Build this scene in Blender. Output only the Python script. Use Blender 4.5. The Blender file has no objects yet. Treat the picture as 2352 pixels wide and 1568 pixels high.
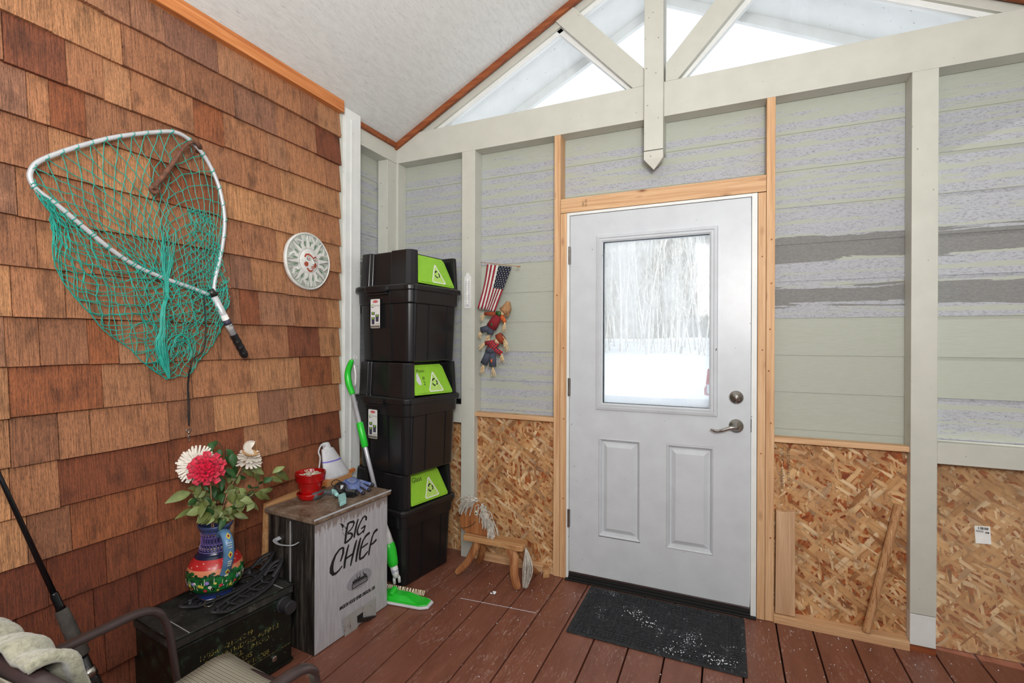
import bpy, math, random
from mathutils import Vector, Matrix, noise
random.seed(7)
R = math.radians
S = bpy.context.scene
COL = S.collection

# ---------------------------------------------------------------- camera
cam_data = bpy.data.cameras.new('camera')
cam = bpy.data.objects.new('camera', cam_data)
COL.objects.link(cam)
S.camera = cam
cam_data.sensor_width = 36.0
cam_data.lens = 36.0 * 1114.98 / 2352
cam_data.clip_start = 0.02
cam_data.clip_end = 400
yaw, pitch, roll = R(23.96902), R(0.07786), R(-0.19244)
fw = Vector((-math.sin(yaw) * math.cos(pitch), math.cos(yaw) * math.cos(pitch), -math.sin(pitch)))
rt0 = Vector((math.cos(yaw), math.sin(yaw), 0))
dn0 = fw.cross(rt0)
rt = rt0 * math.cos(roll) + dn0 * math.sin(roll)
dn = dn0 * math.cos(roll) - rt0 * math.sin(roll)
cam.matrix_world = Matrix(((rt.x, -dn.x, -fw.x, 2.01), (rt.y, -dn.y, -fw.y, -2.63), (rt.z, -dn.z, -fw.z, 1.34), (0, 0, 0, 1)))

# ---------------------------------------------------------------- world and lights
W = bpy.data.worlds.new('winter_sky')
S.world = W
W.use_nodes = True
bg = W.node_tree.nodes['Background']
bg.inputs[0].default_value = (0.95, 0.975, 1.0, 1)
bg.inputs[1].default_value = 1.2

def area(name, loc, target, sx, sy, power, color=(1, 1, 1)):
    l = bpy.data.lights.new(name, 'AREA')
    l.shape = 'RECTANGLE'; l.size = sx; l.size_y = sy; l.energy = power; l.color = color
    o = bpy.data.objects.new(name, l); COL.objects.link(o)
    o.location = loc
    o.rotation_euler = (Vector(target) - Vector(loc)).to_track_quat('-Z', 'Y').to_euler()
    return o
# two soft fills added behind the camera, and the direct flash beside them
area('added_room_fill', (2.6, -4.5, 2.2), (1.9, 0, 1.3), 2.0, 1.0, 42, (1.0, 0.98, 0.96))  # added fill lamp that brightens the whole porch
area('added_ceiling_fill', (2.3, -3.1, 1.75), (1.6, -1.8, 3.3), 0.5, 0.5, 62, (1.0, 0.98, 0.95))  # added fill aimed up to brighten the ceiling
area('direct_flash', (2.35, -2.9, 1.95), (0.9, -0.9, 1.3), 0.12, 0.12, 14, (1.0, 0.98, 0.95))
sun = bpy.data.lights.new('winter_sun', 'SUN'); sun.energy = 4.5; sun.angle = R(0.6); sun.color = (1, 0.97, 0.92)
so_l = bpy.data.objects.new('winter_sun', sun); COL.objects.link(so_l)
so_l.rotation_euler = Vector((-1.0, 0.10, -0.42)).to_track_quat('-Z', 'Y').to_euler()

vs = S.view_settings
vs.view_transform = 'Standard'; vs.look = 'None'; vs.gamma = 1; vs.use_curve_mapping = False
vs.exposure = 0.0
S.display_settings.display_device = 'sRGB'

# ---------------------------------------------------------------- materials
def lin(c):
    return tuple((v / 255 / 12.92 if v / 255 <= 0.04045 else ((v / 255 + 0.055) / 1.055) ** 2.4) for v in c) + (1,)

class NT:
    def __init__(s, name):
        s.m = bpy.data.materials.new(name); s.m.use_nodes = True
        s.t = s.m.node_tree; s.b = s.t.nodes['Principled BSDF']; s.out = s.t.nodes['Material Output']
    def n(s, typ, ins=None, **kw):
        nd = s.t.nodes.new(typ)
        for k, v in kw.items(): setattr(nd, k, v)
        for k, v in (ins or {}).items(): s.set(nd.inputs[k], v)
        return nd
    def set(s, sock, v):
        if isinstance(v, bpy.types.NodeSocket): s.t.links.new(v, sock)
        else: sock.default_value = v
    def coords(s, scale=(1, 1, 1), rot=(0, 0, 0), rnd=0.0):
        tc = s.n('ShaderNodeTexCoord')
        src = tc.outputs['Object']
        if rnd:
            oi = s.n('ShaderNodeObjectInfo')
            ml = s.n('ShaderNodeMath', {0: oi.outputs['Random'], 1: rnd}, operation='MULTIPLY')
            src = s.n('ShaderNodeVectorMath', {0: src, 1: ml.outputs[0]}, operation='ADD').outputs[0]
        return s.n('ShaderNodeMapping', {'Vector': src, 'Scale': scale, 'Rotation': rot}).outputs[0]
    def noise(s, vec, scale=5, detail=4, rough=0.55, dist=0.0):
        return s.n('ShaderNodeTexNoise', {'Vector': vec, 'Scale': scale, 'Detail': detail, 'Roughness': rough, 'Distortion': dist}).outputs['Fac']
    def ramp(s, fac, stops, interp='LINEAR'):
        r = s.n('ShaderNodeValToRGB', {'Fac': fac}); cr = r.color_ramp; cr.interpolation = interp
        while len(cr.elements) < len(stops): cr.elements.new(0.5)
        for e, (p, c) in zip(cr.elements, stops):
            e.position = p
            e.color = (c, c, c, 1) if isinstance(c, (int, float)) else (lin(c) if len(c) == 3 else c)
        return r.outputs['Color']
    def mix(s, fac, a, b, mode='MIX'):
        m = s.n('ShaderNodeMix', data_type='RGBA', blend_type=mode)
        for i, v in ((0, fac), (6, a), (7, b)):
            s.set(m.inputs[i], lin(v) if isinstance(v, tuple) and len(v) == 3 else v)
        return m.outputs[2]
    def bump(s, h, strength=0.3, dist=0.01):
        return s.n('ShaderNodeBump', {'Height': h, 'Strength': strength, 'Distance': dist}).outputs[0]
    def fin(s, color=None, rough=None, metal=None, normal=None, **kw):
        if color is not None: s.set(s.b.inputs['Base Color'], lin(color) if isinstance(color, tuple) and len(color) == 3 else color)
        if rough is not None: s.set(s.b.inputs['Roughness'], rough)
        if metal is not None: s.set(s.b.inputs['Metallic'], metal)
        if normal is not None: s.set(s.b.inputs['Normal'], normal)
        for k, v in kw.items(): s.set(s.b.inputs[k.replace('_', ' ')], v)
        return s.m

def simple(name, c, rough=0.5, metal=0.0, var=0.06, scale=30, bump=0.0, spec=None):
    t = NT(name)
    v = t.coords()
    f = t.noise(v, scale, 3)
    lo = tuple(max(0, int(x * (1 - var))) for x in c); hi = tuple(min(255, int(x * (1 + var))) for x in c)
    col = t.ramp(f, [(0.3, lo), (0.7, hi)])
    t.fin(col, rough, metal)
    if bump: t.fin(normal=t.bump(f, bump, 0.004))
    if spec is not None: t.b.inputs['Specular IOR Level'].default_value = spec
    return t.m

def cedar(name='cedar_shingle', tint=None):
    t = NT(name)
    oi = t.n('ShaderNodeObjectInfo')
    grain = t.noise(t.coords((1, 60, 2.0), rnd=31), 6, 5, 0.65, 0.15)
    fine = t.noise(t.coords((1, 200, 26), rnd=17), 3, 4, 0.7)
    blot = t.noise(t.coords((1, 7, 4), rnd=9), 2.2, 3)
    tone = t.ramp(oi.outputs['Random'], [(0, (132, 86, 60)), (0.2, (166, 112, 76)), (0.45, (148, 98, 68)), (0.65, (180, 128, 86)), (0.85, (156, 108, 78)), (1, (124, 84, 66))])
    g = t.ramp(grain, [(0.32, 0.45), (0.46, 0.88), (0.62, 1.3)])
    c = t.mix(1.0, tone, g, 'MULTIPLY')
    sp = t.ramp(fine, [(0.36, 0.35), (0.48, 1.0), (0.7, 1.25)])
    c = t.mix(0.85, c, sp, 'MULTIPLY')
    st = t.ramp(blot, [(0.30, 0.35), (0.48, 1.0)])
    c = t.mix(0.65, c, st, 'MULTIPLY')
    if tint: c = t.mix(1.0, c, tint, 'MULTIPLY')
    h = t.mix(0.5, g, sp)
    return t.fin(c, 0.8, 0, t.bump(h, 0.35, 0.004))

def lumber(name, axis=2, base=((204, 162, 120), (188, 140, 98), (218, 180, 140)), knots=True, dark=(118, 70, 36)):
    t = NT(name)
    sc = [34, 34, 34]; sc[axis] = 1.3
    v = t.coords(tuple(sc), rnd=13)
    w = t.noise(v, 1.5, 5, 0.6, 0.6)
    fine = t.noise(t.coords(tuple(9 * a for a in sc), rnd=5), 1.0, 2)
    c = t.ramp(w, [(0.3, base[1]), (0.5, base[0]), (0.68, base[2])])
    c = t.mix(0.25, c, t.ramp(fine, [(0.3, 0.7), (0.7, 1.15)]), 'MULTIPLY')
    if knots:
        ks = [16, 16, 16]; ks[axis] = 6.5
        vo = t.n('ShaderNodeTexVoronoi', {'Vector': t.coords(tuple(ks), rnd=21), 'Scale': 1.0})
        sel = t.ramp(t.n('ShaderNodeSeparateColor', {0: vo.outputs['Color']}).outputs[0], [(0.52, 0), (0.54, 1)])
        k = t.ramp(vo.outputs['Distance'], [(0.05, 1), (0.14, 0.35), (0.24, 0)])
        c = t.mix(t.mix(1.0, k, sel, 'MULTIPLY'), c, dark)
    return t.fin(c, 0.65, 0, t.bump(w, 0.12, 0.003))

def osb(name='oriented_strand_board', dull=0.0):
    t = NT(name)
    col = None
    wob = t.noise(t.coords((1, 1, 1)), 11, 3)
    for i, (ang, sc) in enumerate(((0.5, 1.5), (1.25, 1.3), (2.2, 1.2), (2.9, 0.85), (1.7, 1.5), (0.9, 0.9), (2.55, 1.1))):
        base = t.n('ShaderNodeTexCoord').outputs['Object']
        jit = t.n('ShaderNodeTexNoise', {'Vector': base, 'Scale': 16, 'Detail': 2}).outputs['Color']
        sh = t.n('ShaderNodeVectorMath', {0: jit, 1: (0.005, 0.005, 0.005)}, operation='MULTIPLY').outputs[0]
        pos = t.n('ShaderNodeVectorMath', {0: base, 1: sh}, operation='ADD').outputs[0]
        r = t.n('ShaderNodeMapping', {'Vector': pos, 'Rotation': (0, ang, 0), 'Location': (i * 3.1, 0, i * 1.7)}).outputs[0]
        r2 = t.n('ShaderNodeMapping', {'Vector': r, 'Scale': (12 * sc, 0.01, 58 * sc)}).outputs[0]
        vo = t.n('ShaderNodeTexVoronoi', {'Vector': r2, 'Scale': 1.0}, distance='CHEBYCHEV')
        f = t.n('ShaderNodeSeparateColor', {0: vo.outputs['Color']})
        strand = t.noise(t.n('ShaderNodeMapping', {'Vector': r, 'Scale': (10, 0.01, 330)}).outputs[0], 1.0, 2)
        ci = t.ramp(f.outputs[0], [(0.0, (150, 98, 56)), (0.12, (184, 134, 84)), (0.3, (206, 162, 112)), (0.55, (194, 146, 96)), (0.75, (214, 174, 126)), (0.92, (226, 198, 158)), (1.0, (134, 86, 48))])
        ci = t.mix(0.3, ci, t.ramp(strand, [(0.3, 0.6), (0.7, 1.15)]), 'MULTIPLY')
        if i < 2: ci = t.mix(1.0, ci, (214, 166, 128) if i else (206, 140, 92), 'MULTIPLY')
        ed = t.ramp(vo.outputs['Distance'], [(0.38, 1.0), (0.60, 0.42)])
        ci = t.mix(0.5, ci, ed, 'MULTIPLY')
        if col is None: col = ci
        else:
            keep = t.ramp(f.outputs[1], [(0.64, 0), (0.65, 1)])
            col = t.mix(keep, col, ci)
    col = t.mix(0.35, col, t.ramp(wob, [(0.35, (150, 92, 46)), (0.6, (255, 250, 240))]), 'MULTIPLY')
    if dull: col = t.mix(dull, col, (160, 138, 110))
    return t.fin(col, 0.75, 0, t.bump(t.n('ShaderNodeRGBToBW', {0: col}).outputs[0], 0.25, 0.003))

def siding(name, mode):
    t = NT(name)
    n1 = t.noise(t.coords((1.4, 1, 22), rnd=3), 1.6, 5, 0.62, 0.8)
    n2 = t.noise(t.coords((5, 1, 22)), 15, 6, 0.8)
    fib = t.noise(t.coords((5, 1, 90), rnd=3), 4, 3)
    z = t.n('ShaderNodeSeparateXYZ', {0: t.n('ShaderNodeTexCoord').outputs['Object']}).outputs[2]
    fr = t.n('ShaderNodeMath', {0: t.n('ShaderNodeMath', {0: t.n('ShaderNodeMath', {0: z, 1: 0.735}, operation='SUBTRACT').outputs[0], 1: 0.062}, operation='DIVIDE').outputs[0]}, operation='FRACT').outputs[0]
    ed = t.n('ShaderNodeMath', {0: t.n('ShaderNodeMath', {0: n1, 1: 2.6}, operation='MULTIPLY').outputs[0], 1: fr}, operation='ADD').outputs[0]
    green = (166, 170, 157); drk = (112, 112, 111)
    plain = t.mix(t.ramp(fib, [(0.35, 0), (0.7, 1)]), green, (173, 177, 167))
    speck = t.ramp(n2, [(0.38, (112, 114, 118)), (0.46, (166, 168, 174)), (0.7, (178, 180, 186))])
    def over(v): return t.n('ShaderNodeMath', {0: v[0], 1: v[1]}, operation='GREATER_THAN').outputs[0]
    if mode == 'plain': c = plain
    elif mode == 'peel':
        zt = t.n('ShaderNodeMath', {0: z, 1: t.n('ShaderNodeMath', {0: n1, 1: 0.45}, operation='MULTIPLY').outputs[0]}, operation='ADD').outputs[0]
        c = t.mix(over((zt, 2.66)), t.mix(over((ed, 1.70)), plain, speck), plain)
    else:
        c = t.mix(over((ed, 1.48)), plain, speck)
        zz = t.n('ShaderNodeMath', {0: z, 1: t.n('ShaderNodeMath', {0: n1, 1: 0.12}, operation='MULTIPLY').outputs[0]}, operation='ADD').outputs[0]
        mz = t.n('ShaderNodeMapRange', {0: zz, 1: 1.5, 2: 2.0, 3: 0.0, 4: 1.0}).outputs[0]
        dm = t.ramp(mz, [(0, 0), (0.15, 1), (0.33, 0), (0.58, 1), (0.80, 0)], 'CONSTANT')
        c = t.mix(dm, c, t.mix(t.ramp(n2, [(0.4, 0), (0.6, 1)]), drk, (132, 132, 130)))
    return t.fin(c, 0.7, 0, t.bump(fib, 0.08, 0.002))

def deckmat():
    t = NT('brown_deck_paint')
    n = t.noise(t.coords((6, 1.2, 1), rnd=7), 3, 4)
    sc = t.noise(t.coords((40, 9, 1), (0, 0, 0.6), rnd=19), 3, 5, 0.7)
    sp = t.noise(t.coords((90, 60, 1), rnd=23), 2.2, 3, 0.6)
    bl = t.noise(t.coords((3, 3, 1)), 1.6, 3)
    c = t.ramp(n, [(0.3, (112, 67, 52)), (0.7, (130, 81, 64))])
    scr = t.mix(1.0, t.ramp(sc, [(0.54, 0), (0.68, 0.75)]), t.ramp(bl, [(0.45, 0.15), (0.6, 1)]), 'MULTIPLY')
    c = t.mix(scr, c, (176, 150, 140))
    c = t.mix(t.ramp(sp, [(0.72, 0), (0.76, 0.75)]), c, (200, 184, 172))
    return t.fin(c, 0.42, 0, t.bump(n, 0.08, 0.003))

def painted(name, c, rough=0.5):
    t = NT(name)
    n = t.noise(t.coords((3, 3, 3)), 3, 4)
    br = t.noise(t.coords((40, 40, 4)), 3, 3)
    sp = t.noise(t.coords(), 60, 2, 0.4)
    col = t.ramp(n, [(0.3, tuple(int(x * 0.96) for x in c)), (0.7, c)])
    col = t.mix(t.ramp(sp, [(0.75, 0), (0.77, 0.8)]), col, (80, 72, 60))
    return t.fin(col, rough, 0, t.bump(br, 0.06, 0.003))

def ceilmat():
    t = NT('textured_white_ceiling')
    n = t.noise(t.coords((18, 5, 18), (0, 0, 0.5)), 3, 5, 0.7)
    n2 = t.noise(t.coords((90, 20, 90), (0, 0, -0.9)), 1.5, 4, 0.7)
    c = t.ramp(n, [(0.25, (204, 206, 204)), (0.6, (220, 222, 220))])
    c = t.mix(t.ramp(n2, [(0.30, 0.45), (0.40, 0)]), c, (150, 150, 146))
    return t.fin(c, 0.8, 0, t.bump(n2, 0.3, 0.004))

M = {}
M['cedar'] = cedar(); M['cedar_red'] = cedar('red_stain_and_shade_shingle', (206, 172, 156)); M['cedar_deep'] = cedar('dark_stain_and_shade_shingle', (176, 134, 118))  # red and deep tints hold stain plus the shade low on the wall
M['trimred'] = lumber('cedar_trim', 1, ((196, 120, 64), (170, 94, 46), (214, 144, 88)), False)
M['trimdark'] = lumber('stained_trim', 0, ((140, 72, 34), (112, 54, 24), (160, 90, 46)), True, (60, 30, 18))
M['lumz'] = lumber('pine_upright', 2)
M['lumx'] = lumber('pine_crosswise', 0)
M['lumold'] = lumber('weathered_pine', 2, ((196, 158, 122), (178, 136, 100), (212, 176, 140)))
M['plywood'] = lumber('rough_plywood', 1, ((190, 140, 92), (164, 112, 66), (210, 166, 120)), False)
M['osb'] = osb(); M['osbdull'] = osb('weathered_strand_board', 0.25)
M['sid_plain'] = siding('fibre_board_plain', 'plain'); M['sid_peel'] = siding('fibre_board_peeling', 'peel'); M['sid_dark'] = siding('fibre_board_dark_bands', 'dark')
M['deck'] = deckmat()
M['paint'] = painted('greige_paint', (198, 198, 188))
M['paintd'] = painted('darker_greige_paint', (178, 176, 166))  # slightly darker greige, used on the left post base
M['white'] = painted('white_paint', (226, 228, 226))
M['door'] = painted('door_paint', (198, 203, 208), 0.35)
M['ceil'] = ceilmat()
M['black'] = simple('black_plastic', (25, 25, 27), 0.27)
M['rubber'] = simple('black_rubber', (38, 38, 42), 0.55, bump=0.2)
M['lime'] = simple('lime_plastic', (140, 196, 52), 0.35, var=0.03)
M['green'] = simple('bright_green_plastic', (42, 196, 52), 0.3, var=0.03)
M['whitepl'] = simple('white_plastic', (214, 214, 216), 0.4, var=0.03)
M['bone'] = simple('soft_white_pouch', (206, 206, 210), 0.5, var=0.03)
M['purple'] = simple('purple_print', (120, 110, 200), 0.5)
M['alu'] = simple('satin_aluminium', (186, 188, 194), 0.38, 0.35, var=0.04)
M['netfr'] = simple('grey_white_tube', (196, 198, 202), 0.35, 0.25, var=0.03)
M['steel'] = simple('brushed_nickel', (170, 166, 160), 0.28, 1.0, var=0.08)
M['dsteel'] = simple('dark_steel', (70, 68, 66), 0.4, 0.8)
M['rust'] = simple('rusty_iron', (104, 70, 54), 0.75, 0.2, var=0.25, scale=60, bump=0.5)
M['teal'] = simple('teal_cord', (24, 150, 134), 0.6, var=0.08)
M['ink'] = simple('black_ink', (22, 22, 22), 0.6)
M['paper'] = simple('white_paper', (222, 222, 220), 0.6, var=0.03)
M['red'] = simple('red_print', (190, 30, 40), 0.5)
M['flagred'] = simple('flag_red_cloth', (142, 26, 46), 0.8)
M['flagwhite'] = simple('flag_white_cloth', (206, 210, 202), 0.8)
M['flagblue'] = simple('flag_blue_cloth', (20, 24, 42), 0.8)
M['straw'] = simple('straw', (196, 172, 134), 0.8, var=0.2, scale=80)
M['burlap'] = simple('burlap', (160, 120, 84), 0.9, var=0.15, scale=120, bump=0.4)
M['dollred'] = simple('maroon_cloth', (124, 24, 34), 0.85)
M['rustcloth'] = simple('rust_cloth', (140, 58, 28), 0.85)
M['denim'] = simple('denim', (66, 70, 84), 0.9, var=0.15, scale=150)
M['skin'] = simple('cream_cloth', (214, 186, 150), 0.85)
M['mane'] = simple('grey_mop_yarn', (178, 172, 162), 0.9, var=0.15, scale=60)
M['stool'] = lumber('stained_pine_stool', 0, ((176, 128, 82), (150, 98, 56), (198, 156, 110)))
M['stoolz'] = lumber('stained_pine_leg', 2, ((160, 104, 62), (128, 74, 40), (188, 140, 96)), False)
M['brownrail'] = simple('brown_powder_coat', (66, 54, 54), 0.3, 0.2, var=0.05)
M['potred'] = simple('red_glaze', (150, 14, 14), 0.12, var=0.2, scale=12)
M['dark'] = simple('near_black', (14, 14, 14), 0.7)
M['soil'] = simple('pale_gravel_soil', (150, 140, 120), 0.9, var=0.3, scale=120)
M['dry'] = simple('dry_white_stems', (200, 196, 176), 0.8, var=0.1)
M['toolgrey'] = simple('grey_rubber_handle', (74, 80, 82), 0.6)
M['aqua'] = simple('aqua_plastic', (150, 200, 198), 0.35)
M['leaf'] = simple('olive_leaf', (92, 100, 50), 0.55, var=0.18, scale=18)
M['leafd'] = simple('dark_green_leaf', (40, 78, 34), 0.55, var=0.2, scale=18)
M['stem'] = simple('pinkish_stem', (176, 130, 100), 0.7, var=0.12)
M['stemd'] = simple('dark_stem', (70, 66, 52), 0.7)
M['petalw'] = simple('white_petal', (228, 220, 210), 0.8, var=0.05)
M['petalr'] = simple('crimson_petal', (160, 22, 48), 0.55, var=0.5, scale=110)
M['petalt'] = simple('tan_petal_edge', (196, 156, 108), 0.8)
M['vblue'] = simple('blue_glaze', (52, 66, 104), 0.28, var=0.15)
M['vbase'] = simple('vivid_blue_glaze', (36, 56, 130), 0.28)
M['vnavy'] = simple('navy_glaze', (22, 28, 58), 0.25)
M['vlil'] = simple('lilac_glaze', (142, 118, 196), 0.35)
M['vgreen'] = simple('green_glaze', (22, 92, 44), 0.3, var=0.3, scale=40)
M['vdg'] = simple('dark_green_glaze', (16, 56, 30), 0.3)
M['vred'] = simple('red_paint_glaze', (180, 40, 40), 0.3)
M['vcream'] = simple('cream_glaze', (230, 222, 190), 0.35)
M['vyel'] = simple('yellow_glaze', (206, 190, 70), 0.35)
M['vhandle'] = simple('slate_blue_glaze', (84, 122, 158), 0.32, var=0.1)
M['pagreen'] = simple('plaque_green', (70, 120, 82), 0.7)
M['pawhite'] = simple('plaque_white', (208, 208, 204), 0.55, var=0.06)
M['pagrey'] = simple('plaque_grey_wash', (150, 154, 146), 0.6, var=0.12)
M['pared'] = simple('plaque_terracotta', (160, 70, 50), 0.7)
M['cordblack'] = simple('black_cord', (22, 22, 24), 0.6)
M['foam'] = simple('worn_black_foam', (62, 58, 54), 0.85, var=0.25, scale=25, bump=0.3)
M['rodblack'] = simple('glossy_black_rod', (10, 12, 16), 0.2)
M['snow'] = simple('snow', (236, 240, 246), 0.7, var=0.02, scale=1)
M['carred'] = simple('car_red_paint', (170, 30, 50), 0.3)
M['carglass'] = simple('car_glass', (50, 60, 84), 0.15)
M['tyre'] = simple('tyre', (36, 38, 48), 0.8)
M['trunk'] = simple('pale_bark', (216, 212, 204), 0.9, var=0.1, scale=5)
M['bark'] = simple('grey_brush', (150, 146, 138), 0.9, var=0.25, scale=3)

# ---------------------------------------------------------------- mesh helpers
class MB:
    def __init__(s): s.v = []; s.f = []; s.m = []
    def add(s, vs, fs, mi=0):
        o = len(s.v); s.v += [tuple(v) for v in vs]; s.f += [tuple(i + o for i in f) for f in fs]; s.m += [mi] * len(fs); return s
    def box(s, a, b, mi=0):
        x0, y0, z0 = a; x1, y1, z1 = b
        return s.add([(x0, y0, z0), (x1, y0, z0), (x1, y1, z0), (x0, y1, z0), (x0, y0, z1), (x1, y0, z1), (x1, y1, z1), (x0, y1, z1)],
                     [(0, 3, 2, 1), (4, 5, 6, 7), (0, 1, 5, 4), (1, 2, 6, 5), (2, 3, 7, 6), (3, 0, 4, 7)], mi)
    def tube(s, pts, r, n=8, mi=0, flat=1.0, up=None, closed=False):
        P = [Vector(p) for p in pts]; k = len(P)
        rr = r if isinstance(r, (list, tuple)) else [r] * k
        T = []
        for i in range(k):
            a = P[(i - 1) % k] if (closed or i > 0) else P[0]
            b = P[(i + 1) % k] if (closed or i < k - 1) else P[-1]
            d = b - a; T.append(d.normalized() if d.length > 1e-9 else Vector((0, 0, 1)))
        u = Vector(up) if up else (Vector((0, 0, 1)) if abs(T[0].z) < 0.9 else Vector((1, 0, 0)))
        nrm = (u - T[0] * u.dot(T[0])).normalized(); vs = []
        for i in range(k):
            nrm = nrm - T[i] * nrm.dot(T[i])
            if nrm.length < 1e-6: nrm = T[i].orthogonal()
            nrm.normalize(); bi = T[i].cross(nrm)
            for j in range(n):
                a = 2 * math.pi * j / n
                vs.append(P[i] + nrm * math.cos(a) * rr[i] * flat + bi * math.sin(a) * rr[i])
        fs = []
        for i in range(k if closed else k - 1):
            for j in range(n):
                i2 = (i + 1) % k
                fs.append((i * n + j, i * n + (j + 1) % n, i2 * n + (j + 1) % n, i2 * n + j))
        if not closed: fs += [tuple(range(n))[::-1], tuple((k - 1) * n + j for j in range(n))]
        return s.add(vs, fs, mi)
    def lathe(s, prof, n=32, mi=None, c=(0, 0, 0)):
        vs = []; k = len(prof)
        for (r, z) in prof:
            for j in range(n):
                a = 2 * math.pi * j / n; vs.append((c[0] + r * math.cos(a), c[1] + r * math.sin(a), c[2] + z))
        for i in range(k - 1):
            m = mi[i] if isinstance(mi, (list, tuple)) else (mi or 0)
            pass
        o = len(s.v); s.v += vs
        for i in range(k - 1):
            m = mi[i] if isinstance(mi, (list, tuple)) else (mi or 0)
            for j in range(n):
                s.f.append((o + i * n + j, o + i * n + (j + 1) % n, o + (i + 1) * n + (j + 1) % n, o + (i + 1) * n + j)); s.m.append(m)
        m0 = mi[0] if isinstance(mi, (list, tuple)) else (mi or 0); m1 = mi[-1] if isinstance(mi, (list, tuple)) else (mi or 0)
        s.f.append(tuple(o + j for j in range(n))[::-1]); s.m.append(m0)
        s.f.append(tuple(o + (k - 1) * n + j for j in range(n))); s.m.append(m1)
        return s
    def prism(s, poly, fn, d0, d1, mi=0):
        # poly: 2D points; fn(u, v, d) -> 3D
        n = len(poly)
        vs = [fn(u, v, d0) for u, v in poly] + [fn(u, v, d1) for u, v in poly]
        fs = [tuple(range(n))[::-1], tuple(range(n, 2 * n))] + [(i, (i + 1) % n, n + (i + 1) % n, n + i) for i in range(n)]
        return s.add(vs, fs, mi)
    def frustum(s, outer, inner, fn, d0, d1, mi=0):
        n = len(outer)
        vs = [fn(u, v, d0) for u, v in outer] + [fn(u, v, d1) for u, v in inner]
        return s.add(vs, [tuple(range(n, 2 * n))] + [(i, (i + 1) % n, n + (i + 1) % n, n + i) for i in range(n)], mi)
    def grid(s, fn, nu, nv, mi=0, thick=None):
        vs = [fn(i / nu, j / nv) for i in range(nu + 1) for j in range(nv + 1)]
        fs = [(i * (nv + 1) + j, (i + 1) * (nv + 1) + j, (i + 1) * (nv + 1) + j + 1, i * (nv + 1) + j + 1) for i in range(nu) for j in range(nv)]
        return s.add(vs, fs, mi)
    def ball(s, c, r, n=10, m=7, mi=0, sc=(1, 1, 1)):
        vs = [(c[0], c[1], c[2] - r * sc[2])]
        for i in range(1, m):
            a = -math.pi / 2 + math.pi * i / m
            for j in range(n):
                b = 2 * math.pi * j / n
                vs.append((c[0] + r * sc[0] * math.cos(a) * math.cos(b), c[1] + r * sc[1] * math.cos(a) * math.sin(b), c[2] + r * sc[2] * math.sin(a)))
        vs.append((c[0], c[1], c[2] + r * sc[2]))
        fs = [(0, 1 + (j + 1) % n, 1 + j) for j in range(n)]
        for i in range(m - 2):
            for j in range(n): fs.append((1 + i * n + j, 1 + i * n + (j + 1) % n, 1 + (i + 1) * n + (j + 1) % n, 1 + (i + 1) * n + j))
        l = len(vs) - 1; b = 1 + (m - 2) * n
        fs += [(b + j, b + (j + 1) % n, l) for j in range(n)]
        return s.add(vs, fs, mi)
    def ribbon(s, pts, ws, fn, d0, d1, mi=0):
        # brush stroke: 2D polyline with widths -> extruded polygon strip
        P = [Vector((p[0], p[1])) for p in pts]; L = []; Rr = []
        for i, p in enumerate(P):
            t = (P[min(i + 1, len(P) - 1)] - P[max(i - 1, 0)]); t = t.normalized() if t.length else Vector((1, 0))
            nn = Vector((-t.y, t.x)) * ws[i] / 2; L.append(p + nn); Rr.append(p - nn)
        for i in range(len(P) - 1):
            s.prism([L[i], L[i + 1], Rr[i + 1], Rr[i]], fn, d0, d1, mi)
        return s

def smooth_path(pts, sub=6, closed=False):
    P = [Vector(p) for p in pts]; out = []; n = len(P)
    rng = range(n if closed else n - 1)
    for i in rng:
        g = (lambda k: P[k % n]) if closed else (lambda k: P[max(0, min(n - 1, k))])
        p0, p1, p2, p3 = g(i - 1), g(i), g(i + 1), g(i + 2)
        for j in range(sub):
            t = j / sub
            out.append(0.5 * ((2 * p1) + (p2 - p0) * t + (2 * p0 - 5 * p1 + 4 * p2 - p3) * t * t + (3 * p1 - p0 - 3 * p2 + p3) * t ** 3))
    if not closed: out.append(P[-1])
    return out

ROOTM = {}
def obj(name, mb, mats, parent=None, bev=0.0, smooth=False, world=True, kind=None, label=None, sub=0, solid=0.0, seg=2):
    me = bpy.data.meshes.new(name)
    me.from_pydata(mb.v, [], mb.f)
    if not isinstance(mats, (list, tuple)): mats = [mats]
    for m in mats: me.materials.append(M[m] if isinstance(m, str) else m)
    if any(mb.m): me.polygons.foreach_set('material_index', mb.m)
    me.validate()
    if smooth: me.polygons.foreach_set('use_smooth', [True] * len(me.polygons))
    o = bpy.data.objects.new(name, me); COL.objects.link(o)
    if parent is not None:
        o.parent = parent
        top = parent
        while top.parent is not None: top = top.parent
        if world and top.name in ROOTM: me.transform(ROOTM[top.name].inverted())
    if solid:
        md = o.modifiers.new('thickness', 'SOLIDIFY'); md.thickness = solid; md.offset = 0
    if sub:
        md = o.modifiers.new('subdivision', 'SUBSURF'); md.levels = sub; md.render_levels = sub
    if bev:
        md = o.modifiers.new('bevel', 'BEVEL'); md.width = bev; md.segments = seg; md.limit_method = 'ANGLE'; md.angle_limit = R(40)
        md.harden_normals = False
    if kind: o['kind'] = kind
    if label: o['label'] = label
    me.update()
    return o

def tag(o, label, cat, group=None, kind=None):
    o['label'] = label; o['category'] = cat
    if group: o['group'] = group
    if kind: o['kind'] = kind
    return o

def thing(name, label, cat, loc=(0, 0, 0), rotz=0.0, group=None):
    o = bpy.data.objects.new(name, None); COL.objects.link(o)
    o.location = loc; o.rotation_euler = (0, 0, rotz); o.empty_display_size = 0.05
    ROOTM[o.name] = Matrix.Translation(loc) @ Matrix.Rotation(rotz, 4, 'Z')
    return tag(o, label, cat, group)

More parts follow.
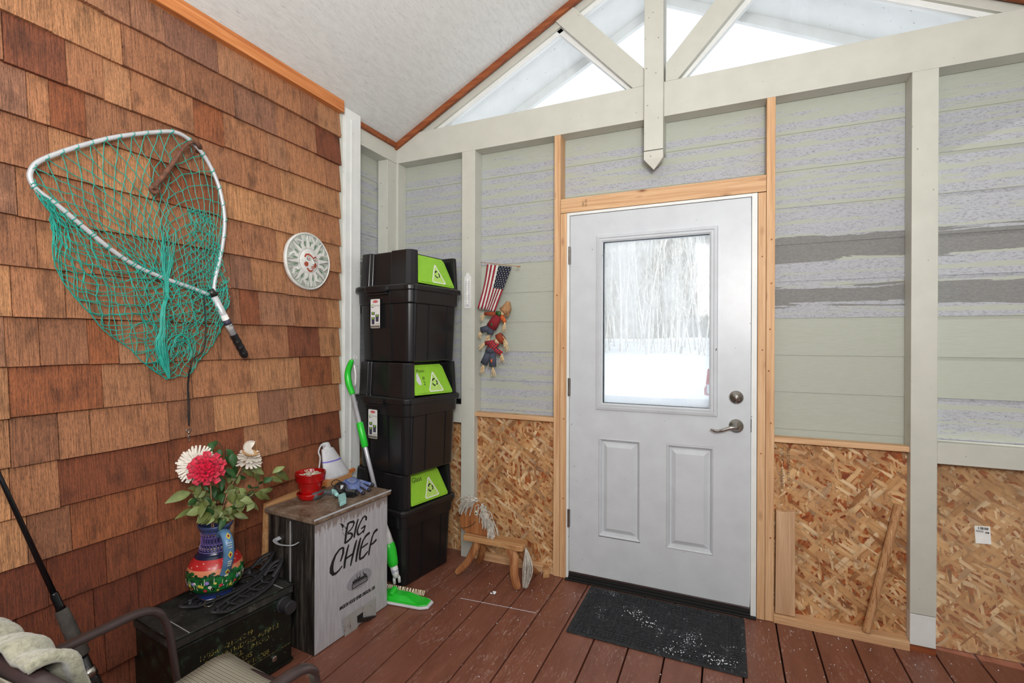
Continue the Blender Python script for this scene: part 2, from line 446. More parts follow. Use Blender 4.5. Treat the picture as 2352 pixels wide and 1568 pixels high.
def struct_root(name):
    o = bpy.data.objects.new(name, None); COL.objects.link(o); o['kind'] = 'structure'; o.empty_display_size = 0.05
    ROOTM[o.name] = Matrix.Identity(4)
    return o

def text_mesh(name, body, size, fn, mat, parent, shear=0.0, depth=0.0006, sx=1.0, world=True, bold=0.0, ls=1.0):
    cu = bpy.data.curves.new(name + '_font', 'FONT')
    cu.body = body; cu.size = size; cu.extrude = depth; cu.shear = shear; cu.offset = bold; cu.resolution_u = 3; cu.space_line = ls
    to = bpy.data.objects.new(name + '_tmp', cu); COL.objects.link(to)
    dg = bpy.context.evaluated_depsgraph_get(); dg.update()
    me = bpy.data.meshes.new_from_object(to.evaluated_get(dg))
    bpy.data.objects.remove(to); bpy.data.curves.remove(cu)
    mb = MB(); mb.add([fn(v.co.x * sx, v.co.y, v.co.z) for v in me.vertices], [tuple(p.vertices) for p in me.polygons])
    bpy.data.meshes.remove(me)
    return obj(name, mb, mat, parent, world=world)

def rrect(x0, y0, x1, y1, r, n=5):
    out = []
    for cx, cy, a0 in ((x1 - r, y1 - r, 0), (x0 + r, y1 - r, 90), (x0 + r, y0 + r, 180), (x1 - r, y0 + r, 270)):
        for i in range(n + 1):
            a = R(a0 + 90 * i / n); out.append((cx + r * math.cos(a), cy + r * math.sin(a)))
    return out
def disc(cx, cy, r, n=16, ry=None): return [(cx + r * math.cos(2 * math.pi * i / n), cy + (ry or r) * math.sin(2 * math.pi * i / n)) for i in range(n)]

ZC = lambda x: 2.637 + 0.51 * x          # underside of the left roof slope
RX = 1.655                               # ridge
def ceil_z(x): return ZC(x) if x <= RX else ZC(2 * RX - x)

# ================================================================ SETTING
# ---- deck
fl = struct_root('floor')
k0 = 0.554
for k in range(-4, 19):
    xa = k0 + 0.1518 * k; xb = xa + 0.1518
    o = obj('plank', MB().box((xa + 0.003, -4.2, -0.028), (xb - 0.003, 0.20, random.uniform(-0.0012, 0.0))), 'deck', fl, bev=0.003)
js_ = MB()
for y in (-4.0, -3.6, -3.2, -2.8, -2.4, -2.0, -1.6, -1.2, -0.8, -0.4, 0.05): js_.box((-0.1, y - 0.02, -0.2), (3.4, y + 0.02, -0.0285))
obj('joist', js_, 'dark', fl, kind='stuff')
obj('ground_below', MB().box((-0.4, -4.4, -0.3), (3.9, 0.1, -0.21)), 'dark', fl)
la_, lb2 = Vector((0.7437, -0.4291, 0.0006)), Vector((1.1509, -0.3962, 0.0006))
ln_ = MB()
for i in range(14):
    p, q = la_.lerp(lb2, i / 14), la_.lerp(lb2, (i + .96) / 14)
    ln_.prism([(p.x, p.y - .0012), (q.x, q.y - .0010), (q.x, q.y + .0012), (p.x, p.y + .0008)], lambda u, v, d: (u, v, d), 0.0002, 0.0008)
obj('scratch_line', ln_, 'snow', fl, kind='stuff')

# ---- ceiling (left and right slopes, overhanging outside as soffits)
ce = struct_root('ceiling')
for nm, xs in (('ceiling_slope', (-0.30, RX)), ('ceiling_slope', (RX, 3.62))):
    mb = MB(); a, b = xs
    za, zb = ceil_z(a), ceil_z(b)
    mb.add([(a, -4.4, za), (b, -4.4, zb), (b, 0.02, zb), (a, 0.02, za), (a, -4.4, za + .05), (b, -4.4, zb + .05), (b, 0.02, zb + .05), (a, 0.02, za + .05)],
           [(0, 1, 2, 3), (7, 6, 5, 4), (0, 4, 5, 1), (1, 5, 6, 2), (2, 6, 7, 3), (3, 7, 4, 0)])
    obj(nm, mb, 'ceil', ce)
    mb = MB(); d = 0.0
    mb.add([(a, 0.02, za), (b, 0.02, zb), (b, 0.50, zb), (a, 0.50, za), (a, 0.02, za + .05), (b, 0.02, zb + .05), (b, 0.50, zb + .05), (a, 0.50, za + .05)],
           [(0, 1, 2, 3), (7, 6, 5, 4), (0, 4, 5, 1), (1, 5, 6, 2), (2, 6, 7, 3), (3, 7, 4, 0)])
    obj('soffit_panel', mb, 'white', ce)
    mb = MB()
    mb.add([(a, 0.50, za - .06), (b, 0.50, zb - .06), (b, 0.53, zb - .06), (a, 0.53, za - .06), (a, 0.50, za + .06), (b, 0.50, zb + .06), (b, 0.53, zb + .06), (a, 0.53, za + .06)],
           [(0, 1, 2, 3), (7, 6, 5, 4), (0, 4, 5, 1), (1, 5, 6, 2), (2, 6, 7, 3), (3, 7, 4, 0)])
    obj('fascia_board', mb, 'white', ce)

# ---- left wall: cedar shingles in courses
wl = struct_root('wall_left')
obj('sheathing', MB().box((-0.12, -4.2, 0), (-0.012, -0.53, 2.60)), 'dark', wl)
rows = [
 (2.619, [-1.409, -1.339, -1.216, -1.056, -0.955, -0.746]),
 (2.467, [-1.591, -1.476, -1.261, -1.095, -0.827, -0.714]),
 (2.314, [-1.813, -1.615, -1.395, -1.186, -0.97, -0.854, -0.723]),
 (2.166, [-1.927, -1.776, -1.672, -1.586, -1.361, -1.234, -1.014, -0.908, -0.658]),
 (2.018, [-1.872, -1.818, -1.722, -1.547, -1.335, -1.155, -0.944, -0.735]),
 (1.865, [-1.818, -1.689, -1.519, -1.243, -0.993, -0.781]),
 (1.715, [-1.895, -1.676, -1.485, -1.301, -1.146, -0.968, -0.665]),
 (1.564, [-1.847, -1.708, -1.625, -1.396, -1.201, -1.099, -0.91, -0.765]),
 (1.410, [-1.906, -1.776, -1.531, -1.367, -1.155, -1.059, -0.858]),
 (1.256, [-1.84, -1.714, -1.625, -1.452, -1.243, -1.011, -0.897, -0.696]),
 (1.104, [-1.672, -1.519, -1.366, -1.103, -0.821]),
 (0.953, [-1.908, -1.792, -1.706, -1.454, -1.273, -1.061, -0.903, -0.722]),
 (0.800, [-1.908, -1.791, -1.453, -1.132, -0.899, -0.749]),
 (0.648, [-1.868, -1.759, -1.495, -1.297, -1.036, -0.692]),
 (0.495, [-1.82, -1.66, -1.476, -1.315, -1.131, -0.898]),
 (0.342, [-1.891, -1.695, -1.561, -1.333, -1.126]),
 (0.190, [-1.798, -1.662, -1.51, -1.258]),
 (0.037, [-1.872, -1.741, -1.586]),
]
for ri, (zb, js) in enumerate(rows):
    h = 0.153
    js = sorted(js)
    ys = [-4.1]
    y = -4.1
    while y < js[0] - 0.30:
        y += random.uniform(0.12, 0.26); ys.append(y)
    ys += js
    if -0.55 - ys[-1] > 0.02:
        while -0.55 - ys[-1] > 0.27: ys.append(ys[-1] + random.uniform(0.12, 0.22))
    ys.append(-0.548)
    for a, b in zip(ys, ys[1:]):
        if b - a < 0.01: continue
        t = 0.044 + random.uniform(-0.002, 0.003); jz = random.uniform(-0.002, 0.002); top = min(zb + h + 0.02, 2.66)
        g = 0.0012
        t2 = t - 0.016 * (top - zb) / 0.17 - 0.003
        mb = MB().add([(0.0, a + g, zb + jz), (t, a + g, zb + jz), (t, b - g, zb + jz + random.uniform(-.001, .001)), (0.0, b - g, zb + jz),
                       (0.0, a + g, top), (t2, a + g, top), (t2, b - g, top), (0.0, b - g, top)],
                      [(0, 3, 2, 1), (4, 5, 6, 7), (0, 1, 5, 4), (1, 2, 6, 5), (2, 3, 7, 6), (3, 0, 4, 7)])
        obj('shingle', mb, 'cedar_deep' if zb < 0.65 - random.uniform(0, .35) else ('cedar_red' if zb < 0.95 and random.random() < (1.05 - zb) * 1.6 or random.random() < .12 else 'cedar'), wl)  # lower courses darker: partly their own stain, partly dimmer light put in the colour
t0 = obj('trim_1', MB().box((0.0, -4.2, 2.603), (0.062, -0.547, ZC(0.062) - 0.002)), 'trimred', bev=0.002); t0['kind'] = 'structure'
cb = struct_root('trim_2')
obj('corner_board', MB().box((-0.02, -0.512, 0), (0.036, -0.386, ZC(0.036) - 0.002)), 'white', cb, bev=0.002)
obj('bead', MB().box((-0.02, -0.545, 0), (0.018, -0.512, ZC(0.018) - 0.002)), 'paint', cb)
obj('bead', MB().box((0.036, -0.470, 0), (0.041, -0.455, 2.6)), 'white', cb, bev=0.002)

# ---- short side wall beyond the corner board
ws = struct_root('wall_side')
obj('side_beam', MB().box((-0.09, -0.40, 2.511), (0.0, 0.0, ZC(0) - 0.002)), 'paint', ws, bev=0.002)
obj('osb_panel', MB().box((-0.105, -0.50, 0.0), (-0.075, -0.07, 0.83)), 'osb', ws)
obj('rail', MB().box((-0.09, -0.40, 0.83), (0.0, -0.07, 0.945)), 'paint', ws, bev=0.002)
z = 0.93; i = 0
while z < 2.55:
    i += 1
    obj('siding_board', MB().add([(-0.105, -0.5, z), (-0.088, -0.5, z), (-0.088, 0, z), (-0.105, 0, z), (-0.125, -0.5, z + .19), (-0.092, -0.5, z + .182), (-0.092, 0, z + .182), (-0.125, 0, z + .19)],
        [(0, 3, 2, 1), (4, 5, 6, 7), (0, 1, 5, 4), (1, 2, 6, 5), (2, 3, 7, 6), (3, 0, 4, 7)]), 'sid_dark' if z < 1.9 else 'sid_peel', ws)
    z += 0.18

# ---- back wall: posts, beam, studs, boards
wb = struct_root('wall_back')
def post(x0, x1, z0, z1, mat='paint', y0=0.0, y1=0.088, name='post', bev=0.002):
    return obj(name, MB().box((x0, y0, z0), (x1, y1, z1)), mat, wb, bev=bev)
post(-0.077, 0.012, 0.0, 2.511)                       # corner post
obj('corner_post_face', MB().box((-0.08, -0.09, 0.0), (-0.004, -0.001, 2.511)), 'paint', wb, bev=0.002)
post(0.496, 0.588, 0.165, 2.511, 'paint')
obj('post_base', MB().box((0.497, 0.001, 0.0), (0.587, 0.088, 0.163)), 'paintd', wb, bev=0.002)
post(2.737, 2.829, 0.165, 2.511, 'paint')
obj('post_base', MB().box((2.738, 0.002, 0.028), (2.828, 0.088, 0.162)), 'white', wb, bev=0.002)
obj('bare_wood_foot', MB().box((2.739, 0.001, 0.0), (2.827, 0.088, 0.027)), 'trimdark', wb)
obj('top_beam', MB().box((-0.08, 0.0, 2.511), (3.45, 0.088, 2.691)), 'paint', wb, bev=0.002)
for x in (1.1015, 2.178):
    post(x, x + 0.037, 0.0, 2.511, 'lumz', 0.0, 0.088, 'stud')
post(1.1405, 1.177, 0.0, 2.061, 'lumz', -0.001, 0.088, 'stud')
post(2.1415, 2.1765, 0.0, 2.059, 'lumz', -0.003, 0.088, 'stud')
hd = obj('header', MB().box((1.1405, -0.002, 2.063), (2.1765, 0.088, 2.143)), 'lumx', wb, bev=0.002)
text_mesh('lettering', 'HF  STUD\nS-DRY 2', 0.016, lambda a, b, c: (1.262 + b * 1.0 + 0.02, -0.0026 - c * 0.2, 2.088 + a * 0.55), 'ink', wb)
# bays: (x0, x1, y of strand board, top of strand board)
bays = [(0.012, 0.496, 0.070, 0.83, 'osb'), (0.588, 1.1015, 0.046, 0.874, 'osb'), (2.215, 2.737, 0.046, 0.858, 'osb'), (2.829, 3.5, 0.086, 0.82, 'osbdull')]
for x0, x1, yb, zt, mm in bays:
    obj('osb_panel', MB().box((x0, yb, 0.002), (x1, yb + 0.012, zt)), mm, wb)
obj('cap_board', MB().box((0.588, 0.012, 0.8745), (1.1015, 0.07, 0.900)), 'lumx', wb, bev=0.002)
obj('cap_board', MB().box((2.215, 0.012, 0.8585), (2.737, 0.07, 0.883)), 'lumx', wb, bev=0.002)
obj('rail', MB().box((0.012, 0.0, 0.83), (0.496, 0.08, 0.945)), 'paint', wb, bev=0.002)
obj('rail', MB().box((2.829, 0.0, 0.822), (3.5, 0.088, 0.912)), 'paint', wb, bev=0.002)
def sill(x0, x1, yf):
    mb = MB(); n = 14
    def f(u, v):
        x = x0 + (x1 - x0) * u; w = 0.004 * noise.noise(Vector((x * 9, 0, 3)))
        if v < 0.34: return (x, yf + w, 0.0 + 0.034 * v / 0.34)
        if v < 0.67: return (x, yf + w + 0.004, 0.036)
        return (x, 0.06, 0.041)
    mb.grid(f, n, 3)
    mb.add([(x0, yf, 0), (x0, .06, 0), (x0, .06, .041), (x0, yf, .034), (x1, yf, 0), (x1, .06, 0), (x1, .06, .041), (x1, yf, .034)], [(0, 1, 2, 3), (4, 7, 6, 5)])
    obj('bottom_plate', mb, 'lumx', wb, smooth=False)
sill(2.2155, 2.7365, -0.006); sill(0.5885, 1.101, 0.010)
# siding seen from inside, one board per course and bay
sb = [(0.0, 0.52, 0.93), (0.56, 1.125, 0.88), (1.125, 2.20, 2.05), (2.19, 2.765, 0.86), (2.80, 3.5, 0.90)]
for bi, (x0, x1, zs) in enumerate(sb):
    z = 0.735
    while z < 2.52:
        if z + 0.18 > zs:
            zz = max(z, zs - 0.06); top = z + 0.19
            r = random.random()
            if 1.43 < z < 1.95 and bi >= 3: mm = 'sid_dark'
            elif z < 1.45 and bi >= 3: mm = 'sid_plain' if z > 0.95 or bi == 3 else 'sid_peel'
            elif bi == 1 and 1.2 < z < 1.75: mm = 'sid_plain'
            else: mm = 'sid_peel'
            y0 = 0.0885 + bi * 0.0004
            obj('siding_board', MB().add([(x0, y0, zz), (x1, y0, zz), (x1, y0 + .02, zz), (x0, y0 + .02, zz), (x0, y0 + 0.004, top - .0085), (x1, y0 + 0.004, top - .0085), (x1, y0 + .024, top), (x0, y0 + .024, top)],
                [(0, 3, 2, 1), (4, 5, 6, 7), (0, 1, 5, 4), (1, 2, 6, 5), (2, 3, 7, 6), (3, 0, 4, 7)]), mm, wb)
        z += 0.18
# shiplap groove lines between courses read as thin strips
# ink stamps on the boards and panels
def on_back(y): return lambda a, b, c: (a, y - c, b)
for (x, z, y, body, size, m) in ((2.244, 0.83, 0.0455, '7/16 CAT  PS 2-10  SHEATHING SPAN', 0.020, 'ink'), (2.272, 0.83, 0.0455, '24/16  EXPOSURE 1   416 USA', 0.020, 'ink'),
                                 (1.094, 0.83, 0.0455, 'PS 2-10  24/16 EXPOSURE 1', 0.016, 'ink')):
    text_mesh('lettering', body, size, (lambda X, Zz, Yy: lambda a, b, c: (X + b, Yy - c * 0.3, Zz - a * 0.62))(x, z, y), m, wb)
# screws / nail heads on the studs
nb = MB()
for (x, z) in ((2.20, 1.83), (2.20, 1.62), (2.195, 1.40), (2.19, 1.20), (2.20, 0.95), (2.16, 1.75), (2.163, 1.3), (2.158, 0.8), (2.2, 0.4), (1.16, 1.3), (1.163, 0.9), (1.12, 1.6), (1.162, 0.45)):
    nb.prism(disc(x, z, 0.0035, 8), lambda u, v, d: (u, d, v), -0.0045, 0.0, 0)
obj('nail_head', nb, 'trimdark', wb, kind='stuff')
# ---- gable: rake boards, brown rake trim, braces, king post, glass
def parall(x0, z0, x1, z1, h, y0, y1):
    return MB().add([(x0, y0, z0), (x1, y0, z1), (x1, y1, z1), (x0, y1, z0), (x0, y0, z0 - h), (x1, y0, z1 - h), (x1, y1, z1 - h), (x0, y1, z0 - h)],
        [(0, 1, 2, 3), (4, 7, 6, 5), (0, 4, 5, 1), (1, 5, 6, 2), (2, 6, 7, 3), (3, 7, 4, 0)])
for sgn in (1, -1):
    fx = (lambda x: x) if sgn == 1 else (lambda x: 2 * RX - x)
    xs0 = 0.0
    obj('rake_board', parall(fx(-0.05), ZC(-0.05), fx(RX), ZC(RX), 0.075, 0.018, 0.088), 'paint', wb, bev=0.001)
    obj('rake_bead', parall(fx(0.06), ZC(0.06) - 0.070, fx(RX), ZC(RX) - 0.070, 0.032, 0.036, 0.070), 'white', wb, bev=0.003)
    tt = obj('rake_trim', parall(fx(0.0), ZC(0.0) - 0.001, fx(RX - 0.03), ZC(RX - 0.03) - 0.001, 0.040, -0.022, 0.0), 'trimdark', wb, bev=0.002)
    # brace
    bx = lambda x: x if sgn == 1 else 2 * RX - x
    mb = MB().prism([(bx(1.085), 3.185), (bx(1.193), 3.235), (bx(1.602), 2.782), (bx(1.602), 2.6915), (bx(1.541), 2.6915)], lambda u, v, d: (u, d, v), 0.0, 0.088)
    obj('brace', mb, 'paint', wb, bev=0.002)
    mb = MB()
    mb.prism([(bx(1.070), 3.155), (bx(1.085), 3.185), (bx(1.548), 2.6915), (bx(1.520), 2.6915)], lambda u, v, d: (u, d, v), 0.036, 0.070)
    obj('brace_bead', mb, 'white', wb, bev=0.002)
side_t = obj('side_trim', MB().box((0.0, -0.384, ZC(0.022) - 0.042), (0.022, -0.022, ZC(0.0) - 0.001)), 'trimdark', wb, bev=0.002)
kp = struct_root('trim_3')
obj('king_post', MB().box((1.607, -0.042, 2.330), (1.703, 0.09, ZC(RX) - 0.01)), 'paint', kp, bev=0.002)
mb = MB(); a, b = 1.607, 1.703; c0, c1 = -0.042, 0.054
mb.add([(a, c0, 2.325), (b, c0, 2.325), (b, -0.0015, 2.325), (a, -0.0015, 2.325), (a, c0, 2.285), (b, c0, 2.285), (b, c1 - .056, 2.285), (a, c1 - .056, 2.285), ((a + b) / 2, -0.022, 2.232)],
       [(0, 1, 2, 3), (0, 4, 5, 1), (1, 5, 6, 2), (2, 6, 7, 3), (3, 7, 4, 0), (4, 8, 5), (5, 8, 6), (6, 8, 7), (7, 8, 4)])
obj('pendant_tip', mb, 'paint', kp)

def glassmat(name, frost, sc, haze=0.5, tint=(0.93, 0.96, 0.98, 1)):
    t = NT(name)
    n = t.noise(t.coords((1, 1, 0.45)), sc, 6, 0.65)
    f = t.ramp(n, [(frost, 0.08), (frost + 0.18, haze)])
    tr = t.n('ShaderNodeBsdfTransparent', {'Color': tint})
    tl = t.n('ShaderNodeBsdfTranslucent', {'Color': (0.95, 0.96, 0.97, 1)})
    gl = t.n('ShaderNodeBsdfGlossy', {'Color': (1, 1, 1, 1), 'Roughness': 0.05})
    m1 = t.n('ShaderNodeMixShader', {0: f, 1: tr.outputs[0], 2: tl.outputs[0]})
    m2 = t.n('ShaderNodeMixShader', {0: 0.04, 1: m1.outputs[0], 2: gl.outputs[0]})
    t.t.links.new(m2.outputs[0], t.out.inputs['Surface'])
    return t.m
M['gable_glass'] = glassmat('frosted_gable_glass', 0.55, 5, 0.22, (0.98, 0.99, 1, 1))
M['door_glass'] = glassmat('fogged_door_glass', 0.42, 2.2, 0.42)
zr = lambda x: ceil_z(x) - 0.100
panes = [[(0.19, 2.6905), (zr, 0.19), (zr, 1.075), (1.535, 2.6905)],]
def winp(idx, poly):
    w = struct_root('window_%d' % idx)
    obj('pane', MB().prism(poly, lambda u, v, d: (u, d, v), 0.050, 0.056), 'gable_glass', w)
p1 = [(0.15, 2.692), (1.10, ZC(1.10) - 0.09), (1.56, 2.692)]
p2 = [(1.17, ZC(1.17) - 0.09), (1.606, ZC(1.606) - 0.09), (1.606, 2.75), (1.55, 2.80)]
mir = lambda p: [(2 * RX - x, z) for x, z in p][::-1]
winp(1, p1); winp(2, p2); winp(3, mir(p2)); winp(4, mir(p1))

# ---- unseen blocker added behind the camera to darken the lower left wall
wf_ = struct_root('added_light_blocker')
obj('light_blocker_panel', MB().box((0.0, -4.25, 0), (3.4, -4.2, 1.35)).box((0.0, -4.25, 1.35), (1.3, -4.2, 2.6)), 'sid_peel', wf_)
# ---- right wall (out of frame, closes the porch) with its row of siding
wr = struct_root('wall_right')
obj('sheathing', MB().box((3.36, -4.2, 0), (3.45, 0.0, 2.62)), 'sid_peel', wr)

# ---------------------------------------------------------------- door
d1 = struct_root('door_1')
YD = 0.0
jm = MB()
for a, b in (((1.1785, -0.004, 0.0), (1.1945, 0.10, 2.060)), ((2.1145, -0.004, 0.0), (2.1395, 0.10, 2.060)), ((1.1946, -0.004, 2.0445), (2.1144, 0.10, 2.060))):
    obj('jamb', MB().box(a, b), 'white', d1, bev=0.0015)
# slab built as frame around the lite and around the two panels
slab = struct = None
def fr(u, v, d): return (u, d, v)
sl = MB()
X0, X1, Z0, Z1 = 1.1975, 2.1115, 0.047, 2.042
wx0, wx1, wz0, wz1 = 1.386, 1.925, 1.003, 1.880
Pn = [(1.364, 1.589, 0.272, 0.809), (1.720, 1.948, 0.268, 0.808)]
# front skin with holes for lite: assemble from boxes
xs = [X0, 1.364, 1.386, 1.589, 1.720, 1.925, 1.948, X1]
def solidbox(x0, x1, z0, z1): sl.box((x0, 0.0, z0), (x1, 0.044, z1))
solidbox(X0, X1, Z0, 0.268); solidbox(X0, X1, 0.809, wz0); solidbox(X0, X1, wz1, Z1)
solidbox(X0, wx0, wz0, wz1); solidbox(wx1, X1, wz0, wz1)
solidbox(X0, 1.364, 0.268, 0.809); solidbox(1.589, 1.720, 0.268, 0.809); solidbox(1.948, X1, 0.268, 0.809)
so = obj('slab', sl, 'door', d1)
for (a, b, c, d) in Pn:
    pm = MB()
    def rc(k): return [(a + k, c + k), (b - k, c + k), (b - k, d - k), (a + k, d - k)]
    def rgf(k0, k1, y0, y1):
        o_, i_ = rc(k0), rc(k1)
        pm.add([fr(u, v, y0) for u, v in o_] + [fr(u, v, y1) for u, v in i_], [(j, (j + 1) % 4, 4 + (j + 1) % 4, 4 + j) for j in range(4)])
    rgf(0, 0.004, 0.0, -0.003); rgf(0.004, 0.010, -0.003, 0.002); rgf(0.010, 0.018, 0.002, 0.016); rgf(0.018, 0.024, 0.016, 0.016); rgf(0.024, 0.046, 0.016, 0.002)
    pm.add([fr(u, v, 0.002) for u, v in rc(0.046)], [(0, 1, 2, 3)])
    pm.box((a, 0.02, c), (b, 0.04, d))
    po = obj('door_panel', pm, 'door', d1)
wf = MB()
def ring(o, i, y0, y1): wf.frustum(o, i, fr, y0, y1)
def rr_(x0, x1, z0, z1, k): return [(x0 - k, z0 - k), (x1 + k, z0 - k), (x1 + k, z1 + k), (x0 - k, z1 + k)]
def ringf(k0, k1, y0, y1):
    o = rr_(wx0, wx1, wz0, wz1, k0); i = rr_(wx0, wx1, wz0, wz1, k1)
    wf.add([fr(u, v, y0) for u, v in o] + [fr(u, v, y1) for u, v in i], [(j, (j + 1) % 4, 4 + (j + 1) % 4, 4 + j) for j in range(4)])
ringf(0.039, 0.036, 0.0, -0.010); ringf(0.036, 0.022, -0.010, -0.014); ringf(0.022, 0.019, -0.014, -0.009); ringf(0.019, 0.008, -0.009, -0.012); ringf(0.008, 0.0, -0.012, -0.004); ringf(0.0, 0.0, -0.004, 0.03)
obj('window_frame', wf, 'door', d1)
obj('pane', MB().box((wx0, 0.016, wz0), (wx1, 0.022, wz1)), 'door_glass', d1)
# hinges on the left edge
for z in (1.82, 1.082, 0.346):
    hb = MB().tube([(1.1955, -0.008, z - 0.05), (1.1955, -0.008, z + 0.05)], 0.0065, 10)
    hb.box((1.1965, -0.003, z - 0.048), (1.203, 0.0, z + 0.048))
    obj('hinge', hb, 'steel', d1)
# deadbolt and lever
lk = MB(); 
def ring_lathe(mb, cx, cz, prof, n=32):
    # prof: (radius, y)
    vs = []
    for r, y in prof:
        for j in range(n):
            a = 2 * math.pi * j / n; vs.append((cx + r * math.cos(a), y, cz + r * math.sin(a)))
    k = len(prof); fs = [(i * n + j, (i + 1) * n + j, (i + 1) * n + (j + 1) % n, i * n + (j + 1) % n) for i in range(k - 1) for j in range(n)]
    fs += [tuple((k - 1) * n + j for j in range(n))[::-1]]
    mb.add(vs, fs)
ring_lathe(lk, 2.049, 1.066, [(0.033, 0), (0.033, -0.004), (0.027, -0.012), (0.017, -0.015), (0.015, -0.02), (0.0001, -0.02)])
db = obj('deadbolt', lk, 'steel', d1, smooth=True)
obj('thumb_turn', MB().tube([(2.036, -0.028, 1.078), (2.049, -0.034, 1.066), (2.064, -0.028, 1.053)], [0.004, 0.007, 0.004], 10), 'steel', db, smooth=True)
lv = MB(); ring_lathe(lv, 2.049, 0.925, [(0.034, 0), (0.034, -0.004), (0.029, -0.012), (0.013, -0.018), (0.012, -0.045), (0.0001, -0.047)])
lo = obj('door_handle', lv, 'steel', d1, smooth=True)
obj('lever', MB().tube(smooth_path([(2.052, -0.045, 0.922), (2.025, -0.052, 0.922), (1.99, -0.052, 0.908), (1.962, -0.05, 0.901), (1.935, -0.046, 0.908)], 5), [0.0095] * 6 + [0.0085] * 6 + [0.007] * 6 + [0.005] * 3, 10, flat=1.0), 'steel', lo, smooth=True)
obj('strike_plate', MB().box((2.1125, -0.0055, 0.90), (2.1165, -0.0035, 0.965)), 'dsteel', d1)
# threshold with black sweep
th = MB().box((1.179, -0.022, 0.0), (2.139, 0.1, 0.010)).box((1.195, -0.014, 0.010), (2.113, 0.1, 0.022)).box((1.1955, -0.006, 0.022), (2.1135, 0.1, 0.034))
obj('threshold', th, 'dark', d1, bev=0.002)
obj('sill_nose', MB().box((1.1955, -0.002, 0.0345), (2.1135, 0.04, 0.0455)), 'brownrail', d1, bev=0.002)

# ================================================================ RECYCLING BINS
def loft(mb, rings, mi=0, cap=True):
    n = len(rings[0][0]); o = []
    vs = []
    for poly, z in rings: vs += [(x, y, z) for x, y in poly]
    fs = []
    for i in range(len(rings) - 1):
        for j in range(n): fs.append((i * n + j, i * n + (j + 1) % n, (i + 1) * n + (j + 1) % n, (i + 1) * n + j))
    if cap: fs += [tuple(range(n))[::-1], tuple((len(rings) - 1) * n + j for j in range(n))]
    mb.add(vs, fs, mi)
sq = lambda h, r: rrect(-h, -h, h, h, r, 6)

def recycle_arrows(mb, fn, cx, cy, r, d0, d1):
    for k in range(3):
        a = R(90 + 120 * k)
        def P(x, y): return (cx + x * math.cos(a) - y * math.sin(a), cy + x * math.sin(a) + y * math.cos(a))
        pts = [P(r * .45, r * .52), P(r * .98, r * .30), P(r * 1.0, -r * .1)]
        pts = [P(r * .35, r * .72), P(r * .80, r * .52), P(r * 1.0, r * 0.05)]
        mb.ribbon(pts, [r * .42, r * .42, r * .34], fn, d0, d1)
        mb.prism([P(r * .62, -r * .02), P(r * 1.30, r * .06), P(r * .86, -r * .42)], fn, d0, d1)

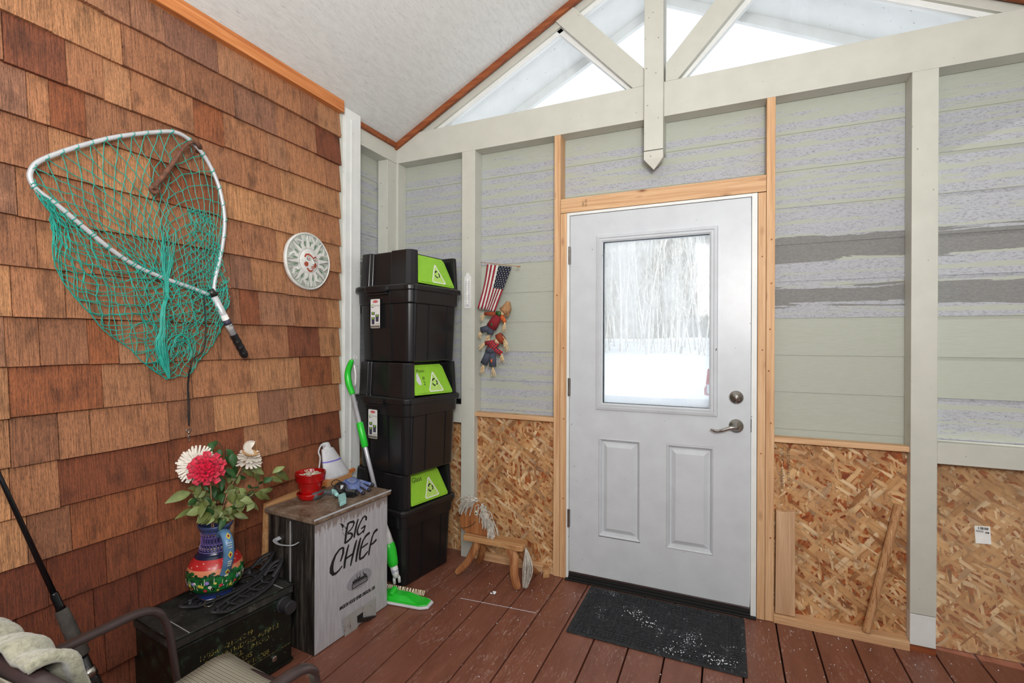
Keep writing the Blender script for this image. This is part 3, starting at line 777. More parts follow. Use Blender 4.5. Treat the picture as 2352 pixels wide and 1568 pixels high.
def make_bin(label, z0, c, rot, note):
    t = thing('recycling_bin', label, 'recycling bin', (c[0], c[1], z0), R(rot), 'stacked recycling bins')
    kw = dict(world=False)
    mb = MB()
    loft(mb, [(sq(0.186, .03), 0.0), (sq(0.192, .04), 0.006), (sq(0.203, .045), 0.30), (sq(0.2035, .045), 0.318)])
    loft(mb, [(sq(0.209, .045), 0.318), (sq(0.212, .045), 0.322), (sq(0.215, .045), 0.398)])
    obj('tub', mb, 'black', t, smooth=False, bev=0.003, **kw)
    rb = MB()
    for y in (-0.055, 0.105, -0.155):
        for s_ in (1,):
            rb.add([(0.186, y - .005, 0.01), (0.196, y - .003, 0.01), (0.196, y + .003, 0.01), (0.186, y + .005, 0.01), (0.200, y - .005, 0.316), (0.2085, y - .003, 0.316), (0.2085, y + .003, 0.316), (0.200, y + .005, 0.316)],
                   [(0, 3, 2, 1), (4, 5, 6, 7), (0, 1, 5, 4), (1, 2, 6, 5), (2, 3, 7, 6), (3, 0, 4, 7)])
    for x in (-0.105, 0.055):
        rb.add([(x - .005, -0.186, 0.01), (x - .003, -0.197, 0.01), (x + .003, -0.197, 0.01), (x + .005, -0.186, 0.01), (x - .005, -0.205, 0.396), (x - .003, -0.219, 0.396), (x + .003, -0.219, 0.396), (x + .005, -0.205, 0.396)],
               [(0, 1, 2, 3), (4, 7, 6, 5), (0, 4, 5, 1), (1, 5, 6, 2), (2, 6, 7, 3), (3, 7, 4, 0)])
    obj('rib', rb, 'black', t, kind='stuff', **kw)
    rm = MB(); loft(rm, [(sq(0.226, .05), 0.388), (sq(0.229, .05), 0.390), (sq(0.229, .05), 0.412), (sq(0.222, .05), 0.420)])
    obj('rim', rm, 'black', t, bev=0.002, **kw)
    hn = MB().box((-0.105, -0.244, 0.380), (0.055, -0.222, 0.414)).box((-0.10, -0.236, 0.366), (0.05, -0.216, 0.380))
    obj('side_handle', hn, 'black', t, bev=0.005, **kw)
    a = 0.208
    hood = [(-a + .03, -a), (-0.115, -a), (-0.105, -a + .022), (0.05, -a + .022), (0.060, -a), (a - .035, -a), (a - .012, -a + .012), (a, -a + .035), (a, -0.150),
            (a - .085, -0.135), (a - .085, 0.165), (a - .03, 0.168), (a - .005, 0.172), (a, 0.185), (a - .005, a - .01), (a - .03, a), (0.06, a), (0.05, a - .02), (-0.105, a - .02), (-0.115, a), (-a + .03, a), (-a, a - .03), (-a, 0.09), (-a + .02, 0.08), (-a + .02, -0.08), (-a, -0.09), (-a, -a + .03)]
    hb = MB(); sc = lambda k: [(x * k, y * k) for x, y in hood]
    loft(hb, [(hood, 0.418), (sc(0.965), 0.600), (sc(0.955), 0.607)])
    obj('hood', hb, 'black', t, bev=0.003, **kw)
    # green hinged door, leaning out at the foot
    Pd = lambda u, v, d: (0.206 - (v / 0.165) * 0.055 + d, u, 0.426 + v)
    dm = MB()
    dm.prism([(-0.145, 0.004), (0.150, -0.002), (0.156, 0.010), (0.118, 0.150), (0.100, 0.166), (-0.132, 0.166), (-0.147, 0.152)], Pd, -0.02, 0.006)
    dm.prism([(-0.132, 0.012), (0.140, 0.008), (0.104, 0.145), (0.092, 0.155), (-0.118, 0.155), (-0.132, 0.143)], Pd, 0.006, 0.010)
    dr = obj('green_door', dm, 'lime', t, bev=0.003, **kw)
    lb = MB(); lb.prism([(-0.030, 0.016), (0.070, 0.014), (0.078, 0.022), (0.026, 0.122), (0.018, 0.124), (0.012, 0.118), (-0.038, 0.026)], Pd, 0.010, 0.0106)
    obj('triangle_label', lb, 'paper', dr, world=False)
    lb = MB(); lb.prism([(-0.026, 0.022), (0.064, 0.020), (0.068, 0.026), (0.022, 0.112), (0.017, 0.112), (-0.030, 0.028)], Pd, 0.0106, 0.0109)
    obj('label_field', lb, 'limepale', dr, world=False)
    ar = MB(); recycle_arrows(ar, Pd, 0.019, 0.066, 0.020, 0.0109, 0.0113)
    obj('recycling_symbol', ar, 'ink', dr, world=False)
    for (body, u, v, sz) in note:
        text_mesh('lettering', body, sz, (lambda U, V: lambda a_, b_, c_: Pd(U + a_, V + b_, 0.0106 + c_ * 0.2))(u, v), 'ink', dr, world=False)
    if z0 > 0.3:
        q = lambda u, v, d: (u, -0.2055 - 0.0115 * (v / 0.30) - d + 0.011, v)
        st = MB().prism(rrect(-0.078, 0.185, -0.005, 0.345, 0.006, 3), lambda u, v, d: (u, -0.2235 - d, v), 0.0, 0.001)
        so_ = obj('product_sticker', st, 'paper', t, world=False)
        D = lambda u, v, d: (u, -0.2245 - d, v)
        obj('oval_badge', MB().prism(disc(-0.041, 0.331, 0.021, 20, 0.007), D, 0.0, 0.0004), 'red', so_, world=False)
        text_mesh('lettering', 'Rubbermaid', 0.0075, lambda a_, b_, c_: (-0.0585 + a_, -0.2250 - c_ * .1, 0.3285 + b_), 'paper', so_, world=False)
        text_mesh('lettering', 'RECYCLER', 0.011, lambda a_, b_, c_: (-0.050 + a_ * .8, -0.2248 - c_ * .1, 0.305 + b_), 'sticgrey', so_, world=False)
        rg = MB()
        for k in range(10):
            a0 = R(30 + k * 30); a1 = R(60 + k * 30 - 6)
            rg.ribbon([(-0.062 + .008 * math.cos(a0), 0.307 + .008 * math.sin(a0)), (-0.062 + .008 * math.cos(a1), 0.307 + .008 * math.sin(a1))], [.004, .004], D, 0.0, .0004, 0 if k < 5 else 1)
        obj('ring_logo', rg, ['lime', 'ink'], so_, world=False)
        ic = MB()
        for (x0_, z_) in ((-0.069, 0.262), (-0.069, 0.233), (-0.037, 0.248)):
            ic.prism([(x0_, z_ - .028 if z_ < .24 or x0_ > -.05 else z_ - .004), (x0_ + .022, z_ - .028 if z_ < .24 or x0_ > -.05 else z_ - .004), (x0_ + .024, z_ + .012), (x0_ - .002, z_ + .012)], D, 0.0, .0004, 0)
            ic.prism([(x0_ + .005, z_ + .001), (x0_ + .018, z_ + .001), (x0_ + .016, z_ + .010), (x0_ + .006, z_ + .010)], D, 0.0004, .0007, 1)
        obj('pictogram', ic, ['sticdark', 'lime'], so_, world=False)
        bc = MB().prism([(-0.077, 0.187), (-0.006, 0.187), (-0.006, 0.200), (-0.077, 0.200)], D, 0.0, .0003, 0)
        for k in range(11): bc.prism([(-0.040 + k * .003, 0.203), (-0.0388 + k * .003, 0.203), (-0.0388 + k * .003, 0.213), (-0.040 + k * .003, 0.213)], D, 0.0, .0003, 0)
        obj('barcode', bc, ['sticgrey'], so_, world=False)
    return t
M['limepale'] = simple('pale_lime_print', (178, 218, 110), 0.5, var=0.02)
M['sticgrey'] = simple('taupe_print', (110, 102, 92), 0.6)
M['sticdark'] = simple('slate_print', (60, 56, 76), 0.6)
make_bin('black recycling bin with green door marked Glass, at the bottom of the stack', 0.001, (0.250, -0.250), -9, [('Glass', -0.110, 0.118, 0.036)])
b2 = make_bin('black recycling bin with green door marked Plastic # 2, middle of the stack', 0.612, (0.292, -0.270), -10, [('Plastic', -0.105, 0.125, 0.024), ('#\n2', -0.070, 0.085, 0.030), ('NO. PAINT', -0.022, 0.024, 0.013)])
make_bin('black recycling bin at the top of the stack, level with the flag', 1.223, (0.300, -0.268), -8, [('No.1', 0.0, 0.030, 0.014)])
# torn round sticker left of the writing on the middle door
dr2 = [c for c in b2.children if c.name.startswith('green_door')][0]
Pd2 = lambda u, v, d: (0.206 - (v / 0.165) * 0.055 + d, u, 0.426 + v)
obj('torn_sticker', MB().prism([(-0.118, 0.080), (-0.112, 0.112), (-0.100, 0.126), (-0.094, 0.108), (-0.088, 0.086), (-0.086, 0.060), (-0.094, 0.056), (-0.106, 0.062)], Pd2, 0.0100, 0.0108), 'bone', dr2, world=False)

# ================================================================ SMOKER
u0 = (0.415, -1.092); ang = math.atan2(0.446, 0.027) - math.pi / 2
sm = thing('smoker', 'silver electric smoker lettered BIG CHIEF with a rust-stained lid, on the deck', 'smoker', (u0[0], u0[1], 0), ang)
SW, SDp, SH = 0.447, 0.30, 0.560
def smokemat():
    t = NT('embossed_aluminium')
    mp = t.coords((1, 1, 1))
    w1 = t.n('ShaderNodeTexWave', {'Vector': mp, 'Scale': 72, 'Distortion': 0.0}, bands_direction='Y').outputs['Fac']
    w2 = t.n('ShaderNodeTexWave', {'Vector': mp, 'Scale': 72, 'Distortion': 0.0}, bands_direction='Z').outputs['Fac']
    g = t.mix(1.0, w1, w2, 'MULTIPLY')
    n = t.noise(t.coords((1, 14, 1.5)), 6, 4)
    c = t.ramp(n, [(0.3, (176, 176, 182)), (0.7, (200, 200, 206))])
    c = t.mix(0.35, c, t.ramp(g, [(0.2, 0.72), (0.8, 1.1)]), 'MULTIPLY')
    # rust drips below the lid
    dz = t.n('ShaderNodeSeparateXYZ', {0: t.n('ShaderNodeTexCoord').outputs['Object']}).outputs[2]
    dr = t.noise(t.coords((1, 30, 3)), 2, 4, 0.7)
    a = t.n('ShaderNodeMapRange', {0: dz, 1: 0.44, 2: 0.56, 3: 0.0, 4: 0.6}).outputs[0]
    fac = t.n('ShaderNodeMath', {0: t.n('ShaderNodeMath', {0: a, 1: dr}, operation='ADD').outputs[0], 1: 0.92}, operation='GREATER_THAN').outputs[0]
    c = t.mix(t.n('ShaderNodeMath', {0: fac, 1: 0.65}, operation='MULTIPLY').outputs[0], c, (112, 88, 66))
    return t.fin(c, 0.42, 0.12, t.bump(g, 0.5, 0.002))
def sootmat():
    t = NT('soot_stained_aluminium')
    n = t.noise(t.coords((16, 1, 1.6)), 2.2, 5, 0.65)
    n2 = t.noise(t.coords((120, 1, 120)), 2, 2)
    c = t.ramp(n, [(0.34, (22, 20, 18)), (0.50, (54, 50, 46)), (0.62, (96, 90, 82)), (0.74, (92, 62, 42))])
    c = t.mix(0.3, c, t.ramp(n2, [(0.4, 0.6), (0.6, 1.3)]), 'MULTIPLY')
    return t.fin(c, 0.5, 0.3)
def lidmat():
    t = NT('rust_stained_lid')
    n = t.noise(t.coords((1, 1, 1)), 14, 6, 0.7, 0.4); n2 = t.noise(t.coords(), 60, 4, 0.7)
    c = t.ramp(n, [(0.30, (70, 54, 42)), (0.45, (116, 94, 76)), (0.58, (140, 122, 106)), (0.75, (160, 150, 142))])
    c = t.mix(0.5, c, t.ramp(n2, [(0.35, 0.55), (0.6, 1.15)]), 'MULTIPLY')
    return t.fin(c, 0.55, 0.2, t.bump(n2, 0.3, 0.004))
def flapmat():
    t = NT('ridged_flap')
    w = t.n('ShaderNodeTexWave', {'Vector': t.coords((1, 1, 1), (R(-25), 0, 0)), 'Scale': 60, 'Distortion': 0.3}, bands_direction='Y').outputs['Fac']
    n = t.noise(t.coords((1, 30, 8)), 2, 4, .7)
    c = t.ramp(w, [(0.2, (120, 118, 116)), (0.8, (196, 196, 196))])
    c = t.mix(t.ramp(n, [(0.58, 0), (0.64, 0.7)]), c, (110, 74, 48))
    return t.fin(c, 0.45, 0.1, t.bump(w, 0.5, 0.002))
M['medal'] = simple('smooth_grey_medallion', (150, 150, 158), 0.35, 0.1, var=0.03); M['flapm'] = flapmat()
M['emboss'] = smokemat(); M['soot'] = sootmat(); M['lid'] = lidmat()
bd = MB().box((-SDp, 0.0, 0.0), (-0.0015, SW, SH))
obj('body', bd, 'soot', sm, world=False, bev=0.004)
obj('front_panel', MB().box((-0.001, 0.001, 0.004), (0.0, SW - .001, SH)), 'emboss', sm, world=False)
ld = MB().box((-SDp - .012, -0.012, SH + 0.001), (0.014, SW + .014, SH + 0.025))
obj('lid', ld, 'lid', sm, world=False, bev=0.006, seg=3)
obj('lid_edge', MB().box((0.0085, -0.0125, SH + 0.0165), (0.0148, SW + .0145, SH + 0.0256)), 'alu', sm, world=False, bev=0.003)
h = smooth_path([(-0.215, -0.001, 0.465), (-0.212, -0.030, 0.462), (-0.165, -0.044, 0.460), (-0.105, -0.030, 0.462), (-0.10, -0.001, 0.465)], 6)
obj('handle', MB().tube(h, [0.0105] * len(h), 8, flat=0.25, up=(0, 1, 0)), 'alu', sm, world=False, smooth=True)
obj('seam', MB().box((-0.152, -0.0035, 0.02), (-0.148, 0.0, 0.548)), 'alu', sm, world=False)
FP = lambda u, z, d: (d, u, z)   # front plane of the smoker: (along, up, proud)
px = 0.0020                       # one picture unit of stroke width
letters = [
 ([(0.1919, 0.5069), (0.1812, 0.4909), (0.1757, 0.468), (0.1721, 0.4445), (0.1676, 0.4185)], (9, 13, 15, 15, 12)),
 ([(0.1793, 0.5015), (0.1989, 0.5046), (0.2228, 0.4999)], (8, 12, 14)), ([(0.2238, 0.4989), (0.2181, 0.4821), (0.2038, 0.4689), (0.1827, 0.462)], (14, 9, 8, 8)),
 ([(0.1827, 0.4567), (0.1991, 0.4545), (0.2144, 0.4419)], (9, 10, 14)), ([(0.2144, 0.4419), (0.204, 0.4295), (0.1852, 0.422), (0.1666, 0.4189)], (15, 12, 12, 10)),
 ([(0.249, 0.503), (0.2413, 0.4888), (0.2336, 0.466), (0.2269, 0.4429), (0.2231, 0.4244)], (9, 13, 14, 13, 12)),
 ([(0.2992, 0.48), (0.3002, 0.4935), (0.291, 0.5035), (0.2769, 0.4984), (0.262, 0.4819), (0.2497, 0.4641), (0.2424, 0.4502), (0.2449, 0.4348), (0.2513, 0.4263)], (14, 16, 10, 10, 10, 11, 13, 14, 10)),
 ([(0.2498, 0.4276), (0.2671, 0.4307), (0.2847, 0.4393)], (10, 8, 8)), ([(0.2671, 0.4509), (0.2796, 0.4532), (0.2937, 0.4574)], (8, 9, 10)), ([(0.2937, 0.4574), (0.2872, 0.4403), (0.2802, 0.4261)], (12, 11, 9)),
 ([(0.1414, 0.3464), (0.1495, 0.3614), (0.1576, 0.3793), (0.1585, 0.4001), (0.1539, 0.4053)], (9, 12, 15, 14, 10)),
 ([(0.1539, 0.4053), (0.1349, 0.4027), (0.1127, 0.3863), (0.0975, 0.3613), (0.0911, 0.34), (0.0911, 0.3228), (0.0999, 0.3068)], (10, 11, 14, 19, 26, 28, 16)),
 ([(0.0955, 0.3087), (0.1152, 0.3041), (0.133, 0.3105), (0.1524, 0.3224)], (18, 14, 10, 7)),
 ([(0.1909, 0.405), (0.183, 0.3873), (0.1738, 0.3589), (0.167, 0.3333), (0.1643, 0.3062)], (9, 13, 16, 17, 13)), ([(0.2387, 0.4087), (0.2305, 0.3874), (0.2186, 0.3558), (0.2091, 0.3271), (0.2016, 0.3022)], (9, 16, 16, 14, 9)),
 ([(0.1646, 0.3456), (0.1901, 0.3489), (0.221, 0.3541)], (10, 11, 10)),
 ([(0.2652, 0.4097), (0.2574, 0.392), (0.2476, 0.3628), (0.2404, 0.3364), (0.2352, 0.3077)], (9, 16, 18, 16, 13)),
 ([(0.3242, 0.4126), (0.3077, 0.4101), (0.2899, 0.4023)], (14, 15, 12)), ([(0.2975, 0.4052), (0.2798, 0.3912), (0.2674, 0.3663), (0.2605, 0.3396), (0.2577, 0.3114)], (10, 12, 14, 16, 14)),
 ([(0.2684, 0.3586), (0.2875, 0.3617), (0.312, 0.366)], (8, 10, 9)), ([(0.2577, 0.3092), (0.2827, 0.3107), (0.3122, 0.3271)], (12, 14, 9)),
 ([(0.3774, 0.4101), (0.3628, 0.4086), (0.3469, 0.399)], (16, 16, 12)), ([(0.3559, 0.4072), (0.3416, 0.3876), (0.3312, 0.3612), (0.3225, 0.3344), (0.3174, 0.3064)], (9, 12, 13, 13, 10)), ([(0.3245, 0.3517), (0.3471, 0.3535), (0.37, 0.363)], (9, 12, 14)),
]
lt = MB()
for pts, ws in letters:
    lt.ribbon(pts, [w * 0.00080 for w in ws], FP, 0.0, 0.0008)
for poly in ([(0.1372, 0.5204), (0.1535, 0.5122), (0.1627, 0.5007), (0.1563, 0.4923), (0.1508, 0.4956), (0.1462, 0.5062)], [(0.1535, 0.4946), (0.1554, 0.4803), (0.1508, 0.4854)], [(0.1617, 0.501), (0.1803, 0.4806), (0.1766, 0.473), (0.171, 0.4837)], [(0.1536, 0.4757), (0.1619, 0.4615), (0.1711, 0.4512), (0.1637, 0.4566), (0.1564, 0.4677)]):
    lt.prism(poly, FP, 0.0, 0.0008)
obj('lettering', lt, 'ink', sm, world=False)
oc = (0.2569, 0.2178)
obj('oval_medallion', MB().prism([(oc[0] + 0.078 * math.cos(a) , oc[1] + 0.041 * math.sin(a) + 0.0 * math.cos(a)) for a in [2 * math.pi * k / 28 for k in range(28)]], FP, 0.0, 0.0022), 'medal', sm, world=False, bev=0.0008)
lg = MB()
lgp = lambda u, v: (oc[0] + u, oc[1] + v)
for bb in ((-.048, -.028, .050, -.024), (-.048, -.008, .050, -.004), (-.048, -.028, -.044, -.004), (.046, -.028, .050, -.004)):
    lg.prism([lgp(bb[0], bb[1]), lgp(bb[2], bb[1]), lgp(bb[2], bb[3]), lgp(bb[0], bb[3])], FP, 0.0022, 0.0028)
random.seed(3)
for k in range(9):
    x = -.042 + k * .010; hh = random.uniform(.006, .020)
    lg.ribbon([lgp(x, -.003), lgp(x + .003, hh * .5), lgp(x - .001, hh)], [.010, .008, .003], FP, 0.0022, 0.0028)
for k in range(3):
    x = -.02 + k * .02
    lg.ribbon([lgp(x, .012), lgp(x + .006, .018), lgp(x, .024), lgp(x + .006, .031)], [.002, .0025, .0025, .0015], FP, 0.0022, 0.0028)
lo2 = obj('logo', lg, 'ink', sm, world=False)
text_mesh('lettering', 'SMOKEHOUSE', 0.017, lambda a, b, c: (0.0023 + c * .3, oc[0] - .042 + a * .82, oc[1] - .021 + b), 'ink', sm, world=False)
p_ = (0.1362, 0.1288); q_ = (0.3755, 0.127)
wd = q_[0] - p_[0]; sl_ = (q_[1] - p_[1]) / wd
text_mesh('lettering', 'MADE IN HOOD RIVER OREGON, USA', 0.021, lambda a, b, c: (c * .3 + .0002, p_[0] + a * wd / 0.385, p_[1] + b + sl_ * a * wd / 0.385), 'ink', sm, shear=0.25, world=False, bold=0.0012)
fl_ = [(0.1492, 0.0863), (0.3633, 0.0824), (0.3619, -0.004), (0.2805, 0.0346), (0.2326, -0.0036), (0.1652, -0.0065)]
obj('vent_flap', MB().prism(fl_, lambda u, z, d: (d + 0.002 * max(0, (0.17 - z)) / 0.1, u, z), 0.0012, 0.0032), 'flapm', sm, world=False)
obj('vent_opening', MB().prism([(0.238, 0.0538), (0.2758, 0.055), (0.2748, 0.0143), (0.2409, 0.0108)], FP, 0.0050, 0.0062), 'dark', sm, world=False)
tb = [(0.2436, 0.0406), (0.3619, -0.0027), (0.3632, -0.0243), (0.2436, 0.0247)]
obj('damper_tab', MB().prism(tb, FP, 0.0065, 0.016), 'dsteel', sm, world=False)
rv = MB()
for (u, z) in [(0.4775, -0.0428), (0.3669, -0.0405), (0.2912, -0.0415), (0.2163, -0.0432), (0.1435, -0.0468), (0.3633, 0.0933)]:
    rv.prism(disc(u, z, 0.0055, 10), FP, 0.0, 0.0025)
obj('rivet', rv, 'alu', sm, world=False, kind='stuff')

# ================================================================ BOARDS BEHIND THE SMOKER
bs = thing('plywood_offcut', 'raw plywood offcut standing between the shingles and the silver smoker', 'board', (0.078, -0.84, 0))
obj('sheet', MB().prism([(-1.080, 0.0), (-0.545, 0.0), (-0.545, 0.56), (-0.60, 0.585), (-0.85, 0.600), (-1.060, 0.590)], lambda u, v, d: (0.066 + d, u, v), 0.0, 0.028), 'plywood', bs, bev=0.002)
lp = thing('firewood_stick', 'thin split stick lying behind the blue glove at the wall', 'wood stick', (0.105, -0.68, 0.588))
obj('stick', MB().tube([(0.125, -0.86, 0.600), (0.118, -0.74, 0.606), (0.112, -0.60, 0.612), (0.108, -0.515, 0.620)], [0.012, 0.016, 0.017, 0.012], 6), 'trimred', lp)

# ================================================================ POT, POUCH, TOOLS ON THE LID
ZL = SH + 0.0255
pc = (0.185, -0.897, ZL)
pot = thing('flower_pot', 'glossy red clay pot holding dry stems, on the rusty smoker lid', 'flower pot', pc)
PK = 1.12
mb = MB().lathe([(r * PK, z * PK) for r, z in [(0.0, 0.010), (0.036, 0.010), (0.040, 0.016), (0.052, 0.072), (0.053, 0.074), (0.059, 0.076), (0.063, 0.108), (0.062, 0.112), (0.056, 0.111), (0.052, 0.095), (0.0, 0.094)]], 36)
obj('pot_body', mb, 'potred', pot, world=False, smooth=False, bev=0.0015)
mb = MB().lathe([(r * 1.2, z) for r, z in [(0.0, 0.0), (0.040, 0.0), (0.045, 0.006), (0.052, 0.026), (0.050, 0.029), (0.045, 0.026), (0.041, 0.010), (0.0, 0.009)]], 36)
obj('saucer', mb, 'potred', pot, world=False, bev=0.001)
so2 = MB(); random.seed(5)
for k in range(150):
    a = random.uniform(0, 6.28); r = 0.05 * math.sqrt(random.random()); so2.ball((r * math.cos(a), r * math.sin(a), 0.0955 * 1.12), random.uniform(.0018, .004), 5, 4)
obj('gravel', so2, 'soil', pot, world=False, kind='stuff')
dm = MB()
for k in range(34):
    a = random.uniform(0, 6.28) if k > 10 else random.uniform(2.8, 4.4); r = random.uniform(0, .04)
    b = a + random.uniform(-.8, .8); p = Vector((r * math.cos(a), r * math.sin(a), 0.109)); out = [p.copy()]
    d = Vector((math.cos(b), math.sin(b), 1.2)).normalized()
    for i in range(4):
        d = (d + Vector((random.uniform(-.7, .7), random.uniform(-.7, .7), random.uniform(-.75, .15)))).normalized(); p = p + d * random.uniform(.006, .011); out.append(p.copy())
    dm.tube(smooth_path(out, 3), 0.0012, 4)
obj('dry_stem', dm, 'dry', pot, world=False, kind='stuff')

jug = thing('squeeze_pouch', 'white tapered squeeze pouch with a purple line and strap, behind the red pot', 'pouch', (0.11, -0.68, ZL))
def pch(u, v):  # body of revolution flattened against the wall
    return None
mb = MB(); prof = [(0.0, .085, .022), (0.01, .088, .026), (.09, .062, .022), (.15, .040, .018), (.155, .039, .017), (.158, .026, .014), (.182, .024, .012), (.188, .018, .009)]
vs = []; n = 24
for z_, rx, ry in prof:
    for j in range(n):
        a = 2 * math.pi * j / n; vs.append((0.112 - 0.03 * z_ / .19 + ry * math.cos(a), -0.645 + rx * math.sin(a) - 0.30 * z_, ZL + 0.03 + z_))
k = len(prof)
mb.add(vs, [(i * n + j, i * n + (j + 1) % n, (i + 1) * n + (j + 1) % n, (i + 1) * n + j) for i in range(k - 1) for j in range(n)] + [tuple(range(n))[::-1], tuple((k - 1) * n + j for j in range(n))])
obj('pouch_body', mb, 'bone', jug, smooth=False, bev=0.001)
vs = []
for z_, rx, ry in ((.088, .0630, .0226), (.095, .0608, .0222)):
    for j in range(n):
        a = 2 * math.pi * j / n; vs.append((0.112 - 0.03 * z_ / .19 + (ry + .0006) * math.cos(a), -0.645 + (rx + .0006) * math.sin(a) - 0.30 * z_, ZL + 0.03 + z_))
obj('purple_line', MB().add(vs, [(j, (j + 1) % n, n + (j + 1) % n, n + j) for j in range(n)]), 'purple', jug)
st = smooth_path([(0.10, -0.722, ZL + .205), (0.10, -0.745, ZL + .214), (0.105, -0.768, ZL + .185), (0.11, -0.762, ZL + .15), (0.11, -0.775, ZL + .08)], 5)
obj('strap', MB().tube(st, 0.006, 8, flat=0.3, up=(1, 0, 0)), 'bone', jug, smooth=True)
obj('foot_shim', MB().box((0.09, -0.74, ZL), (0.135, -0.56, ZL + 0.0305)), 'plywood', jug)

tl = thing('deshedding_tool', 'pet deshedding tool with grey handle and aqua head, on the smoker lid', 'pet brush', (0.35, -0.98, ZL))
hp = smooth_path([(0.2329, -0.9261, 0.604), (0.2208, -0.8871, 0.604), (0.2241, -0.8661, 0.604), (0.2303, -0.85, 0.604), (0.2474, -0.8422, 0.604), (0.2593, -0.8368, 0.604)], 4)
obj('grip', MB().tube(hp, [0.012, .017, .020, .0215, .0215, .021, .020, .0185, .016, .014, .0125, .012, .0115, .011, .011, .011, .0115, .012, .0125, .013, .013][:len(hp)], 12), 'toolgrey', tl, smooth=True, bev=0)
np_ = smooth_path([(0.2596, -0.8371, 0.606), (0.2715, -0.8316, 0.606), (0.3182, -0.8624, 0.606)], 4)
obj('neck', MB().tube(np_, [.0135, .014, .014, .0135, .013, .012, .011, .010, .009], 12), 'aqua', tl, smooth=True)
hq = [(0.3113, -0.8527, 0.606), (0.3017, -0.7909, 0.606), (0.3837, -0.8702, 0.606), (0.4089, -0.9426, 0.606)]
hd_ = [Vector(p) for p in hq]
mb = MB()
base = hd_[0]
A_ = Vector((base.x, base.y, ZL + 0.038)); B_ = Vector((hd_[1].x, hd_[1].y, ZL + 0.042))
C_ = Vector((hd_[2].x + .0, hd_[2].y, ZL + 0.006)); D_ = Vector((hd_[3].x, hd_[3].y, ZL + 0.003))
E0 = MB(); g0 = [(0.3269, -0.8665, 0.612), (0.3231, -0.8126, 0.612), (0.389, -0.8759, 0.612), (0.4191, -0.9109, 0.612), (0.4243, -0.9553, 0.612), (0.3797, -0.9169, 0.612)]
E0.prism([(p[0], p[1]) for p in g0], lambda u, v, d: (u, v, ZL + d + 0.25 * ((u - g0[0][0]) * 0 + (g0[0][0] + 0.02 - u)) * 0 + 0.004), 0.0, 0.020)
obj('head', E0, 'aqua', tl, bev=0.005)
tmid = ((g0[3][0] + g0[4][0]) / 2, (g0[3][1] + g0[4][1]) / 2)
obj('blade', MB().tube([(g0[3][0] + .002, g0[3][1], ZL + .006), (g0[4][0] + .002, g0[4][1] + .004, ZL + .006)], 0.004, 6), 'steel', tl)

ad = thing('power_adapter', 'black power adapter brick with its cable bundled on top, beside the glove', 'adapter', (0.37, -0.87, ZL))
aq = [(0.2197, -0.7793, 0.6), (0.3268, -0.7511, 0.6), (0.3735, -0.8164, 0.6), (0.2883, -0.8489, 0.6)]
a0, a1, a2, a3 = [Vector((p[0], p[1], 0)) for p in aq]
ax = (a2 - a3).normalized(); ay = Vector((-ax.y, ax.x, 0)); L = 0.098
mb = MB(); o_ = Vector((a3.x, a3.y, 0))
pts = [o_, o_ + ax * L, o_ + ax * L + ay * .045, o_ + ay * .045]
mb.add([(p.x, p.y, ZL + .001) for p in pts] + [(p.x, p.y, ZL + .030) for p in pts], [(0, 3, 2, 1), (4, 5, 6, 7), (0, 1, 5, 4), (1, 2, 6, 5), (2, 3, 7, 6), (3, 0, 4, 7)])
obj('brick', mb, 'black', ad, bev=0.003)
cm = MB(); random.seed(12); ctr = o_ + ax * .02 + ay * .035
for k in range(7):
    w_ = random.uniform(.02, .034); tw = random.uniform(-.3, .3); off = Vector((random.uniform(-.006, .006), random.uniform(-.006, .006), 0))
    loop = []
    for i in range(12):
        a = 2 * math.pi * i / 12
        loop.append(ctr + off + ax * (w_ * math.cos(a) - .006) + ay * (0.010 * math.sin(a + tw)) + Vector((0, 0, ZL + .042 + .016 * math.sin(a) + .004 * k / 7)))
    cm.tube(smooth_path(loop, 3, True), 0.0022, 6, closed=True)
lp1 = [ctr + ax * -.02 + Vector((0, 0, ZL + .03)), ctr + ax * -.05 + ay * .0 + Vector((0, 0, ZL + .055)), ctr + ax * -.035 + ay * .02 + Vector((0, 0, ZL + .07)), ctr + ax * .0 + ay * .02 + Vector((0, 0, ZL + .055))]
cm.tube(smooth_path(lp1, 6), 0.0022, 6)
obj('cable', cm, 'cordblack', ad, smooth=True)
obj('cable_tie', MB().tube([ctr + ax * .004 + ay * -.002 + Vector((0, 0, ZL + .030)), ctr + ax * .004 + ay * -.002 + Vector((0, 0, ZL + .050))], .008, 8), 'bone', ad)

gl = thing('work_glove', 'blue dotted work glove with black finger backs, beside the adapter on the lid', 'glove', (0.33, -0.74, ZL))
def glovemat():
    t = NT('blue_dotted_palm')
    v = t.coords((230, 230, 230))
    vo = t.n('ShaderNodeTexVoronoi', {'Vector': v, 'Scale': 1.0, 'Randomness': 0.15}).outputs['Distance']
    n = t.noise(t.coords(), 40, 2)
    c = t.mix(t.ramp(vo, [(0.32, 1), (0.42, 0)]), (64, 96, 168), (188, 190, 196))
    c = t.mix(t.ramp(n, [(0.60, 0), (0.68, 0.8)]), c, (180, 148, 118))
    return t.fin(c, 0.8)
M['glove'] = glovemat()
gz = lambda p, h: (p[0], p[1], ZL + h)
palm = [(0.1882, -0.6995, 0.61), (0.175, -0.6433, 0.61), (0.1808, -0.6003, 0.61), (0.2481, -0.6256, 0.61), (0.3043, -0.6837, 0.61), (0.3294, -0.7513, 0.61), (0.289, -0.7558, 0.61)]
mb = MB()
cx_ = sum(p[0] for p in palm) / 7; cy_ = sum(p[1] for p in palm) / 7
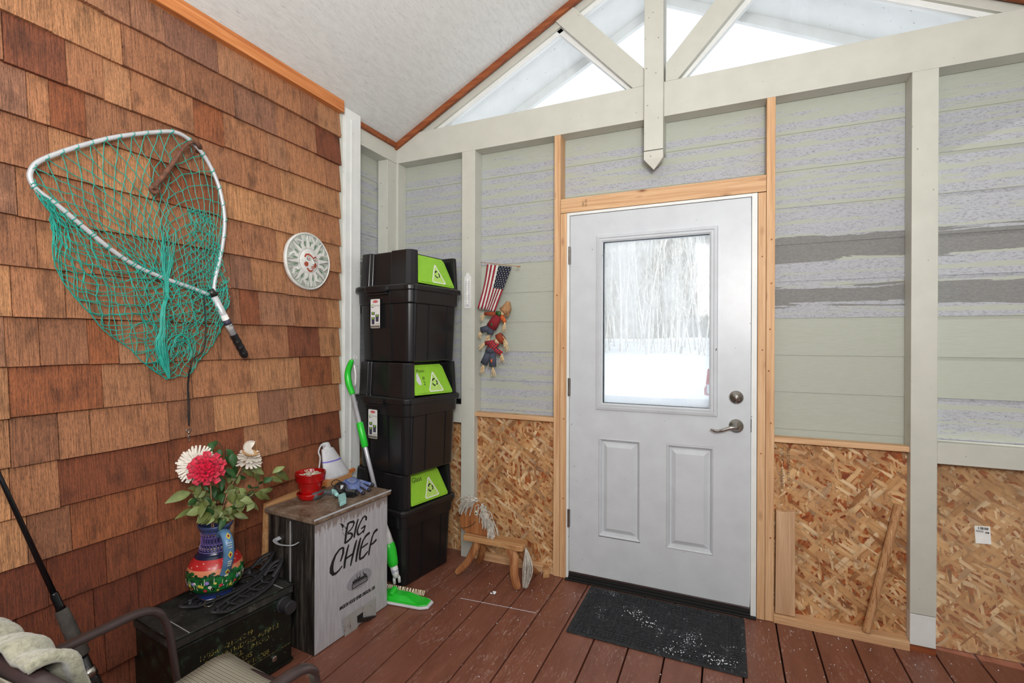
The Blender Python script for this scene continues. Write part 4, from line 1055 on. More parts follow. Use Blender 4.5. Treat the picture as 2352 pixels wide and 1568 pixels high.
def loftp(mb, poly, lv):
    n = len(poly); vs = []
    for s_, z_ in lv: vs += [(cx_ + (p[0] - cx_) * s_, cy_ + (p[1] - cy_) * s_, ZL + z_) for p in poly]
    mb.add(vs, [(i * n + j, i * n + (j + 1) % n, (i + 1) * n + (j + 1) % n, (i + 1) * n + j) for i in range(len(lv) - 1) for j in range(n)] + [tuple(range(n))[::-1], tuple((len(lv) - 1) * n + j for j in range(n))])
loftp(mb, smooth_path([(p[0], p[1], 0) for p in palm], 3, True), [(0.94, 0.001), (1.0, 0.008), (0.95, 0.022), (0.7, 0.032), (0.3, 0.036)])
obj('palm', mb, 'glove', gl, smooth=True)
for fg, rr0 in (([(0.2422, -0.6248, 0.605), (0.2862, -0.6279, 0.605), (0.34, -0.6375, 0.605)], .0095), ([(0.2885, -0.6686, 0.6), (0.3373, -0.69, 0.6), (0.3807, -0.7091, 0.6)], .0095), ([(0.2967, -0.712, 0.597), (0.3453, -0.7388, 0.597), (0.3881, -0.7599, 0.597)], .009), ([(0.2774, -0.7349, 0.595), (0.3242, -0.7618, 0.595), (0.367, -0.7824, 0.595)], .008)):
    pth = smooth_path([gz(fg[0], .016), gz(fg[1], .013), gz(fg[2], .0105)], 4)
    fo = obj('finger', MB().tube(pth, [rr0] * (len(pth) - 2) + [rr0 * .95, rr0 * .6], 10, flat=0.9), 'glove', gl, smooth=True)
    e = Vector(pth[-1]); d_ = (Vector(pth[-1]) - Vector(pth[-3])).normalized()
    obj('fingertip', MB().tube([e - d_ * .004, e + d_ * .005, e + d_ * .008], [rr0 * 1.04, rr0 * .9, rr0 * .4], 10), 'rubber', fo, smooth=True)
cf = [(0.1828, -0.7021, 0.6), (0.2323, -0.7381, 0.6)]
obj('cuff', MB().tube([gz(cf[0], .012), gz(cf[1], .012)], .011, 10, flat=1.0), 'rubber', gl, smooth=True)

# ================================================================ AMMO CAN
ca = thing('ammunition_can', 'dark green metal ammunition can with yellow stencilled text, beside the chair', 'metal can', (0.36, -1.151, 0), R(-6.5))
# local: x from -0.30 to 0, y from -0.455 to 0
def canmat():
    t = NT('chipped_olive_black_paint')
    n = t.noise(t.coords(), 22, 5, 0.7); n2 = t.noise(t.coords(), 70, 3, 0.6)
    c = t.ramp(n, [(0.35, (10, 13, 12)), (0.55, (17, 25, 20)), (0.66, (44, 64, 50))])
    c = t.mix(t.ramp(n2, [(0.70, 0), (0.74, 0.8)]), c, (150, 150, 140))
    return t.fin(c, 0.35, 0.1, t.bump(n, 0.1, 0.003))
def cantop():
    t = NT('scuffed_dark_lid')
    n = t.noise(t.coords(), 14, 5, 0.7); n2 = t.noise(t.coords(), 90, 3, 0.6)
    c = t.ramp(n, [(0.35, (18, 21, 20)), (0.6, (46, 46, 43)), (0.75, (96, 94, 86))])
    c = t.mix(t.ramp(n2, [(0.66, 0), (0.72, 0.7)]), c, (160, 158, 150))
    return t.fin(c, 0.6)
def stencilmat():
    t = NT('worn_yellow_stencil')
    n = t.noise(t.coords(), 130, 3, 0.6)
    return t.fin(t.ramp(n, [(0.46, (30, 34, 26)), (0.56, (140, 130, 62))]), 0.6)
M['can'] = canmat(); M['cantop'] = cantop()
M['stencil'] = stencilmat()
obj('body', MB().box((-0.294, -0.450, 0.0), (-0.004, -0.004, 0.288)), 'can', ca, world=False, bev=0.006)
obj('lid', MB().box((-0.300, -0.456, 0.290), (0.0, 0.0, 0.326)), 'cantop', ca, world=False, bev=0.006)
rims = MB()
loopp = [(-0.300, -0.456, .324), (0.0, -0.456, .324), (0.0, 0.0, .324), (-0.300, 0.0, .324)]
rims.tube(loopp, 0.004, 6, closed=True)
obj('lid_rim', rims, 'can', ca, world=False)
obj('lid_seam', MB().box((-0.299, -0.402, 0.326), (-0.001, -0.399, 0.3275)).box((-0.299, -0.05, 0.326), (-0.001, -0.047, 0.3275)), 'alu', ca, world=False, kind='stuff')
kn = MB()
def capx(mb, y, z, prof, n=24):
    vs = []
    for r, x in prof:
        for j in range(n):
            a = 2 * math.pi * j / n; vs.append((x, y + r * math.cos(a), z + r * math.sin(a)))
    k = len(prof)
    mb.add(vs, [(i * n + j, i * n + (j + 1) % n, (i + 1) * n + (j + 1) % n, (i + 1) * n + j) for i in range(k - 1) for j in range(n)] + [tuple((k - 1) * n + j for j in range(n))])
capx(kn, -0.048, 0.262, [(0.030, -0.004), (0.030, 0.006), (0.026, 0.008), (0.026, 0.050), (0.0245, 0.053)])
obj('pressure_cap', kn, 'rubber', ca, world=False, bev=0.001)
sc_ = MB(); capx(sc_, -0.085, 0.060, [(0.011, -0.004), (0.011, 0.002), (0.008, 0.004)])
obj('latch_button', sc_, 'steel', ca, world=False)
obj('bottom_flange', MB().box((-0.298, -0.454, 0.010), (0.0, 0.0, 0.020)), 'can', ca, world=False)
for i, (body, y, z) in enumerate((('1305-01-212-6049', -0.405, 0.205), ('25 CARTRIDGES 40MM 2', -0.385, 0.177), ('LOT. M793,  LINKED', -0.375, 0.149), ('WT 99 LBS', -0.335, 0.121), ('01 -0042/1H008', -0.315, 0.093))):
    text_mesh('lettering', body, 0.026, (lambda Y, Zz: lambda a, b, c: (-0.0035 + c * .3, Y + 0.035 + a * 1.02, Zz + b))(y, z), 'stencil', ca, world=False)
obj('stencil_line', MB().box((-0.0040, -0.21, 0.084), (-0.0032, -0.01, 0.0855)), 'stencil', ca, world=False)

# ice cleats lying on the can
def cleat(label, path, zb, w=0.042):
    P = [Vector((p[0], p[1], 0)) for p in path]
    a, b = P[0], P[-1]; L = (b - a).length; ax = (b - a).normalized(); ay = Vector((-ax.y, ax.x, 0))
    t = thing('ice_cleat', label, 'ice cleat', (a.x, a.y, zb), 0, 'rubber ice cleats on the metal can')
    W_ = lambda u, v, h: a + ax * (u * L) + ay * v + Vector((0, 0, zb + h))
    lo = []
    for i in range(36):
        th = 2 * math.pi * i / 36
        u = 0.5 - 0.5 * math.cos(th); v = w * math.sin(th) * (1.0 + 0.15 * math.sin(th * 3))
        h = 0.010 + 0.030 * max(0, u - 0.75) / 0.25 * 1.3 + 0.018 * max(0, 0.12 - u) / 0.12 + 0.010 * max(0, math.sin(th))
        lo.append(W_(u, v, h))
    obj('outer_band', MB().tube(lo, 0.0078, 8, flat=0.55, closed=True), 'rubber', t, smooth=True)
    lo2 = [W_(0.5 - 0.44 * math.cos(2 * math.pi * i / 30) + .02, w * .72 * math.sin(2 * math.pi * i / 30), 0.007) for i in range(30)]
    obj('sole_band', MB().tube(lo2, 0.006, 8, flat=0.5, closed=True), 'rubber', t, smooth=True)
    for u in (0.14, 0.30, 0.46, 0.62, 0.80):
        ww = w * math.sin(math.pi * min(.95, u)) ** .5
        pts = [W_(u, -ww, 0.020), W_(u + .01, -ww * .8, 0.008), W_(u, 0, 0.006), W_(u - .01, ww * .8, 0.008), W_(u, ww, 0.022)]
        obj('cross_strap', MB().tube(smooth_path(pts, 4), 0.008, 8, flat=0.4), 'rubber', t, smooth=True)
    pts = [W_(0.80, w * .6, .030), W_(0.93, w * .55, .058), W_(1.02, 0, .068), W_(0.93, -w * .55, .058), W_(0.80, -w * .6, .030)]
    obj('heel_loop', MB().tube(smooth_path(pts, 6), 0.010, 8, flat=0.4), 'rubber', t, smooth=True)
    pts = [W_(0.86, w * .6, .036), W_(0.92, w * .1, .040), W_(0.86, -w * .6, .036)]
    obj('heel_strap', MB().tube(smooth_path(pts, 6), 0.008, 8, flat=0.4), 'rubber', t, smooth=True)
    return t
cleat('black rubber ice cleat nearer the painted pitcher on the green can', [(0.1676, -1.489, 0.34), (0.1566, -1.3024, 0.34), (0.1632, -1.0986, 0.34)], 0.327)
cleat('black rubber ice cleat along the front edge of the green can', [(0.3093, -1.4649, 0.335), (0.2975, -1.3128, 0.335), (0.2537, -1.13, 0.335)], 0.327, 0.036)
rg = thing('wire_clip', 'small bent wire clip lying on the ice cleats', 'wire clip', (0.2164, -1.415, 0.35))
obj('wire', MB().tube(smooth_path([(0.1489, -1.4258, 0.362), (0.2173, -1.4325, 0.362), (0.2441, -1.4102, 0.362), (0.2759, -1.4488, 0.362), (0.2498, -1.4573, 0.362), (0.2218, -1.4305, 0.362)], 4), 0.002, 6), 'steel', rg, smooth=True)
ps = thing('paper_scrap', 'pale strip of paper at the wall end of the green can', 'paper scrap', (0.0274, -1.5287, 0.328))
obj('strip', MB().prism([(p[0], p[1]) for p in [(-0.0041, -1.5365, 0.328), (0.0394, -1.5038, 0.328), (0.0568, -1.5122, 0.328), (0.0155, -1.55, 0.328)]], lambda u, v, d: (u, v, 0.3285 + d), 0, .002), 'bone', ps)

# ================================================================ PAINTED PITCHER
V0 = (0.142, -1.338, 0.3275)
va = thing('painted_pitcher', 'painted ceramic pitcher with a village scene and blue handle, on the green can', 'pitcher', V0)
vprof = [(0.060, 0.0), (0.064, 0.004), (0.066, 0.020), (0.078, 0.034), (0.093, 0.060), (0.099, 0.085), (0.098, 0.110), (0.088, 0.140), (0.072, 0.162), (0.064, 0.172), (0.060, 0.176), (0.053, 0.200), (0.049, 0.222), (0.050, 0.245), (0.054, 0.262), (0.060, 0.272), (0.062, 0.280), (0.059, 0.284), (0.053, 0.280), (0.046, 0.262), (0.042, 0.20)]
vs_ = smooth_path([(r, 0, z) for r, z in vprof], 3)
prof = [(v.x, v.z) for v in vs_]
bands = [(0.022, 0), (0.040, 1), (0.112, 2), (0.126, 3), (0.160, 4), (0.164, 5), (0.180, 6), (0.184, 7), (0.256, 8), (1, 1)]
def vband(i):
    z = (prof[i][1] + prof[i + 1][1]) / 2
    if i > 48: return 1
    for zz, m in bands:
        if z < zz: return m
    return 1
M['vpeach'] = simple('peach_glaze', (206, 128, 92), 0.3)
mb = MB().lathe(prof, 56, [vband(i) for i in range(len(prof) - 1)])
obj('pitcher_body', mb, ['vbase', 'vblue', 'vgreen', 'vpeach', 'vred', 'vlil', 'vnavy', 'vlil', 'vnavy', 'vblue'], va, world=False, smooth=True)
def vr(z):
    for (r0, z0), (r1, z1) in zip(prof, prof[1:]):
        if z0 <= z <= z1 and z1 > z0: return r0 + (r1 - r0) * (z - z0) / (z1 - z0)
    return 0.06
TH0 = math.atan2(-2.63 - V0[1], 2.01 - V0[0])
def vs(u, z, d): # u in metres along the surface measured from the side that faces the room
    r = vr(z); th = TH0 + u / 0.095
    return ((r + d) * math.cos(th), (r + d) * math.sin(th), z)
random.seed(11)
dec = {k: MB() for k in ('vgreen', 'vdg', 'vcream', 'vyel', 'red', 'vlil', 'vblue', 'dark', 'petalw')}
for k in range(46):
    u = -0.15 + k * 0.0066 + random.uniform(-.003, .003); z = random.uniform(0.088, 0.118)
    dec['vgreen' if k % 2 else 'vdg'].prism(disc(u, z, random.uniform(.007, .013), 8, random.uniform(.004, .008)), vs, 0.0002, 0.0008)
for k in range(30):
    u = -0.14 + k * 0.0095 + random.uniform(-.003, .003); z = random.uniform(0.05, 0.085)
    dec['vcream' if k % 3 else 'dark'].ribbon([(u, z), (u + .001, z + random.uniform(.012, .026))], [.002, .0016], vs, 0.0008, 0.0013)
for k in range(34):
    u = -0.15 + k * 0.0088; z = random.uniform(0.046, 0.088); c = ('vyel', 'red', 'vlil', 'petalw', 'dark', 'vyel')[k % 6]
    dec[c].prism(disc(u, z, random.uniform(.003, .0075), 10), vs, 0.0013, 0.0017)
    dec['dark' if c == 'petalw' else 'vcream'].prism(disc(u, z, .0014, 6), vs, 0.0017, 0.002)
for k in range(9):
    u = -0.10 + k * 0.026; z = 0.136 + 0.008 * (k % 3)
    dec['petalw'].ribbon([(u - .004, z + .003), (u, z), (u + .004, z + .003)], [.0010, .0018, .0010], vs, 0.0006, 0.0012)
for k in range(15):
    u = -0.15 + k * .021
    sp_ = [(u + (.001 + .0011 * i) * math.cos(i * .75), 0.198 + (.001 + .0011 * i) * math.sin(i * .75)) for i in range(11)]
    dec['vlil'].ribbon(sp_, [.0014] * 11, vs, 0.0004, 0.0010)
    dec['vyel'].prism(disc(u, 0.198, .0022, 8), vs, 0.001, 0.0014)
    dec['vlil'].ribbon([(u - .006, .216), (u + .008, .216), (u + .008, .236), (u - .006, .236), (u - .006, .216)], [.0014] * 5, vs, 0.0004, 0.001)
    dec['vlil'].ribbon([(u - .010, .252), (u, .243), (u + .011, .252)], [.0014] * 3, vs, 0.0004, 0.001)
    dec['vyel'].prism(disc(u + .001, 0.250, .002, 8), vs, 0.001, 0.0014)
for z in (0.184, 0.212, 0.240, 0.256):
    dec['vlil'].ribbon([(-0.30 + .02 * i, z) for i in range(31)], [.0014] * 31, vs, 0.0003, 0.0009)
dec['vdg'].ribbon([(-0.30 + .02 * i, 0.041 + .002 * math.sin(i * 2)) for i in range(31)], [.006] * 31, vs, 0.0003, 0.0009)
for k, mbx in dec.items(): obj('painted_motif', mbx, k, va, world=False, kind='stuff')
# handle faces the room, on the right of the body
th = TH0 + R(19); ca_, sa_ = math.cos(th), math.sin(th)
hp = smooth_path([(r * ca_, r * sa_, z) for r, z in ((0.050, 0.246), (0.072, 0.262), (0.100, 0.262), (0.124, 0.240), (0.132, 0.205), (0.126, 0.165), (0.108, 0.130), (0.095, 0.110))], 5)
rr = [0.0165 + 0.003 * math.sin(i / len(hp) * math.pi) for i in range(len(hp))]
rr[-3:] = [.018, .019, .020]
ho = obj('pitcher_handle', MB().tube(hp, rr, 14, flat=0.7), 'vhandle', va, world=False, smooth=True)
pt = {k: MB() for k in ('vyel', 'dollred', 'vcream')}
def onh(i, across, out):
    c = Vector(hp[i]); tdir = (Vector(hp[min(i + 1, len(hp) - 1)]) - Vector(hp[i - 1])).normalized()
    side = Vector((-sa_, ca_, 0)); nor = side.cross(tdir) * -1
    if nor.dot(Vector((ca_, sa_, 0.3))) < 0: nor = -nor
    cam_side = Vector((math.cos(TH0), math.sin(TH0), .35)).normalized()
    return c, tdir, side, nor
for i in (13, 21, 30):
    c, tdir, side, nor = onh(i, 0, 0)
    f3 = lambda u, v, d: tuple(c + side * u + tdir * v + nor * (rr[i] * 0.82 + d - 0.0025 * 0))
    pt['vyel'].prism([(0, -.014), (.008, 0), (0, .014), (-.008, 0)], f3, -0.002, 0.0006)
    pt['dollred'].prism([(0, -.008), (.0045, 0), (0, .008), (-.0045, 0)], f3, 0.0006, 0.0012)
for i in (16, 17, 18, 24, 25, 26, 33, 34):
    c, tdir, side, nor = onh(i, 0, 0)
    f3 = lambda u, v, d: tuple(c + side * u + tdir * v + nor * (rr[i] * 0.80 + d))
    pt['vcream'].prism([(-.007, -.0008), (.007, -.0008), (.007, .0008), (-.007, .0008)], f3, -0.001, 0.0008)
for k, mbx in pt.items(): obj('painted_motif', mbx, k, ho, world=False, kind='stuff')

# corked bottle neck with red tag, sitting in the mouth of the pitcher
bt = thing('corked_stem_bundle', 'tan paper-wrapped bundle with a red tag standing in the pitcher mouth', 'paper bundle', (V0[0], V0[1], V0[2] + .25))
bp_ = (0.165, -1.2961, 0.6429)
obj('wrap', MB().lathe([(0.0, -0.12), (0.017, -0.12), (0.019, 0.0), (0.017, 0.03), (0.012, 0.05), (0.013, 0.056), (0.0, 0.058)], 16, 0, bp_), 'burlap', bt, smooth=True)
obj('red_tag', MB().lathe([(0.0196, -0.012), (0.0200, -0.010), (0.0200, 0.004), (0.0196, 0.006)], 16, 0, bp_), 'petalr', bt)

# ================================================================ FLOWERS AND LEAVES
def petal_mesh(mb, c, nrm, ang, L, w, curl, mi=0, r0=0.0, droop=0.0):
    n = Vector(nrm).normalized(); e1 = n.orthogonal().normalized(); e2 = n.cross(e1)
    d = (e1 * math.cos(ang) + e2 * math.sin(ang)); s_ = n.cross(d)
    rows_ = []
    for i in range(5):
        t_ = i / 4; ww = w * (0.35 + 1.1 * t_ - 0.75 * t_ ** 3) * .6
        p = Vector(c) + d * (r0 + L * t_) * math.cos(curl * (1 - 0.3 * t_)) + n * (L * t_ * math.sin(curl) - droop * t_ * t_)
        rows_.append((p - s_ * ww + n * w * .12, p, p + s_ * ww + n * w * .12))
    vs = [q for r_ in rows_ for q in r_]
    fs = []
    for i in range(4):
        for j in range(2): fs.append((i * 3 + j, i * 3 + j + 1, (i + 1) * 3 + j + 1, (i + 1) * 3 + j))
    mb.add(vs, fs, mi)
def flower(label, c, nrm, layers, mat, stempts, core=None, stem='stem'):
    t = thing('paper_flower', label, 'flower', stempts[0])
    mb = MB()
    for (cnt, L, w, curl, r0, off) in layers:
        for k in range(cnt):
            petal_mesh(mb, Vector(c) + Vector(nrm).normalized() * off, nrm, 2 * math.pi * k / cnt + random.uniform(-.06, .06), L * random.uniform(.93, 1.06), w, curl + random.uniform(-.05, .05), 0, r0)
    obj('bloom', mb, mat, t, solid=0.0009)
    if core:
        cmb = MB()
        for (cnt, L, w, curl, r0, off) in core:
            for k in range(cnt): petal_mesh(cmb, Vector(c) + Vector(nrm).normalized() * off, nrm, 2 * math.pi * k / cnt + random.uniform(-.1, .1), L, w, curl, 0, r0)
        obj('bloom_heart', cmb, 'petalt', t, solid=0.0009)
    obj('stem', MB().tube(smooth_path(stempts, 5), 0.0022, 6), stem, t, smooth=True)
    return t
cR = (0.24, -1.4413, 0.862)
flower('crimson layered paper flower, in front of a white one in the pitcher', cR, (0.75, -0.50, 0.45), [(10, .064, .025, -0.05, .0, -0.008), (11, .056, .023, 0.25, .0, 0.0), (10, .042, .019, 0.55, .0, .003), (9, .030, .016, 0.85, .0, .005), (7, .020, .013, 1.15, 0, .006), (6, .013, .008, 1.35, 0, .006)], 'petalr',
       [(V0[0] + .01, V0[1] - .01, V0[2] + .22)] + [(0.19, -1.3831, 0.6512), (0.19, -1.3888, 0.7239)] + [(0.225, -1.4178, 0.8044)] + [tuple(Vector(cR) - Vector((.75, -.5, .45)) * .01)])
cW = (0.15, -1.42, 0.8619)
flower('white many-rayed paper flower behind the crimson one, at left in the pitcher', cW, (0.55, -0.75, 0.35), [(34, .066, .008, 0.05, .004, -.004), (30, .060, .008, 0.3, .003, 0), (24, .040, .005, 0.6, .002, .003), (16, .025, .005, 0.9, 0, .005)], 'petalw',
       [(V0[0], V0[1] - .015, V0[2] + .22)] + [(0.16, -1.3693, 0.6595), (0.16, -1.3873, 0.7345), (0.16, -1.4038, 0.8036)] + [tuple(Vector(cW) - Vector((.5, -.6, .5)) * .01)])
cT = (0.16, -1.2056, 0.8416)
flower('white tan-edged double paper flower on a long stem, tallest in the pitcher', cT, (0.30, 0.05, 1.0), [(17, .056, .012, -0.15, .0, -.014), (16, .052, .012, 0.12, .0, -.006), (14, .044, .012, .45, 0, 0.0)], 'petalw',
       [(V0[0] + .01, V0[1], V0[2] + .22)] + [(0.165, -1.3201, 0.68), (0.165, -1.2941, 0.7352), (0.165, -1.235, 0.8231)] + [tuple(Vector(cT) - Vector((.1, 0, .02)) * .1)], [(11, .036, .011, .6, 0, .003)])
cU = (0.15, -1.1874, 0.8782)
mbU = MB()
for k in range(22): petal_mesh(mbU, Vector(cU), (0.75, -0.25, 0.5), 2 * math.pi * k / 34, .033, .0035, .15, 0, .0)
for k in range(11): petal_mesh(mbU, Vector(cU), (0.75, -0.25, 0.5), 2 * math.pi * k / 20, .022, .006, .6, 0, .0)
ft = [o for o in bpy.data.objects if o.name.startswith('paper_flower')][-1]
obj('upper_bloom', mbU, 'petalw', ft, solid=0.0008)
# leafy branches
def leaf(mb, a, b, w, tw=0.0, sag=0.006):
    a = Vector(a); b = Vector(b); ax = b - a; L = ax.length; ax.normalize()
    view = (Vector((2.01, -2.63, 1.34)) - a).normalized()
    view = (view + Vector((random.uniform(-.3, .3), random.uniform(-.3, .3), random.uniform(-.1, .5)))).normalized()
    s_ = ax.cross(view).normalized(); n = s_.cross(ax)
    prof_ = [(0, .02), (.12, .45), (.3, .9), (.5, 1.0), (.72, .72), (.9, .28), (1, .01)]
    vs = []
    for t_, k_ in prof_:
        p = a + ax * (L * t_) + Vector((0, 0, -sag * t_ * t_ * 2))
        vs += [p - s_ * w * k_ + n * w * k_ * .35, p, p + s_ * w * k_ + n * w * k_ * .35]
    fs = []
    for i in range(6):
        for j in range(2): fs.append((i * 3 + j, i * 3 + j + 1, (i + 1) * 3 + j + 1, (i + 1) * 3 + j))
    mb.add(vs, fs)
random.seed(21)
M['leaf2'] = simple('pale_olive_leaf', (122, 134, 82), 0.5, var=0.15, scale=18)
branches = [
 ('leafy olive branch reaching furthest left from the pitcher', [(0.18, -1.376, 0.654), (0.18, -1.405, 0.695), (0.18, -1.439, 0.737), (0.18, -1.459, 0.766)],
  [((0.169, -1.452, 0.767), (0.159, -1.541, 0.762), 9), ((0.176, -1.453, 0.764), (0.168, -1.406, 0.76), 6), ((0.163, -1.428, 0.738), (0.166, -1.373, 0.746), 8), ((0.197, -1.45, 0.741), (0.218, -1.498, 0.752), 6), ((0.191, -1.434, 0.796), (0.186, -1.443, 0.754), 5), ((0.181, -1.473, 0.789), (0.179, -1.413, 0.776), 5), ((0.167, -1.443, 0.743), (0.157, -1.453, 0.72), 5), ((0.169, -1.43, 0.731), (0.195, -1.417, 0.712), 7), ((0.193, -1.423, 0.787), (0.214, -1.415, 0.779), 4), ]),
 ('low leafy branch drooping over the left rim of the pitcher', [(0.2, -1.388, 0.654), (0.2, -1.405, 0.677), (0.2, -1.427, 0.697)],
  [((0.212, -1.439, 0.704), (0.206, -1.496, 0.713), 8), ((0.192, -1.451, 0.71), (0.206, -1.536, 0.71), 5), ((0.209, -1.409, 0.682), (0.233, -1.461, 0.675), 5), ((0.215, -1.429, 0.71), (0.204, -1.393, 0.669), 8), ((0.204, -1.406, 0.669), (0.219, -1.377, 0.677), 8), ((0.2, -1.359, 0.653), (0.193, -1.329, 0.675), 8), ((0.199, -1.468, 0.738), (0.188, -1.434, 0.705), 6), ((0.217, -1.439, 0.732), (0.241, -1.429, 0.737), 7), ((0.202, -1.415, 0.693), (0.2, -1.397, 0.706), 6), ]),
 ('tall thin branch with dark curled leaves behind the crimson flower', [(0.13, -1.324, 0.629), (0.13, -1.326, 0.708), (0.13, -1.298, 0.813), (0.13, -1.293, 0.881), (0.13, -1.322, 0.929)],
  [((0.146, -1.333, 0.933), (0.157, -1.373, 0.926), 5), ((0.145, -1.36, 0.938), (0.168, -1.379, 0.902), 6), ((0.13, -1.313, 0.898), (0.134, -1.325, 0.865), 7), ((0.134, -1.289, 0.893), (0.138, -1.253, 0.853), 6), ((0.116, -1.281, 0.861), (0.115, -1.253, 0.832), 5), ((0.143, -1.261, 0.829), (0.129, -1.246, 0.773), 6), ((0.112, -1.3, 0.8), (0.125, -1.265, 0.802), 5), ((0.121, -1.297, 0.792), (0.13, -1.254, 0.78), 5), ((0.129, -1.292, 0.771), (0.129, -1.307, 0.755), 5), ((0.15, -1.363, 0.783), (0.144, -1.319, 0.769), 5), ((0.127, -1.31, 0.753), (0.121, -1.294, 0.72), 6), ((0.135, -1.339, 0.757), (0.133, -1.328, 0.718), 4), ]),
 ('leafy branch behind the tan-edged white flower', [(0.15, -1.326, 0.635), (0.15, -1.298, 0.703), (0.15, -1.244, 0.775), (0.15, -1.219, 0.797)],
  [((0.144, -1.199, 0.801), (0.163, -1.131, 0.764), 9), ((0.143, -1.216, 0.788), (0.153, -1.173, 0.765), 5), ((0.166, -1.184, 0.771), (0.156, -1.15, 0.735), 5), ((0.132, -1.241, 0.758), (0.128, -1.191, 0.761), 5), ((0.161, -1.289, 0.769), (0.173, -1.271, 0.78), 5), ((0.139, -1.203, 0.806), (0.139, -1.223, 0.787), 4), ((0.137, -1.3, 0.718), (0.143, -1.226, 0.726), 7), ((0.132, -1.304, 0.691), (0.148, -1.292, 0.716), 8), ((0.166, -1.333, 0.728), (0.194, -1.348, 0.706), 6), ]),
 ('long arching branch reaching furthest right from the pitcher', [(0.17, -1.333, 0.671), (0.17, -1.312, 0.687), (0.17, -1.218, 0.687), (0.17, -1.16, 0.72), (0.17, -1.099, 0.75)],
  [((0.179, -1.106, 0.753), (0.208, -1.062, 0.788), 6), ((0.151, -1.071, 0.746), (0.149, -0.986, 0.699), 9), ((0.189, -1.131, 0.739), (0.209, -1.074, 0.722), 7), ((0.166, -1.157, 0.717), (0.194, -1.168, 0.749), 4), ((0.175, -1.142, 0.735), (0.197, -1.151, 0.757), 6), ((0.162, -1.204, 0.674), (0.155, -1.18, 0.71), 6), ((0.168, -1.221, 0.669), (0.159, -1.157, 0.616), 5), ((0.165, -1.242, 0.658), (0.194, -1.231, 0.694), 8), ((0.163, -1.213, 0.715), (0.149, -1.178, 0.718), 6), ((0.152, -1.267, 0.68), (0.144, -1.219, 0.693), 8), ((0.181, -1.304, 0.731), (0.183, -1.295, 0.688), 8), ((0.162, -1.267, 0.714), (0.151, -1.252, 0.685), 7), ((0.189, -1.271, 0.734), (0.193, -1.241, 0.696), 7), ]),
 ('small lower branch at the right rim of the pitcher', [(0.19, -1.345, 0.647), (0.19, -1.298, 0.663), (0.19, -1.223, 0.679), (0.19, -1.186, 0.685)],
  [((0.178, -1.18, 0.681), (0.166, -1.109, 0.696), 5), ((0.172, -1.145, 0.675), (0.165, -1.091, 0.694), 6), ((0.197, -1.181, 0.689), (0.189, -1.127, 0.655), 5), ((0.172, -1.296, 0.656), (0.179, -1.27, 0.676), 6), ((0.18, -1.273, 0.659), (0.21, -1.278, 0.651), 5), ((0.175, -1.267, 0.686), (0.184, -1.269, 0.662), 5), ((0.201, -1.348, 0.628), (0.204, -1.327, 0.648), 7), ((0.21, -1.328, 0.632), (0.216, -1.309, 0.642), 6), ((0.18, -1.363, 0.647), (0.183, -1.34, 0.623), 7), ((0.171, -1.366, 0.691), (0.175, -1.364, 0.671), 5), ((0.18, -1.356, 0.689), (0.205, -1.36, 0.674), 6), ((0.203, -1.405, 0.735), (0.211, -1.404, 0.693), 5), ]),
]
random.seed(77)
for bi_, (l_, st, lv) in enumerate(branches):   # the short inner leaves crowding each stem above the rim
    for k in range(9 if bi_ != 2 else 5):
        t_ = random.uniform(.15, .75); i_ = int(t_ * (len(st) - 1)); p = Vector(st[i_]).lerp(Vector(st[i_ + 1]), t_ * (len(st) - 1) - i_)
        p += Vector((random.uniform(-.02, .03), random.uniform(-.02, .02), random.uniform(-.02, .02)))
        a = random.uniform(0, 6.28); L = random.uniform(.035, .06)
        lv.append((tuple(p), (p.x + random.uniform(-.02, .04), p.y + L * math.cos(a), p.z + L * math.sin(a) * .9), random.choice((6, 7, 8))))
for label, st, lv in branches:
    t = thing('leafy_branch', label, 'branch', st[0])
    obj('stem', MB().tube(smooth_path(st, 5), 0.0016, 5), 'stemd', t, smooth=True)
    for i, (a, b, w) in enumerate(lv):
        mb = MB(); leaf(mb, a, b, w * 0.0021)
        obj('leaf', mb, ('leafd' if 'dark' in label or i % 5 == 3 else ('leaf2' if i % 3 == 0 else 'leaf')), t, smooth=True, solid=0.0006)

# ================================================================ FISHING ROD
ra, rb_ = Vector((0.1, -1.9529, 0.944)), Vector((0.27, -1.8033, 0.3046))
rd = (rb_ - ra).normalized()
rod = thing('fishing_rod', 'black fishing rod with a worn foam grip, leaning on the shingle wall', 'fishing rod', tuple(rb_ + rd * 0.3))
def rp(px_): return None
g0_ = Vector((0.205, -1.8596, 0.5389)); 
def along(t_): return ra + rd * t_
Lr = (rb_ - ra).length
tg = (g0_ - ra).dot(rd)
obj('blank', MB().tube([along(-1.1), along(-0.3), along(0.0), along(tg - .03)], [.0035, .0050, .0058, .0078], 14), 'rodblack', rod, smooth=True)
obj('winding_check', MB().tube([along(tg - .055), along(tg - .050), along(tg - .012), along(tg)], [.0095, .0105, .0105, .0125], 14), 'rodblack', rod, smooth=True)
obj('foregrip', MB().tube([along(tg), along(tg + .006), along(tg + .09), along(tg + .150), along(tg + .155)], [.0125, .0165, .0185, .0200, .0170], 18), 'foam', rod, smooth=True)
obj('reel_seat', MB().tube([along(tg + .155), along(tg + .36)], .0130, 18), 'rodblack', rod, smooth=True)
obj('hood_ring', MB().tube([along(tg + .20), along(tg + .225)], .0165, 20), 'steel', rod, smooth=True)
rgb = MB()
for k in range(9): rgb.tube([along(tg + .232 + k * .007), along(tg + .236 + k * .007)], .0160, 16)
obj('threaded_ring', rgb, 'dsteel', rod, kind='stuff')
Lend = 0.0
zz = along(tg + .36)
tt_ = (tg + .36) + (zz.z - 0.012) / -rd.z if rd.z < 0 else tg + .4
obj('butt_grip', MB().tube([along(tg + .36), along(min(tt_, tg + .75))], .0165, 16), 'foam', rod, smooth=True)

